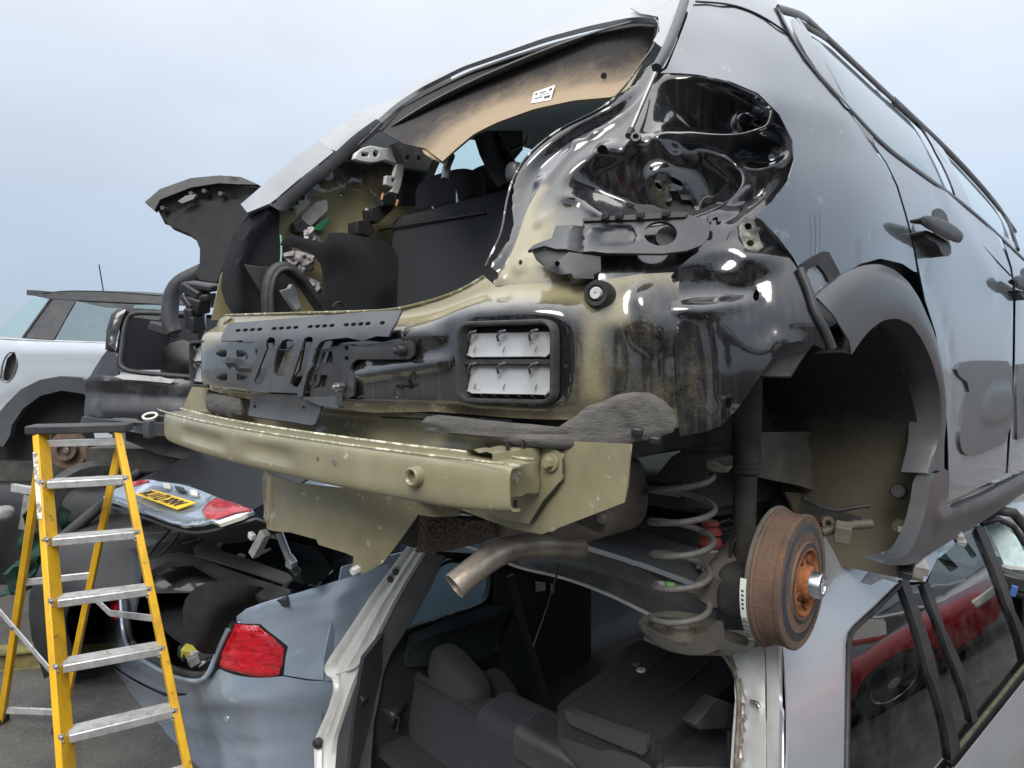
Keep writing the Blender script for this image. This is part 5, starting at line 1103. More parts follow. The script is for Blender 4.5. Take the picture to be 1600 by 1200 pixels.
# roof
rv, rf = [], []
for j in range(10):
    yl = .19 + j * .27
    for i in range(13):
        x_ = -.60 + i * .1; rv.append(ew(x_, yl, -.405 - .03 * abs(x_ / .6) ** 3 - .02 * max(0, j - 6) ** 2 * .4 - (.02 if j == 0 else 0)))
for j in range(9):
    for i in range(12): rf.append((j * 13 + i, j * 13 + i + 1, (j + 1) * 13 + i + 1, (j + 1) * 13 + i))
put('roof_skin', rv, rf, M_silver, es, solid=.012)
loft('far_roof_rail', [[ew(-.60, .3, -.435), ew(-.60, 1.4, -.43), ew(-.60, 2.4, -.5)], [ew(-.66, .3, -.53), ew(-.67, 1.4, -.53), ew(-.66, 2.4, -.6)]], M_silver, es, n=20, solid=.01, face=False)
# rear header of the opening
M_head = mat('grubby_grey_header', (.11, .115, .105), .5, c2=(.05, .05, .045), scale=7, coat=.2)
relief('roof_header', EO, [(640, 838), (700, 848), (760, 862)] + Q_((0, 95), (240, 140), (500, 235), (790, 385), (1000, 480), (1100, 500), (1100, 350), (900, 230), (700, 120), (500, 40), (300, -20), (0, -50)) + [(720, 825), (650, 815)], M_head, es, d=-.02, step=.02, solid=.003, feats=[('path', Q_((0, 30), (400, 90), (800, 260), (1000, 370)), -.012, .03, .015)])
tube('header_edge', path3(EO, [(642, 842), (700, 850), (760, 865)] + Q_((0, 102), (240, 148), (500, 242), (790, 392), (950, 462)), d=-.016, n=40), .005, M_jamb, es, n=8)
# left rear pillar
po = resample(hits(EO, O_((500, 96), (420, 205), (320, 338), (200, 518), (110, 648), (78, 702), (90, 732), (128, 752), (138, 800), (110, 900), (60, 1010), (36, 1070), (40, 1200), (45, 1330))), 50)
pi_ = resample(hits(EO, O_((560, 140), (480, 270), (405, 400), (335, 540), (285, 648), (240, 720), (195, 830), (155, 950), (118, 1060), (106, 1200), (104, 1330))), 50)
mx_ = lambda k, d: po * (1 - k) + pi_ * k + np.array([0, -d, 0])
loft('left_rear_pillar', [po + np.array([-.03, .10, 0]), po + np.array([-.006, .012, 0]), mx_(.06, .006), mx_(.22, .0), mx_(.28, -.012), mx_(.52, -.010), mx_(.60, .006), mx_(.76, .008), mx_(.82, -.004), mx_(1, -.008), pi_ + np.array([.01, .04, 0])], M_jamb, es, n=60, solid=.002, smooth=0)
rub = resample(hits(EO, O_((620, 170), (545, 330), (450, 500), (345, 665), (310, 760), (285, 900), (262, 1000), (245, 1200), (240, 1330))), 50)
loft('pillar_trim', [pi_ + np.array([.006, .02, 0]), (pi_ + rub) / 2 + np.array([0, .03, 0]), rub + np.array([0, .05, 0])], M_plast, es, n=40, solid=.003)
for q in ((435, 232), (410, 268)): lathe('pillar_plug', [(0, .004), (.010, .004), (.012, 0)], EO.hit(O_(q)[0]) + np.array([0, .0, 0]), (.2, -.97, 0), M_plastd, es, n=16)
lathe('rubber_buffer', [(0, .016), (.005, .016), (.006, .012), (.014, .014), (.017, .008), (.018, -.005)], EO.hit(O_((58, 1072))[0]) + np.array([.004, -.004, 0]), (.1, -1, 0), M_rubber, es, n=24)
box('striker_tab', EO.hit(O_((270, 845))[0]) + np.array([0, -.005, 0]), (.05, .02, .03), M_plastd, es, rot=(0, .5, 0), bevel=.004)
tube('pillar_weld_edge', path3(EO, O_((285, 648), (250, 700), (200, 720), (150, 735)), d=.004, n=12), .005, M_jamb, es, n=6)
# interior: far side trim with window, floor, liner
M_trim = mat('blue_black_trim', (.030, .040, .043), .6, c2=(.022, .028, .03), scale=12, bump=.1, bscale=600)
M_trimd = mat('dark_trim', (.012, .015, .017), .7, c2=(.02, .022, .024), scale=12)
IL = epl(-.60)
wn_ = O_((455, 485), (520, 350), (600, 245), (690, 165), (800, 190), (912, 215), (895, 330), (872, 388), (640, 462), (460, 528))
relief('far_side_trim', IL, O_((280, 660), (430, 470), (560, 280), (640, 130), (950, 150), (1300, 260), (1400, 300), (1400, 1300), (200, 1300), (240, 900)), M_trimd, es, holes=[wn_], step=.04, solid=.02)
relief('window_ledge', IL, O_((470, 530), (640, 465), (880, 385), (1000, 400), (930, 480), (925, 615), (760, 690), (600, 690), (470, 690)), M_trim, es, d=.025, step=.03, solid=.02, feats=[('path', O_((480, 560), (900, 430)), .02, .05, .02)])
relief('far_pillar_trim', IL, O_((915, 215), (1040, 235), (1100, 290), (1120, 400), (985, 405), (900, 380)), M_trim, es, d=.02, step=.04, solid=.015)
relief('far_door_card', IL, O_((1000, 450), (1130, 720), (1210, 960), (1250, 1300), (1000, 1300), (930, 620)), M_trim, es, d=.012, step=.05, solid=.01)
relief('far_quarter_glass', IL, wn_, M_glassg, es, d=-.01, step=.1, solid=0)
tube('window_rubber', path3(IL, O_((455, 490), (520, 355), (600, 250), (690, 168), (800, 193), (910, 218), (895, 330), (872, 388), (640, 465), (460, 530)), d=.004, n=50), .006, M_rubber, es, n=6)
for q, r_ in (((1140, 300), .05), ((1200, 310), .018)):
    slab('far_rear_glass', IL, O_((q[0] - r_ * 500, q[1] - 25), (q[0] + r_ * 500, q[1] - 18), (q[0] + r_ * 500, q[1] + 22), (q[0] - r_ * 450, q[1] + 28)), M_lens, es, thick=.004, d=.012)
put('cargo_floor', [ew(-.62, .1, -1.22), ew(.66, .1, -1.22), ew(.66, 2.3, -1.22), ew(-.62, 2.3, -1.22)], [(0, 1, 2, 3)], M_carpet, es, smooth=False, solid=.03)
put('near_side_trim', [ew(.60, .3, -.50), ew(.64, .25, -1.25), ew(.64, 1.0, -1.25), ew(.60, 1.0, -.90), ew(.60, .7, -.90), ew(.56, .55, -.50)], [(0, 1, 2, 3, 4, 5)], M_trimd, es, smooth=False, solid=.01)
put('front_bulkhead', [ew(-.62, 2.25, -1.25), ew(.66, 2.25, -1.25), ew(.66, 2.2, -.88), ew(-.62, 2.2, -.88)], [(0, 1, 2, 3)], M_trimd, es, smooth=False, solid=.05)
put('windscreen', [ew(-.66, 2.55, -.90), ew(.70, 2.55, -.90), ew(.58, 2.05, -.52), ew(-.56, 2.05, -.52)], [(0, 1, 2, 3)], M_glassg, es, smooth=False)
# lower outside shell
shell = []
for yl, hw, hb in ((.25, .76, -1.45), (.5, .80, -1.45), (2.2, .80, -1.45), (3.2, .78, -1.45), (3.7, .6, -1.40)):
    ht = -.97 if yl < 2.4 else -.98 - .1 * (yl - 2.4)
    shell.append([ew(-hw + .03, yl, ht), ew(-hw, yl, -1.15), ew(-hw + .04, yl, hb)])
loft('far_lower_flank', shell, M_silver, es, n=8, solid=.004, face=False)
shell2 = [[ew(.795, yl, -.98), ew(.82, yl, -1.2), ew(.78, yl, -1.45)] for yl in (.05, 1.0, 2.0, 3.0, 3.5)]
loft('near_lower_flank', shell2, M_silver, es, n=8, solid=.004, face=False)
loft('front_body', [[ew(-.78, y_, -1.2), ew(-.7, y_, t_), ew(0, y_, t_ + .04), ew(.72, y_, t_), ew(.80, y_, -1.2)] for y_, t_ in ((2.5, -.90), (3.0, -.95), (3.5, -1.05), (3.75, -1.25))], M_silver, es, n=20, solid=.004, face=False)
put('rear_bumper', [ew(-.74, .05, -1.40), ew(.78, .05, -1.40), ew(.80, -.02, -1.44), ew(.80, -.02, -1.58), ew(-.76, -.02, -1.58), ew(-.76, -.02, -1.44)], [(0, 1, 2, 5), (5, 2, 3, 4)], M_silver, es, solid=.01)
for sx in (-.62, .62): box('sill_block', ew(sx, 1.0, -1.535), (.16, 2.6, .17), M_undd, es, bevel=.02)
# seats
SP = Plane(at_depth(O_((740, 1000))[0], 2.08), (1, -.10, 0), (0, .22, 1))
st = relief('left_seat_back', SP, O_((445, 748), (470, 722), (530, 712), (590, 752), (720, 822), (880, 915), (960, 955), (1005, 1030), (1050, 1140), (1070, 1260), (1075, 1330), (580, 1330), (520, 1090), (470, 880)), M_fab, es, step=.02, solid=.07, feats=[('path', O_((460, 735), (590, 770), (880, 930), (980, 990)), .012, .012, .010), ('path', O_((890, 960), (990, 1050), (1030, 1250)), .012, .012, .010)], label='dark upright seat back with padded headrest')
cushion('headrest', at_depth(O_((748, 775))[0], 2.18), (.27, .11, .16), mat('taupe_seat_cloth', (.045, .042, .040), .95, bump=.3, bscale=800), st, rot=(0, .30, -.1), r=.62)
cushion('seat_bolster', at_depth(O_((900, 880))[0], 2.24), (.16, .14, .20), MATS['taupe_seat_cloth'], st, rot=(0, .5, 0), r=.6)
FP = zpl(-.76)
fs = relief('folded_seat_back', FP, Q_((250, 862), (270, 835), (330, 785), (470, 690), (620, 535), (700, 498), (800, 495), (1000, 530), (1230, 600), (1240, 700), (1050, 880), (840, 1030), (790, 1045), (500, 955), (290, 880)), M_carpet, es, step=.05, solid=.06, bevel=.01, label='black folded seat back with a white washer')
wz = FP.hit(Q_((712, 664))[0])
lathe('white_washer', [(.003, .004), (.011, .004), (.012, .001), (.012, 0)], wz, (0, 0, 1), M_wplast, fs, n=20)
lathe('grey_washer', [(0, .002), (.010, .002), (.011, 0)], FP.hit(Q_((682, 628))[0]), (0, 0, 1), M_plastg, fs, n=18)
relief('seat_skirt', Plane(FP.hit(Q_((500, 985))[0]) + np.array([0, 0, -.05]), FP.hit(Q_((760, 1040))[0]) - FP.hit(Q_((290, 880))[0]), (0, 0, 1)), Q_((290, 880), (500, 960), (735, 1040), (745, 1110), (720, 1130), (500, 1040), (330, 965), (295, 930)), MATS['taupe_seat_cloth'], es, step=.04, solid=.02)
cushion('near_headrest', at_depth(Q_((600, 1110))[0], 1.50), (.30, .13, .14), MATS['taupe_seat_cloth'], es, rot=(0, .2, .1), r=.6)
box('near_seat_top', at_depth(Q_((250, 1100))[0], 1.62), (.20, .12, .09), M_plast, es, rot=(0, .1, .1), bevel=.02)
box('near_seat_back', at_depth(Q_((560, 1420))[0], 1.55), (.75, .14, .25), M_fab, es, rot=(.1, .06, .08), bevel=.03)
slab('right_console', zpl(-.80), Q_((830, 1060), (1000, 940), (1210, 990), (1210, 1200), (830, 1200)), M_plast, es, thick=.05, bevel=.008)
slab('side_bin', epl(.58), Q_((1010, 960), (1130, 820), (1215, 850), (1215, 980), (1030, 990)), M_plastd, es, thick=.03)
tube('seat_latch', np.array([at_depth(p, 1.72) for p in Q_((740, 1020), (790, 1050), (800, 1100))]), .014, M_plastd, es)
# loose boxes and wiring in the left corner
box('wiring_pack', at_depth(O_((400, 905))[0], 2.25), (.10, .08, .06), M_plastd, es, rot=(.2, .3, .4), bevel=.01)
box('white_label_plug', at_depth(O_((333, 938))[0], 2.22), (.035, .02, .035), M_wplast, es, rot=(0, .1, .3))
box('red_label_plug', at_depth(O_((316, 922))[0], 2.21), (.012, .02, .02), M_red, es, rot=(0, .1, .3))
for k, (q, m_) in enumerate([((460, 1165), M_redp), ((480, 1185), M_redp), ((505, 1175), M_pyell), ((440, 1190), M_plast), ((570, 1195), M_wplast), ((495, 1160), M_redp)]):
    box('fuse', at_depth(O_(q)[0], 2.2), (.016, .016, .022), m_, es, rot=(.2 * k, .3, .5 * k), bevel=.002)
# view through the front door opening
tube('door_aperture_seal', np.array([at_depth(p, 2.1) for p in N_((860, 185), (930, 150), (1000, 160), (1060, 230), (1090, 320))]), .016, M_rubber, es, n=8)
tube('door_aperture_seal', np.array([at_depth(p, 2.2) for p in N_((870, 205), (940, 185), (1000, 215), (1050, 290))]), .010, M_rubber, es, n=8)
slab('cracked_windscreen', Plane(at_depth(N_((960, 300))[0], 2.6), (1, .1, 0), (0, .5, 1)), N_((880, 205), (950, 200), (1010, 255), (1060, 350), (1060, 385), (960, 372), (930, 300)), M_lens if False else mat('crazed_pale_glass', (.55, .68, .68), .25, c2=(.40, .55, .56), scale=40, bump=.3, bscale=60), es, thick=.006)
slab('dash_edge', Plane(at_depth(N_((1000, 385))[0], 2.55), (1, .1, 0), (0, .1, 1)), N_((950, 370), (1060, 382), (1060, 396), (955, 388)), M_wplast, es, thick=.01)
box('mirror_housing', at_depth(N_((1000, 440))[0], 2.45), (.10, .06, .06), M_plastd, es, rot=(0, .2, .4), bevel=.012)
box('blue_tag', at_depth(N_((1000, 478))[0], 2.4), (.02, .01, .04), mat('blue_plastic', (.06, .14, .40), .4), es, rot=(0, .2, .2))
box('dash_top', at_depth(N_((1040, 440))[0], 2.6), (.3, .2, .1), M_plast, es, rot=(0, .2, .2), bevel=.02)

for pts in (((470, 735), (590, 775), (720, 845), (880, 935), (965, 975)), ((540, 1090), (560, 1200), (590, 1330)), ((960, 1010), (1000, 1120), (1015, 1300))):
    tube('seat_seam', path3(SP, O_(*pts), d=.014, n=20), .0022, M_rubber, st, n=5)
for pts in (((300, 850), (480, 730), (640, 560)), ((420, 905), (640, 760), (860, 560)), ((620, 975), (900, 790), (1100, 600))):
    tube('panel_crease', path3(FP, Q_(*pts), d=.001, n=14), .0016, M_plast, fs, n=5)
belt = np.array([at_depth(p, 2.35) for p in O_((1000, 250), (1040, 420), (1100, 620), (1160, 800), (1190, 980))])
tube('seat_belt', belt, .022, M_plastd, es, n=6, flat=.12)
tube('loose_wire', np.array(sm([tuple(at_depth(p, 2.2)) for p in O_((300, 880), (340, 930), (390, 900), (420, 960), (460, 940), (440, 1020))], 2, False)), .004, M_rubber, es, n=6)
rs2 = random.Random(3)
for k in range(10):
    q = (rs2.uniform(300, 560), rs2.uniform(1100, 1190))
    box('trim_shard', at_depth(O_(q)[0], 2.22 + rs2.uniform(0, .1)), (rs2.uniform(.02, .06), .01, rs2.uniform(.01, .03)), [M_plast, M_gplast, M_plastd, M_rubber][k % 4], es, rot=(rs2.uniform(0, 3), rs2.uniform(0, 3), rs2.uniform(0, 3)), bevel=.002)

# ================================================================ ice-blue saloon with its boot open
bl = thing('saloon_car', 'ice blue saloon with raised boot lid beside the silver estate', 'car', (-2.0, 1.2, -E))
def yb(x, h):
    u = x + 2.0
    sp_ = lambda s: np.where(s > 30, s, np.log1p(np.exp(np.clip(s, -40, 30))))
    return -.17 + .06 * u * u + .06 * sp_((x + 1.16) / .06) * 2.6 + .06 * sp_((-3.25 - x) / .06) * 1.2 - .05 * np.exp(-((h + 1.2) / .12) ** 2) + .1 * np.clip(h + .92, 0, None)
BR = Rear(yb)
B_ = lambda *p: tr('B', p)
relief('rear_bumper', BR, B_((325, 800), (345, 835), (420, 885), (560, 958), (625, 955), (680, 912), (735, 868), (870, 898), (950, 893), (1030, 908), (1110, 912), (1300, 930), (1300, 1340), (700, 1340), (560, 1170), (480, 1095), (350, 985), (325, 900)), M_blue, bl, step=.03, solid=.004,
       feats=[('path', B_((350, 930), (480, 1030), (640, 1110), (900, 1130), (1100, 1090)), -.012, .03, .010), ('path', B_((345, 840), (560, 965), (660, 985), (800, 960), (1000, 985), (1200, 960)), .014, .06, .03), ('path', B_((420, 1060), (600, 1180), (800, 1210)), .01, .03, .02), ('path', B_((640, 1000), (800, 1035), (1000, 1030), (1200, 1010)), -.006, .012, .004)])
lathe('parking_sensor', [(0, .003), (.012, .003), (.013, 0)], BR.hit(B_((760, 1037))[0]), (.3, -.95, 0), M_blue, bl, n=16)
tube('bumper_seam', path3(BR, B_((345, 835), (420, 885), (560, 958)), d=.002, n=12), .003, M_rubber, bl, n=6)
qp = relief('rear_wing', BR, B_((800, 690), (830, 665), (900, 640), (1000, 612), (1157, 565), (1300, 520), (1300, 920), (1110, 908), (1030, 902), (950, 888), (958, 795), (930, 765), (872, 718), (800, 712)), M_blue, bl, step=.03, solid=.004, feats=[('path', B_((810, 700), (900, 665), (1157, 610), (1300, 580)), .016, .05, .02), ('path', B_((960, 790), (1157, 735), (1300, 700)), -.010, .05, .015)])
tl_ = relief('tail_lamp', BR, B_((797, 714), (872, 720), (925, 762), (957, 795), (950, 850), (943, 884), (905, 892), (870, 890), (800, 875), (742, 856), (752, 810), (770, 760)), M_red, bl, step=.012, d=.010, solid=.02, dome=(.014, .04), feats=[('path', B_((750, 830), (850, 850), (950, 850)), -.006, .008, .004), ('path', B_((780, 790), (870, 800), (950, 810)), -.004, .006, .003)])
relief('left_wing', BR, B_((325, 722), (345, 700), (385, 685), (425, 695), (440, 750), (455, 790), (500, 800), (540, 840), (600, 880), (690, 905), (640, 950), (560, 950), (420, 880), (345, 830), (330, 790)), M_blue, bl, step=.03, solid=.004, d=.003, feats=[('path', B_((350, 720), (375, 790), (480, 860), (600, 920)), .014, .04, .02)])
relief('left_tail_lamp', BR, B_((388, 700), (385, 630), (400, 560), (412, 545), (410, 600), (402, 700)), M_red, bl, d=.02, step=.03, solid=.02)
relief('left_lamp_jamb', BR, B_((412, 560), (425, 510), (450, 495), (470, 520), (455, 600), (440, 700), (405, 700), (408, 620)), mat('grey_blue_jamb', (.10, .12, .14), .4, metal=.4), bl, d=-.01, step=.03, solid=.01, feats=[('path', B_((432, 600), (425, 700)), .02, .02, .014)])
# boot cavity
Bk = Rear(lambda x, h: .55 + 0 * x)
relief('boot_back_wall', Bk, B_((380, 480), (650, 440), (1000, 500), (1000, 760), (700, 900), (420, 800)), M_carpet, bl, step=.1)
put('boot_floor', [(-2.75, -.10, -1.22), (-1.25, -.10, -1.22), (-1.25, .6, -1.22), (-2.75, .6, -1.22)], [(0, 1, 2, 3)], M_carpet, bl, smooth=False, solid=.02)
relief('boot_side_lining', Side(lambda y, h: -1.34 + .0 * y), B_((600, 640), (700, 560), (900, 590), (920, 640), (800, 690), (760, 830), (620, 800)), mat('grey_boot_felt', (.022, .021, .02), .95, c2=(.012, .012, .012), scale=30, bump=.5, bscale=300), bl, step=.04, smooth_out=2, feats=[('path', B_((640, 780), (700, 640), (830, 590)), .05, .12, .05)])
put('far_boot_lining', [(-2.68, -.10, -1.22), (-2.68, .6, -1.22), (-2.68, .6, -.75), (-2.68, -.02, -.78)], [(0, 1, 2, 3)], M_carpet, bl, smooth=False, solid=.02)
sill = path3(BR, B_((425, 560), (432, 650), (436, 720), (455, 790), (520, 830), (600, 872), (690, 892), (722, 870), (735, 845), (760, 780), (792, 715)), d=.012, n=60)
tube('boot_seal', sill, .014, M_rubber, bl, n=8)
tube('boot_sill_edge', sill + np.array([0, -.02, -.015]), .010, M_blue, bl, n=8)
for k, (q, m_) in enumerate([((620, 815), M_net), ((640, 812), mat('yellow_print', (.6, .55, .08), .5)), ((665, 830), M_wplast), ((690, 835), M_wplast), ((650, 838), M_gplast), ((720, 810), M_plast), ((700, 815), M_plastd)]):
    o_ = box('boot_clutter', at_depth(B_(q)[0], 2.84 - .02 * k), (.07, .04, .045), m_, bl, rot=(.3 * k, .2, .7 * k), bevel=.006)
# raised lid
lp0 = at_depth((350, 797), 2.62); lU = at_depth((205, 757), 3.44) - lp0
LD = Plane(lp0, lU, (0, .62, .36)); S_ = lambda *p: tr('S', p)
lid = relief('boot_lid', LD, S_((165, 305), (240, 258), (345, 216), (440, 196), (540, 205), (700, 232), (870, 305), (1000, 350), (1100, 388), (1105, 400), (1000, 440), (850, 472), (780, 492), (680, 500), (600, 482), (470, 432), (380, 392), (260, 352), (180, 335)), M_blue, bl, step=.02, solid=.012, label='raised ice blue boot lid with yellow plate',
     feats=[('poly', S_((345, 300), (450, 205), (560, 205), (860, 300), (700, 400), (560, 390), (380, 330)), -.014, .03), ('path', S_((180, 330), (380, 388), (600, 475), (700, 492), (850, 468)), .016, .03, .015)])
relief('lid_tail_lamp', LD, S_((788, 402), (830, 350), (882, 318), (1000, 356), (1097, 396), (1000, 412), (850, 462), (800, 432)), M_red, lid, d=.008, step=.02, solid=.015, dome=(.01, .03))
relief('lid_reverse_lens', LD, S_((862, 468), (1000, 420), (1085, 404), (1030, 434), (895, 480)), M_lens, lid, d=.004, step=.03, solid=.015)
relief('lid_tail_lamp', LD, S_((345, 218), (440, 200), (455, 212), (350, 242)), M_red, lid, d=.006, step=.03, solid=.01)
pq = [LD.hit(p) + LD.N * .004 for p in S_((362, 290), (482, 264), (747, 345), (627, 387))]
plate = put('number_plate', pq + [p - LD.N * .004 for p in pq], [(0, 1, 2, 3), (0, 4, 5, 1), (1, 5, 6, 2), (2, 6, 7, 3), (3, 7, 4, 0)], M_pyell, lid, smooth=False)
# plate characters: simple strokes on the plate's own plane
GL = {'N': [((0, 0), (0, 1)), ((0, 1), (1, 0)), ((1, 0), (1, 1))], 'J': [((1, 1), (1, .2)), ((1, .2), (.6, 0)), ((.6, 0), (.1, .1))], '1': [((.5, 0), (.5, 1))], '0': [((0, 0), (0, 1)), ((0, 1), (1, 1)), ((1, 1), (1, 0)), ((1, 0), (0, 0))],
      'X': [((0, 0), (1, 1)), ((0, 1), (1, 0))], 'V': [((0, 1), (.5, 0)), ((.5, 0), (1, 1))]}
A0, A1, A2, A3 = pq
def plate_pt(u, v): return (A3 * (1 - u) + A2 * u) * (1 - v) + (A0 * (1 - u) + A1 * u) * v if False else (A0 * (1 - u) + A3 * u) * (1 - v) + (A1 * (1 - u) + A2 * u) * v
x_ = .06
for ch in 'NJ10 XNV':
    if ch == ' ': x_ += .05; continue
    w_ = .085
    cv, cf = [], []
    for a, b in GL[ch]:
        pa, pb = np.array([x_ + a[0] * w_, .18 + a[1] * .64]), np.array([x_ + b[0] * w_, .18 + b[1] * .64])
        d_ = pb - pa; n_ = np.array([-d_[1] * .25, d_[0] * 4.0]); n_ = n_ / np.linalg.norm([n_[0] * 4.6, n_[1]]) * np.array([1, 1]) * .075
        s0 = len(cv)
        for p in (pa + n_, pb + n_, pb - n_, pa - n_): cv.append(plate_pt(1 - p[1] if False else p[0], p[1]) + LD.N * .0015)
        cf.append((s0, s0 + 1, s0 + 2, s0 + 3))
    # text runs along the long side: u along A0->A3, v across
    put('plate_character', cv, cf, M_ink, plate, smooth=False, solid=.0008)
    x_ += .12
for q in ((563, 240), (733, 283)): relief('plate_light', LD, S_((q[0] - 22, q[1] - 20), (q[0] + 18, q[1] - 14), (q[0] + 24, q[1] + 18), (q[0] - 16, q[1] + 14)), M_lens, lid, d=.004, step=.05, solid=.008)
relief('lid_handle', LD, S_((612, 238), (670, 250), (685, 280), (620, 262)), M_plastd, lid, d=.003, step=.05, solid=.006)
# dark boot-lid lining behind, rear window, C pillar, hinge arms
und = [LD.hit(p) - LD.N * .02 for p in S_((170, 330), (380, 395), (680, 505), (850, 480), (1105, 405))]
loft('lid_lining', [und, [p + np.array([0, .12, -.06]) for p in und], [p + np.array([0, .45, .02]) for p in und]], M_plastd, lid, n=20, solid=.01)
up_ = [LD.hit(p) for p in S_((345, 216), (440, 196), (540, 205), (700, 232), (870, 305), (1100, 388))]
loft('lid_upper_skin', [up_, [p + np.array([0, .25, .10]) for p in up_], [p + np.array([0, .55, .16]) for p in up_]], mat('shaded_lid_skin', (.006, .007, .009), .35, spec=.25), lid, n=20, solid=.006, label='upper skin of the lid, shade painted into its colour')  # near-black colour stands in for shade from the cars above
PW = Plane(at_depth((400, 860), 3.0), (1, -.05, 0), (0, .75, .30))
relief('rear_window', PW, S_((760, 640), (790, 590), (860, 555), (1000, 540), (1200, 560), (1500, 620), (1600, 760), (1500, 860), (1320, 830), (1100, 760), (860, 690)), mat('black_rear_glass', (.004, .006, .006), .06, coat=1.0), bl, step=.05, solid=.006)
relief('window_surround', PW, S_((735, 640), (770, 600), (860, 560), (930, 560), (880, 620), (920, 660), (1060, 700), (1330, 800), (1360, 830), (1300, 860), (1100, 790), (860, 715), (740, 680)), M_clad, bl, d=.012, step=.05, solid=.01)
for pts in (((975, 690), (1020, 660), (1055, 670), (1040, 690), (990, 705)), ((1135, 660), (1180, 635), (1215, 628), (1200, 645), (1160, 665))):
    relief('glare_strip', PW, S_(*pts), M_jamb, bl, d=.003, step=.05)
relief('scuttle', PW, S_((430, 700), (560, 650), (640, 640), (740, 660), (900, 730), (1100, 800), (1330, 870), (1300, 940), (1150, 930), (900, 800), (700, 690), (560, 700), (440, 760)), M_plast, bl, d=-.01, step=.05, solid=.03)
for pts, r_, m_ in ((((1360, 690), (1290, 780), (1200, 880), (1130, 950)), .010, M_plastd), (((1210, 380), (1260, 520), (1330, 700), (1400, 830)), .016, M_silver), (((1380, 780), (1330, 830), (1290, 880), (1255, 920)), .010, M_silver), (((580, 515), (510, 590), (440, 680)), .008, M_plastd), (((640, 540), (580, 610), (520, 670)), .007, M_plastd), (((660, 600), (760, 570)), .008, M_plastd)):
    tube('hinge_arm', np.array([at_depth(p, 2.78 if pts[0][0] > 1000 else 3.2) for p in S_(*pts)]), r_, m_, bl, n=8)
box('hinge_bracket', at_depth(S_((1340, 740))[0], 2.76), (.05, .03, .09), M_silver, bl, rot=(.2, .5, 0), bevel=.004)
# rest of the body: flanks, roof, bonnet
for sx in (-2.96, -1.10):
    loft('body_flank', [[(sx, .2, -.78), (sx, .8, -.78), (sx, 2.0, -.80), (sx, 3.8, -.88)], [(sx + (.03 if sx > -2 else -.03), .1, -1.1), (sx, .8, -1.1), (sx, 2.0, -1.1), (sx, 3.9, -1.1)], [(sx, .1, -1.45), (sx, .8, -1.45), (sx, 2.0, -1.45), (sx, 3.9, -1.45)]], M_blue, bl, n=14, solid=.01, face=False)
loft('cabin', [[(-2.76, .5, -.78), (-2.71, 1.0, -.50), (-2.66, 1.4, -.42), (-2.66, 2.2, -.42), (-2.78, 2.9, -.80)], [(-2.00, .45, -.76), (-2.00, 1.0, -.44), (-2.00, 1.4, -.36), (-2.00, 2.2, -.36), (-2.00, 3.0, -.80)], [(-1.24, .5, -.78), (-1.28, 1.0, -.50), (-1.32, 1.4, -.42), (-1.32, 2.2, -.42), (-1.22, 2.9, -.80)]], M_blue, bl, n=24, solid=.01, face=False)
put('underbody', [(-2.8, .15, -1.40), (-1.25, .15, -1.40), (-1.25, 3.6, -1.45), (-2.8, 3.6, -1.45)], [(0, 1, 2, 3)], M_undd, bl, smooth=False, solid=.2)
tube('tail_pipe', np.array([at_depth((150, 1095), 3.5), at_depth((166, 1092), 3.6)]), .032, M_pipe, bl, n=16)

# ================================================================ yellow step ladder
def RW(r, w, h): 
    R3 = np.array([math.cos(YAW), math.sin(YAW), 0]); W3 = np.array([-math.sin(YAW), math.cos(YAW), 0])
    return np.array([CAMX, CAMY, 0]) + r * R3 + w * W3 + np.array([0, 0, h])
lad = thing('step_ladder', 'yellow fibreglass step ladder with aluminium treads standing on the asphalt', 'ladder', (-2.2, -.2, -E))
def bar(name, a, b, w, t, side, m_, par, bevel=.003, channel=False):
    """straight profile from a to b; side = direction of its wide face"""
    a, b = np.array(a, float), np.array(b, float); d = (b - a) / np.linalg.norm(b - a)
    s = np.array(side, float); s = s - d * (s @ d); s /= np.linalg.norm(s); n = np.cross(d, s)
    if channel: sec = [(-w, -t), (w, -t), (w, t), (w * .78, t), (w * .78, -t * .55), (-w * .78, -t * .55), (-w * .78, t), (-w, t)]
    else: sec = [(-w, -t), (w, -t), (w, t), (-w, t)]
    V = [p + s * u / 2 + n * v / 2 for p in (a, b) for u, v in sec]; k = len(sec)
    F = [(i, (i + 1) % k, k + (i + 1) % k, k + i) for i in range(k)] + [tuple(range(k - 1, -1, -1)), tuple(range(k, 2 * k))]
    return put(name, V, F, m_, par, bevel=bevel, smooth=True)
l1, l5 = at_depth((70, 757), 2.68), at_depth((100, 1151), 2.35)
r1, r5 = at_depth((199, 750), 2.78), at_depth((274, 1107), 2.53)
def ext(p, q, h): t = (h - p[2]) / (q[2] - p[2]); return p + (q - p) * t
lt, lf_ = ext(l1, l5, -.268), ext(l1, l5, -E); rt, rf_ = ext(r1, r5, -.268), ext(r1, r5, -E)
span = (rt - lt) / np.linalg.norm(rt - lt)
fr = np.cross(span, [0, 0, 1.0]); fr = fr if fr @ (CAM - lt) > 0 else -fr
for a, b, sgn_ in ((lt, lf_, 1), (rt, rf_, -1)):
    st_ = bar('front_stile', a, b, .062, .026, fr - .35 * span * sgn_, M_yell, lad, channel=False)
rear_l = (RW(-1.92, 2.79, -.30), RW(-2.32, 3.06, -E)); rear_r = (rt - fr * .07 + np.array([0, 0, -.03]), RW(-2.0, 2.98, -E))
for a, b in (rear_l, rear_r): bar('rear_leg', a, b, .045, .024, fr, M_yell, lad)
mid = (lt + rt) / 2 - fr * .03
bar('top_cap', lt - span * .045 + np.array([0, 0, .012]) - fr * .02, rt + span * .045 + np.array([0, 0, .012]) - fr * .02, .12, .035, fr, M_plast, lad, bevel=.006)
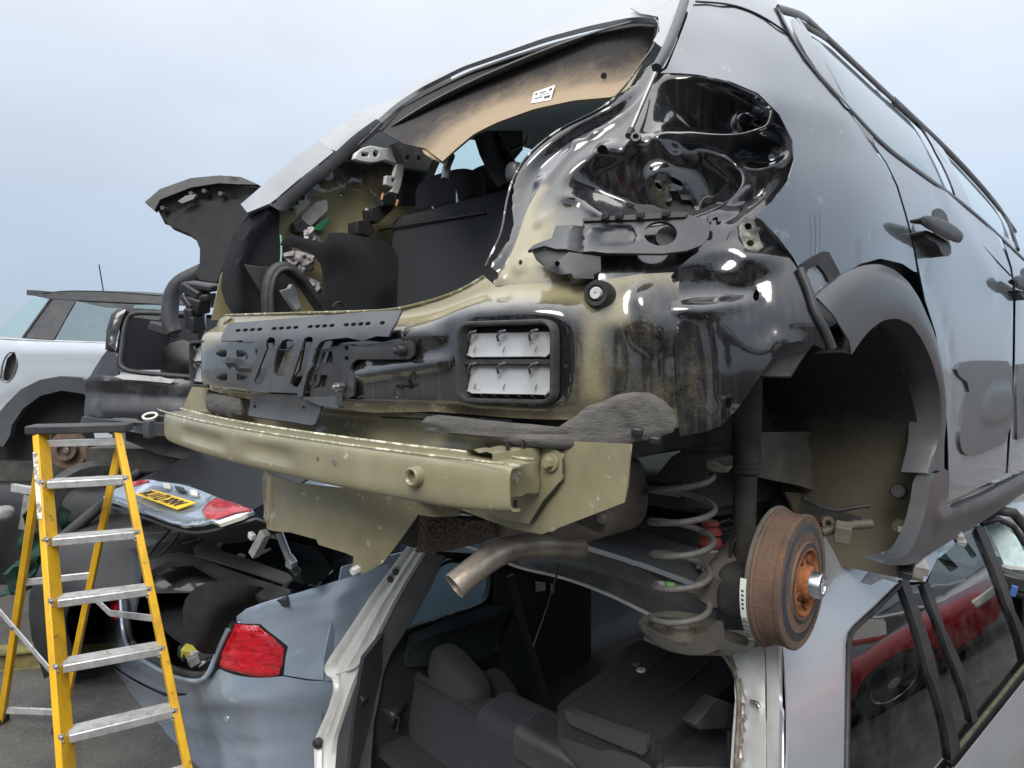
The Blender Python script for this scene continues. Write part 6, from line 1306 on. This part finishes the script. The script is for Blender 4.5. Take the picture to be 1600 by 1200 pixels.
bar('top_rung', lt + np.array([0, 0, -.045]), rt + np.array([0, 0, -.045]), .03, .02, (0, 0, 1), M_alu, lad)
hs = np.linspace(l1[2], l5[2], 5); hs = list(hs) + [hs[-1] - (hs[0] - hs[-1]) / 4 * .98]
for i, h in enumerate(hs):
    a, b = ext(l1, l5, h), ext(r1, r5, h + .0)
    a2, b2 = a + span * .012 - fr * .012, b - span * .012 - fr * .012
    bar('tread', a2, b2, .082, .030, fr, M_alu, lad, bevel=.004)
    for k in range(5): bar('tread_rib', a2 + fr * (-.032 + k * .016) + np.array([0, 0, .0155]), b2 + fr * (-.032 + k * .016) + np.array([0, 0, .0155]), .004, .003, fr, M_alu, lad, bevel=0)
    for e_, s_ in ((a, -1), (b, 1)):
        for dz in (-.008, .012):
            lathe('rivet', [(0, .005), (.004, .0045), (.0065, .002), (.007, 0)], e_ + fr * .0315 + np.array([0, 0, dz]) - span * s_ * .002, fr, M_steel, lad, n=10)
        put('rivet_plate', [e_ + fr * .0318 + span * u + np.array([0, 0, v]) for u, v in ((-.009, -.02), (.009, -.02), (.009, .024), (-.009, .024))], [(0, 1, 2, 3)], M_alu, lad, smooth=False, solid=.0015, face=True)
def mixp(p, t): return p[0] + (p[1] - p[0]) * t
bar('rear_brace', mixp(rear_l, .48), mixp(rear_r, .46), .03, .012, (0, 0, 1), M_alu, lad)
bar('rear_brace', mixp(rear_l, .95), mixp(rear_r, .93), .03, .012, (0, 0, 1), M_alu, lad)
bar('spreader', ext(l1, l5, -1.11) - fr * .03 - span * .02, at_depth((0, 972), 2.76) + np.array([-.12, 0, .04]), .026, .006, (0, 0, 1), M_alu, lad)
bar('spreader', ext(r1, r5, -.98) - fr * .03, at_depth((172, 958), 2.82), .028, .006, (0, 0, 1), M_alu, lad)
bar('spreader', at_depth((172, 958), 2.82), mixp(rear_r, .52), .028, .006, (0, 0, 1), M_alu, lad)
lathe('spreader_rivet', [(0, .008), (.008, .006), (.010, 0)], at_depth((20, 981), 2.7), fr, M_steel, lad, n=12)
for e_ in (lt, rt): box('hinge_plate', e_ - fr * .03 + np.array([0, 0, -.035]), (.03, .05, .07), M_alu, lad, rot=(0, 0, YAW), bevel=.004)
sa, sb = ext(l1, l5, -.34), ext(l1, l5, -.58)
pl = [sa + fr * .034 - span * .022, sa + fr * .034 - span * .002, sb + fr * .034 - span * .002, sb + fr * .034 - span * .022]
put('worn_label', pl, [(0, 1, 2, 3)], mat('worn_paper_label', (.68, .66, .60), .6, c2=(.18, .15, .12), scale=30, lo=.5, hi=.6), lad, smooth=False, solid=.001, face=True)
wp = [ext(l1, l5, -.655) + fr * .036 * math.cos(a) + span * .024 * math.sin(a) for a in np.linspace(0, 2 * math.pi, 17)[:-1]]
tube('tied_wire', np.array(wp), .0025, M_rubber, lad, n=6, closed=True)
for f_ in (lf_, rf_): box('rubber_foot', f_ + np.array([0, 0, .02]), (.05, .08, .04), M_rubber, lad, rot=(0, 0, YAW), bevel=.006)
for f_ in (rear_l[1], rear_r[1]): box('rubber_foot', f_ + np.array([0, 0, .02]), (.04, .06, .04), M_rubber, lad, rot=(0, 0, YAW), bevel=.006)

# ================================================================ cars stacked behind
R3 = np.array([math.cos(YAW), math.sin(YAW), 0.0]); W3 = np.array([-math.sin(YAW), math.cos(YAW), 0.0])
class Wall(Surf):                            # flank of a car standing across the yard: depth = fn(along, h)
    def __init__(s, fn): s.fn = fn
    def rw(s, P): d = P - CAM; return d @ R3, d @ W3, d[..., 2]
    def f(s, P): r, w, h = s.rw(P); return w - s.fn(r, h)
    def inv(s, q): r, w, h = s.rw(q); return (r, h)
    def xyz(s, u, v, d): w = s.fn(u, v) - d; return CAM + np.outer(u, R3) + np.outer(w, W3) + np.outer(v, [0, 0, 1.0])
A_ = lambda *p: tr('A', p)
X_ = lambda *p: tr('X', p)
C2 = lambda *p: tr('C', p)

# --- pale small hatch with black roof, up on the stack
mi = thing('small_hatchback', 'pale silver small hatchback with black roof and aerial, up on the far stack', 'car', tuple(RW(-3.3, 5.6, -.75)))
MW = Wall(lambda r, h: 5.0 + .55 * np.clip(h - .16, 0, None) - .04 * np.exp(-((h - .0) / .2) ** 2) + .10 * np.clip(-2.9 - r, 0, None) ** 1.5)
relief('flank', MW, A_((-180, 470), (-60, 490), (0, 503), (100, 514), (300, 522), (520, 528), (700, 535), (900, 545), (900, 1000), (450, 1000), (430, 900), (400, 770), (290, 690), (170, 722), (85, 785), (30, 842), (0, 880), (-60, 950), (-180, 960)), M_mini, mi, step=.05, solid=.004,
       feats=[('path', A_((100, 560), (300, 560), (600, 570)), .02, .10, .05), ('path', A_((-60, 800), (20, 760), (90, 720)), .015, .06, .03)], holes=[A_((5, 690), (15, 620), (40, 575), (78, 570), (82, 630), (60, 690), (35, 712))])
relief('tail_lamp_socket', MW, A_((-10, 700), (10, 600), (45, 565), (90, 565), (90, 640), (60, 705), (30, 725)), M_undd, mi, d=-.05, step=.05)
tube('lamp_chrome_ring', path3(MW, A_((5, 692), (14, 620), (40, 573), (80, 568), (84, 632), (60, 692), (35, 714), (5, 695)), d=.004, n=40), .006, M_steel, mi, n=6)
tube('belt_chrome', path3(MW, A_((-60, 500), (100, 513), (300, 521), (520, 527), (700, 534)), d=.006, n=20), .006, M_jamb, mi, n=6)
relief('arch_trim', MW, A_((-40, 1010), (-30, 900), (40, 815), (110, 745), (200, 700), (290, 684), (390, 690), (440, 720), (430, 780), (400, 765), (300, 750), (200, 775), (120, 835), (70, 910), (60, 960), (30, 1010)), M_clad, mi, d=.03, step=.05, solid=.04)
relief('wheel_arch_liner', MW, A_((-200, 1060), (-60, 860), (60, 740), (290, 690), (520, 700), (900, 760), (900, 1160), (-200, 1160)), mat('black_underside', (.008, .008, .009), .9), mi, d=-.12, step=.1)
relief('side_pillar', MW, A_((240, 318), (300, 322), (352, 330), (300, 420), (250, 512), (110, 502), (170, 415)), M_plast, mi, d=-.004, step=.05, solid=.01)
relief('side_glass', MW, A_((352, 330), (600, 338), (800, 345), (800, 530), (500, 524), (252, 512), (300, 420)), M_glass, mi, d=-.012, step=.06, solid=0)
relief('far_side_glass', MW, A_((380, 360), (556, 368), (515, 470), (340, 466), (336, 430)), mat('pale_teal_pane', (.42, .68, .66), .2), mi, d=-.9, step=.1)
relief('cabin_back', MW, A_((180, 340), (800, 345), (800, 540), (200, 520)), M_plastd, mi, d=-1.1, step=.1)
relief('rear_glass', MW, A_((152, 318), (242, 320), (170, 415), (108, 502), (0, 492), (-40, 488), (20, 430), (90, 365)), M_glassg, mi, d=-.02, step=.06, solid=0)
tube('rear_glass_seal', path3(MW, A_((240, 320), (170, 415), (108, 503)), d=.0, n=10), .010, M_rubber, mi, n=6)
relief('roof_side', MW, A_((160, 304), (300, 286), (500, 290), (790, 312), (900, 322), (900, 350), (600, 338), (300, 324), (240, 320)), M_plastd, mi, d=0, step=.06, solid=.01)
rr_ = hits(MW, A_((200, 300), (300, 286), (500, 290), (790, 312), (900, 322)))
loft('roof_skin', [rr_, rr_ + W3 * .5 + np.array([0, 0, .05]), rr_ + W3 * 1.1 + np.array([0, 0, .0])], M_plastd, mi, n=16, solid=.01)
sp_ = hits(MW, A_((125, 285), (200, 288), (290, 300)))
loft('roof_spoiler', [sp_ + np.array([0, 0, .01]), sp_ + W3 * .5 + np.array([0, 0, .03]), sp_ + W3 * 1.0], M_clad, mi, n=12, solid=.04, face=False)
ab = MW.hit(A_((322, 272))[0]) + W3 * .45
lathe('aerial_base', [(.04, -.02), (.035, .005), (.012, .02), (.005, .03)], ab, (0, 0, 1), M_plastd, mi, n=16)
tube('aerial', np.array([ab + np.array([0, 0, .02]), ab - R3 * .035 + np.array([0, 0, .25])]), .005, M_plastd, mi, n=6)
bd = at_depth((107, 703), 5.05)
lathe('brake_disc', [(.02, .03), (.05, .03), (.055, .06), (.075, .06), (.08, .01), (.135, .01), (.14, 0), (.14, -.02), (0, -.02)], bd, -W3 + R3 * .15 + np.array([0, 0, .05]), M_rust, mi, n=40)
lathe('disc_hub', [(0, .05), (.02, .05), (.03, .04), (.035, .03)], bd, -W3 + R3 * .15, M_steel, mi, n=20)
for k in range(4):
    a = k * math.pi / 2 + .4; lathe('hub_hole', [(0, .0615), (.007, .0615)], bd + .062 * (math.cos(a) * R3 + math.sin(a) * np.array([0, 0, 1])), -W3 + R3 * .15, M_ink, mi, n=10)
put('underbody', [RW(-3.9, 5.15, -.72), RW(-1.9, 5.15, -.72), RW(-1.9, 6.3, -.72), RW(-3.9, 6.3, -.72)], [(0, 1, 2, 3)], M_undd, mi, solid=.25, smooth=False)

# --- black car with its boot open, boot lid standing up
bk_ = thing('black_saloon', 'black saloon with its boot lid standing up, on the stack behind the ladder', 'car', tuple(RW(-2.0, 4.6, -.55)))
BW = Wall(lambda r, h: 3.9 - .04 * np.exp(-((h + .28) / .1) ** 2) + .5 * np.clip(-2.35 - r, 0, None) + .25 * np.clip(h + .05, 0, None))
relief('boot_surround', BW, A_((560, 368), (640, 364), (760, 372), (960, 380), (960, 720), (820, 690), (560, 664), (540, 660), (520, 640), (545, 560), (560, 480)), M_gloss, bk_, step=.04, solid=.02, holes=[A_((600, 405), (640, 388), (760, 390), (930, 395), (930, 690), (700, 672), (562, 652), (575, 560), (585, 470))], label='glossy black frame round the open boot')
tube('boot_seal', path3(BW, A_((930, 690), (700, 672), (562, 652), (575, 560), (585, 470), (605, 402), (645, 386), (760, 390), (930, 396)), d=.012, n=60), .014, M_rubber, bk_, n=8)
relief('boot_lining', BW, A_((520, 380), (960, 380), (960, 720), (520, 700)), M_carpet, bk_, d=-.55, step=.1)
loft('boot_side_lining', [hits(BW, A_((575, 400), (565, 520), (555, 655))), hits(BW, A_((575, 400), (565, 520), (555, 655))) + W3 * .6], M_carpet, bk_, n=8, solid=.01, face=False)
relief('boot_mat', BW, A_((610, 560), (650, 520), (720, 500), (800, 530), (880, 560), (900, 690), (620, 660)), M_plastd, bk_, d=-.35, step=.06, dome=(.05, .1))
relief('side_tail_lamp', BW, A_((503, 560), (508, 470), (530, 395), (560, 370), (600, 372), (575, 440), (558, 500), (548, 565)), mat('smoked_lamp', (.012, .010, .010), .3, coat=.5), bk_, d=.02, step=.03, solid=.04, dome=(.02, .05))
relief('rear_bumper', BW, A_((398, 800), (405, 730), (425, 688), (470, 676), (560, 684), (700, 700), (840, 712), (885, 695), (980, 700), (980, 900), (890, 892), (600, 890), (395, 868)), mat('scuffed_black_bumper', (.02, .021, .023), .3, coat=.5, c2=(.10, .10, .105), scale=6, lo=.5, hi=.75), bk_, step=.03, solid=.03, feats=[('path', A_((410, 700), (560, 705), (850, 735), (980, 720)), .03, .06, .03)])
relief('bumper_top', BW, A_((560, 684), (590, 674), (700, 680), (840, 700), (820, 716), (700, 704), (600, 698)), M_jamb, bk_, d=.05, step=.04, solid=.01)
relief('bumper_lip', BW, A_((380, 890), (395, 872), (600, 896), (720, 905), (900, 900), (900, 970), (720, 960), (560, 930), (385, 915)), M_clad, bk_, d=.02, step=.04, solid=.05, feats=[('path', A_((385, 890), (560, 910), (720, 930)), -.02, .02, .015)])
relief('bumper_base', BW, A_((385, 915), (560, 925), (720, 955), (900, 960), (900, 1100), (700, 1060), (560, 1000)), M_undd, bk_, d=-.1, step=.06, solid=.05)
relief('wing', BW, A_((420, 690), (505, 560), (545, 565), (555, 660), (560, 690), (470, 680)), M_gloss, bk_, d=.004, step=.04, solid=.02)
BLW = Wall(lambda r, h: 3.75 + .3 * (h - .5))
lid_o = C2((40, 412), (110, 352), (250, 302), (380, 290), (480, 297), (560, 332), (600, 350), (560, 420), (500, 458), (430, 560), (380, 700), (350, 775), (272, 762), (252, 728), (272, 690), (274, 620), (255, 572), (215, 545), (135, 512), (104, 475), (80, 440))
relief('boot_lid', BLW, lid_o, mat('black_lid_lining', (.007, .0075, .009), .8, c2=(.014, .014, .015), scale=20), bk_, step=.03, solid=.05, feats=[('path', C2((60, 410), (200, 330), (380, 300), (540, 340)), .05, .05, .025), ('path', C2((120, 450), (300, 370), (450, 380)), -.03, .03, .015)], label='black boot lid seen from its lined inside')
relief('lid_edge', BLW, C2((40, 412), (110, 352), (250, 302), (380, 290), (480, 297), (560, 332), (470, 330), (380, 325), (250, 345), (110, 400), (85, 450)), M_plastd, bk_, d=.05, step=.04, solid=.03)
relief('lid_latch', BLW, C2((195, 410), (230, 385), (280, 378), (265, 400), (215, 420)), M_plastg, bk_, d=.06, step=.05, solid=.02)
for q in ((120, 438), (310, 360), (385, 372), (250, 372)): lathe('lid_clip', [(0, .05), (.012, .05), (.014, .0)], BLW.hit(C2(q)[0]), -W3, M_plastg, bk_, n=10)
tube('gooseneck_hinge', np.array(sm([tuple(at_depth(p, 3.8)) for p in A_((955, 190), (900, 215), (840, 245), (805, 300), (795, 380), (797, 440), (815, 480))], 2, False)), .045, M_plast, bk_, n=14)
box('hinge_base', at_depth(A_((770, 465))[0], 3.85), (.14, .10, .06), M_plastd, bk_, rot=(0, .3, YAW), bevel=.012)
ring_ = at_depth(A_((703, 870))[0], 2.9)
tube('tow_eye', np.array([ring_ + .028 * math.cos(a) * R3 + .012 * math.sin(a) * np.array([0, 0, 1]) + .02 * math.sin(a) * W3 for a in np.linspace(0, 2 * math.pi, 25)[:-1]]), .005, M_lens, bk_, n=8, closed=True)
tube('tow_eye_shank', np.array([ring_ + R3 * .035, ring_ + R3 * .13 + np.array([0, 0, -.012]), ring_ + R3 * .3 + W3 * .5]), .007, M_plastd, bk_, n=8)
box('tow_bracket', at_depth(A_((700, 930))[0], 3.0), (.035, .04, .08), M_clad, bk_, rot=(0, 0, .4), bevel=.006)
put('underbody', [RW(-2.6, 4.15, -.50), RW(-1.0, 4.05, -.50), RW(-1.0, 6.0, -.50), RW(-2.6, 6.0, -.50)], [(0, 1, 2, 3)], M_undd, bk_, solid=.18, smooth=False)
put('roof', [RW(-2.2, 4.7, .2), RW(-1.0, 4.7, .2), RW(-1.0, 6.2, .15), RW(-2.2, 6.2, .15)], [(0, 1, 2, 3)], M_gloss, bk_, solid=.03, smooth=False)

# ---------------------------------------------------------------- a plain complete car, used for vehicles seen only in part or as reflections
def simple_car(name, label, r0, w0, yaw, paint, z0=0.0, wheels=True, L=4.2, Wd=1.75, hgt=1.45, dark=False, frame='rw', group=None):
    c = RW(r0, w0, 0) if frame == 'rw' else np.array([r0, w0, 0.0])
    t = thing(name, label, 'car', (c[0], c[1], -E + z0), group)
    cy, sy = math.cos(yaw), math.sin(yaw)
    def P(x, y, z): return np.array([c[0] + cy * x - sy * y, c[1] + sy * x + cy * y, -E + z0 + z])
    st = [(-.50, .62, .42, .70), (-.485, .86, .30, .84), (-.42, .97, .24, .95), (-.25, 1.0, .20, .97), (.0, 1.0, .20, .95), (.18, 1.0, .20, .93), (.36, .97, .22, .88), (.46, .88, .24, .78), (.495, .70, .28, .66), (.505, .5, .36, .58)]
    rows = []
    for fy, kw, zb, zt in st:
        hw = Wd / 2 * kw; zm = (zb + zt) / 2; y = fy * L
        rows.append([P(-hw * .9, y, zb), P(-hw, y, zm), P(-hw * .97, y, zt), P(-hw * .6, y, zt + .02), P(0, y, zt + .035), P(hw * .6, y, zt + .02), P(hw * .97, y, zt), P(hw, y, zm), P(hw * .9, y, zb)])
    loft('body', rows, paint, t, n=25, solid=.01, face=False, smooth=1)
    gh = []
    for fy, kw, z in ((-.43, .80, .93), (-.36, .72, 1.22), (-.30, .68, hgt - .02), (-.1, .68, hgt + .0), (.06, .66, hgt - .04), (.22, .78, .93)):
        gh.append((fy * L, Wd / 2 * kw, z))
    loft('roof', [[P(-hw, y, z), P(-hw * .5, y, z + .03), P(hw * .5, y, z + .03), P(hw, y, z)] for y, hw, z in gh[2:5]], paint, t, n=9, solid=.02, face=False, smooth=0)
    for s in (-1, 1):
        base = [P(s * Wd / 2 * .93, y, .94) for y, _, _ in gh]
        tp_ = [P(s * hw, y, max(z, .95)) for y, hw, z in gh]
        if wheels: loft('side_glass', [base, tp_], M_glassd, t, n=12, face=False, smooth=0)
        tube('window_pillar', np.array([P(s * Wd / 2 * .935, -.06 * L, .94), P(s * Wd / 2 * .685, -.06 * L, hgt)]), .03, M_plastd, t, n=6)
        for k in (0, 3): tube('roof_pillar', np.array([P(s * gh[k if k == 0 else 5][1] * 1.02, gh[0 if k == 0 else 5][0], .93), P(s * gh[2 if k == 0 else 4][1], gh[2 if k == 0 else 4][0], hgt - .02)]), .035, paint, t, n=6)
        if wheels and not dark: box('tail_lamp', P(s * Wd / 2 * .72, -.487 * L, .74), (.28, .10, .16), M_red, t, rot=(0, 0, yaw), bevel=.02)
        box('head_lamp', P(s * Wd / 2 * .66, .478 * L, .64), (.32, .16, .13), M_lens, t, rot=(0, 0, yaw + s * -.3), bevel=.03)
    if wheels: loft('rear_glass', [[P(-gh[0][1], gh[0][0], .93), P(gh[0][1], gh[0][0], .93)], [P(-gh[2][1], gh[2][0], gh[2][2]), P(gh[2][1], gh[2][0], gh[2][2])]], M_glassd, t, n=4, face=False, smooth=0)
    if wheels: loft('windscreen', [[P(-gh[5][1], gh[5][0], .93), P(gh[5][1], gh[5][0], .93)], [P(-gh[4][1], gh[4][0], gh[4][2]), P(gh[4][1], gh[4][0], gh[4][2])]], M_glassg, t, n=4, face=False, smooth=0)
    axw = P(1, 0, 0) - P(0, 0, 0)
    for s in (-1, 1):
        for y in (-.30 * L, .30 * L):
            cpt = P(s * (Wd / 2 - .10), y, .31)
            lathe('arch_shadow', [(.36, .115), (.36, .02)], cpt, axw * s, M_undd, t, n=28)
            lathe('arch_back', [(0, .112), (.345, .112)], cpt, axw * s, M_undd, t, n=28)
            if wheels:
                ty = lathe('wheel', [(.20, -.09), (.30, -.09), (.315, -.06), (.315, .09), (.30, .125), (.21, .13)], cpt, axw * s, M_rubber, t, n=32)
                lathe('rim', [(.215, .13), (.20, .115), (.185, .10), (.06, .11), (.05, .125), (0, .125)], cpt, axw * s, M_alu, ty, n=30)
                u2 = np.array([0, 0, 1.0]); v2 = np.cross(axw, u2)
                for k in range(7):
                    a = 2 * math.pi * k / 7; d_ = math.cos(a) * u2 + math.sin(a) * v2; e_ = -math.sin(a) * u2 + math.cos(a) * v2
                    b0 = cpt + axw * s * .128
                    put('rim_gap', [b0 + d_ * .085 + e_ * .012, b0 + d_ * .19 + e_ * .055, b0 + d_ * .19 - e_ * .055, b0 + d_ * .085 - e_ * .012], [(0, 1, 2, 3)], M_ink, ty, smooth=False)
            else: lathe('bare_hub', [(0, .10), (.05, .10), (.06, .07), (.13, .07), (.13, .03)], cpt, axw * s, M_rust, t, n=24)
    put('underbody', [P(-Wd / 2 * .8, -.46 * L, .22), P(Wd / 2 * .8, -.46 * L, .22), P(Wd / 2 * .8, .46 * L, .22), P(-Wd / 2 * .8, .46 * L, .22)], [(0, 1, 2, 3)], M_undd, t, solid=.06, smooth=False)
    return t
M_dark = mat('dark_wreck_paint', (.008, .009, .010), .45, coat=.25, c2=(.025, .025, .026), scale=4, spec=.3)
simple_car('wrecked_car', 'dark wheelless wreck under the pale small hatchback', -3.0, 5.75, YAW - math.pi / 2 - .1, M_dark, z0=-.22, wheels=False, hgt=1.12)
simple_car('wrecked_car', 'dark wheelless wreck under the black saloon with the raised boot lid', -1.7, 5.35, YAW + .05, M_dark, z0=-.20, wheels=False, hgt=1.20)
simple_car('parked_car', 'white car seen through the side window of the silver estate', -3.2, 5.4, math.pi + .1, M_mini, z0=-.15, wheels=True, frame='xy')
# cars across the lane, mirrored in the flank and side glass of the silver estate and the black hatchback
for k, (x_, y_, yw, m_, lb) in enumerate([(4.3, 4.4, 1.3, M_redp, 'red hatchback mirrored in the side glass of the silver estate'), (4.9, 7.6, 1.5, M_silver, 'silver car mirrored beside the red hatchback'), (4.6, 1.2, 1.45, M_dark, 'dark car across the lane from the silver estate')]):
    simple_car('parked_car', lb, x_, y_, yw, m_, frame='xy', z0=0.0)
simple_car('parked_car', 'grey car stacked across the lane above the dark car', 4.7, 1.0, 1.5, M_silver, frame='xy', z0=1.30, wheels=False)

# unseen cars added behind the camera for the pressed black steel to mirror
M_navy = mat('navy_paint', (.015, .02, .045), .3, coat=.8); M_maroon = mat('maroon_paint', (.10, .012, .014), .3, coat=.8); M_greyp = mat('mid_grey_paint', (.10, .105, .11), .35, coat=.6, metal=.3)
for k, (x_, y_, z_, m_, lb) in enumerate([(-1.6, -6.2, 0, M_dark, 'unseen black car on the ground facing the stacked wrecks'), (.6, -6.6, 0, M_navy, 'unseen navy car on the ground between the black and the maroon one'), (2.8, -6.4, 0, M_maroon, 'unseen maroon car on the ground across from the stacked wrecks'), (5.2, -5.6, 0, M_greyp, 'unseen mid grey car at the end of the facing row'),
                                   (-1.4, -6.3, 1.35, M_greyp, 'unseen mid grey car stacked on the black one in the facing row'), (.8, -6.5, 1.35, M_dark, 'unseen black car stacked on the navy one in the facing row'), (3.0, -6.3, 1.35, M_navy, 'unseen navy car stacked on the maroon one in the facing row'), (5.4, -5.4, 1.35, M_dark, 'unseen black car stacked on the grey one at the row end'), (5.9, -2.3, 0, M_dark, 'unseen black car on the ground round the corner of the facing row'), (6.0, -2.2, 1.35, M_navy, 'unseen navy car stacked on the black one round the corner')]):
    simple_car('parked_car', lb, x_, y_, .15 * (k % 3 - 1) + (.5 if x_ > 5 and y_ < -4 else 1.4 if x_ > 5 else 0), m_, frame='xy', z0=z_, wheels=(z_ == 0), group='unseen cars added for reflections')

# --- loose things on the ground at the left
tw = Wall(lambda r, h: 4.35 + .15 * np.sin(r * 9) + .1 * h)
tp2 = relief('tarpaulin', tw, X_((15, 800), (40, 720), (90, 620), (120, 500), (180, 380), (260, 350), (330, 420), (360, 520), (330, 640), (260, 700), (200, 760), (120, 790)), M_net, None, step=.04, noise=(.05, .12), solid=.01)
tp2['label'] = 'dark green tarpaulin hanging crumpled behind the yellow ladder'; tp2['category'] = 'tarpaulin'
ra, rb_ = zpl(-E + .10).hit((-60, 1022)), zpl(-E + .10).hit((330, 985))
rl = thing('ground_rail', 'mossy yellow steel rail lying on the asphalt behind the ladder', 'rail', tuple((ra + rb_) / 2 * np.array([1, 1, 0]) + np.array([0, 0, -E])))
bar('rail_web', ra + np.array([0, 0, -.045]), rb_ + np.array([0, 0, -.045]), .09, .07, (0, 0, 1), M_rail, rl, bevel=.004)
bar('rail_flange', ra, rb_, .016, .13, (0, 0, 1), M_rail, rl, bevel=.003)
bar('rail_foot', ra + np.array([0, 0, -.092]), rb_ + np.array([0, 0, -.092]), .016, .13, (0, 0, 1), M_rail, rl, bevel=.003)
# scrap between the wrecks
def scrap(name, lb, cat_, fn):
    o = fn(); o['label'] = lb; o['category'] = cat_; return o
scrap('old_tyre', 'loose black tyre leaning in the shade beside the blue saloon', 'tyre', lambda: lathe('old_tyre', [(.20, -.08), (.27, -.09), (.30, -.06), (.30, .06), (.27, .09), (.20, .08), (.19, 0), (.20, -.08)], at_depth(S_((130, 400))[0], 4.0), -W3 * .8 + R3 * .6 + np.array([0, 0, .1]), M_rubber, None, n=40))
hub = thing('brake_hub', 'small bare hub with a pale centre nut beside the leaning tyre', 'hub', tuple(at_depth(S_((210, 465))[0], 3.9)))
lathe('hub_plate', [(0, .02), (.05, .02), (.07, .0), (.12, -.01), (.13, -.03)], at_depth(S_((210, 465))[0], 3.9), -W3, M_undd, hub, n=28)
lathe('centre_nut', [(0, .05), (.016, .05), (.02, .04), (.02, .01)], at_depth(S_((212, 462))[0], 3.9), -W3, M_lens, hub, n=8)
pn = thing('scrap_panel', 'crumpled grey body panel propped under the dark wreck', 'panel', tuple(RW(-2.55, 4.1, -1.2)))
relief('panel_skin', Wall(lambda r, h: 4.1 + .3 * (h + 1)), S_((60, 720), (100, 560), (250, 640), (290, 720), (160, 800)), mat('grey_scrap_paint', (.05, .055, .06), .35, coat=.5), pn, step=.05, noise=(.02, .2), solid=.006)
relief('panel_edge', Wall(lambda r, h: 4.05 + .3 * (h + 1)), S_((160, 725), (215, 670), (255, 655), (240, 680), (180, 720)), M_clad, pn, step=.05, solid=.01)
st2 = thing('steel_strut', 'pale metal bracket sticking out of the dark wreck behind the ladder', 'bracket', tuple(RW(-3.0, 4.4, -.7)))
bar('strut_bar', at_depth(X_((60, 305))[0], 4.35), at_depth(X_((170, 322))[0], 4.3), .05, .03, (0, 0, 1), M_alu, st2)
bar('strut_leg', at_depth(X_((140, 325))[0], 4.33), at_depth(X_((110, 500))[0], 4.35), .05, .03, R3, M_gplast, st2)
cushion('strut_bush', at_depth(X_((20, 425))[0], 4.3), (.13, .11, .09), M_gplast, st2, r=.7)
# --- skyline that the flank mirrors: tree belt and two lattice masts far to the right
M_leaf = mat('dull_leaves', (.05, .075, .03), .8, c2=(.03, .045, .02), scale=2)
M_bark = mat('bark', (.07, .055, .04), .9)
rs = random.Random(4)
for k in range(6):
    tx, ty = 34 + rs.uniform(-4, 4), 12 + k * 9
    t = thing('tree', ['broad leafy tree at the start of the far hedge row', 'second tree along the far hedge row', 'third tree along the far hedge row', 'fourth tree along the far hedge row', 'fifth tree along the far hedge row', 'last tree of the far hedge row'][k], 'tree', (tx, ty, -E), 'trees along the far hedge row')
    H_ = rs.uniform(4, 7)
    tube('trunk', np.array([(tx, ty, -E), (tx + .1, ty, -E + H_ * .4), (tx - .1, ty + .1, -E + H_ * .85)]), np.array([.22, .16, .05]), M_bark, t)
    cv, cf = [], []
    for i in range(900):
        a, b, q = rs.uniform(0, 6.28), rs.uniform(-1, 1), rs.uniform(.3, 1) ** .5
        cpt = np.array([tx + 2.2 * q * math.cos(a) * math.sqrt(1 - b * b), ty + 2.6 * q * math.sin(a) * math.sqrt(1 - b * b), -E + H_ * .62 + H_ * .36 * q * b])
        u1 = np.array([rs.uniform(-1, 1) for _ in range(3)]) * .22; u2 = np.array([rs.uniform(-1, 1) for _ in range(3)]) * .22
        s0 = len(cv); cv += [cpt - u1, cpt + u2, cpt + u1, cpt - u2]; cf.append((s0, s0 + 1, s0 + 2, s0 + 3))
    put('crown', cv, cf, M_leaf, t, smooth=False)
for k, (mx2, my2) in enumerate(((30, 26), (30, 44))):
    t = thing('lattice_mast', ['lattice steel mast beyond the yard, the nearer of two', 'lattice steel mast beyond the yard, the farther of two'][k], 'mast', (mx2, my2, -E), 'lattice masts beyond the yard')
    for a, b in ((-1, -1), (1, -1), (1, 1), (-1, 1)): tube('mast_leg', np.array([(mx2 + a * .4, my2 + b * .4, -E), (mx2 + a * .7, my2 + b * .7, 9)]), .09, M_steel, t, n=6)
    for z in range(9):
        for s in (-1, 1): tube('cross_brace', np.array([(mx2 - .5, my2 + s * .5, z - 1), (mx2 + .5, my2 + s * .5, z)]), .06, M_steel, t, n=5)
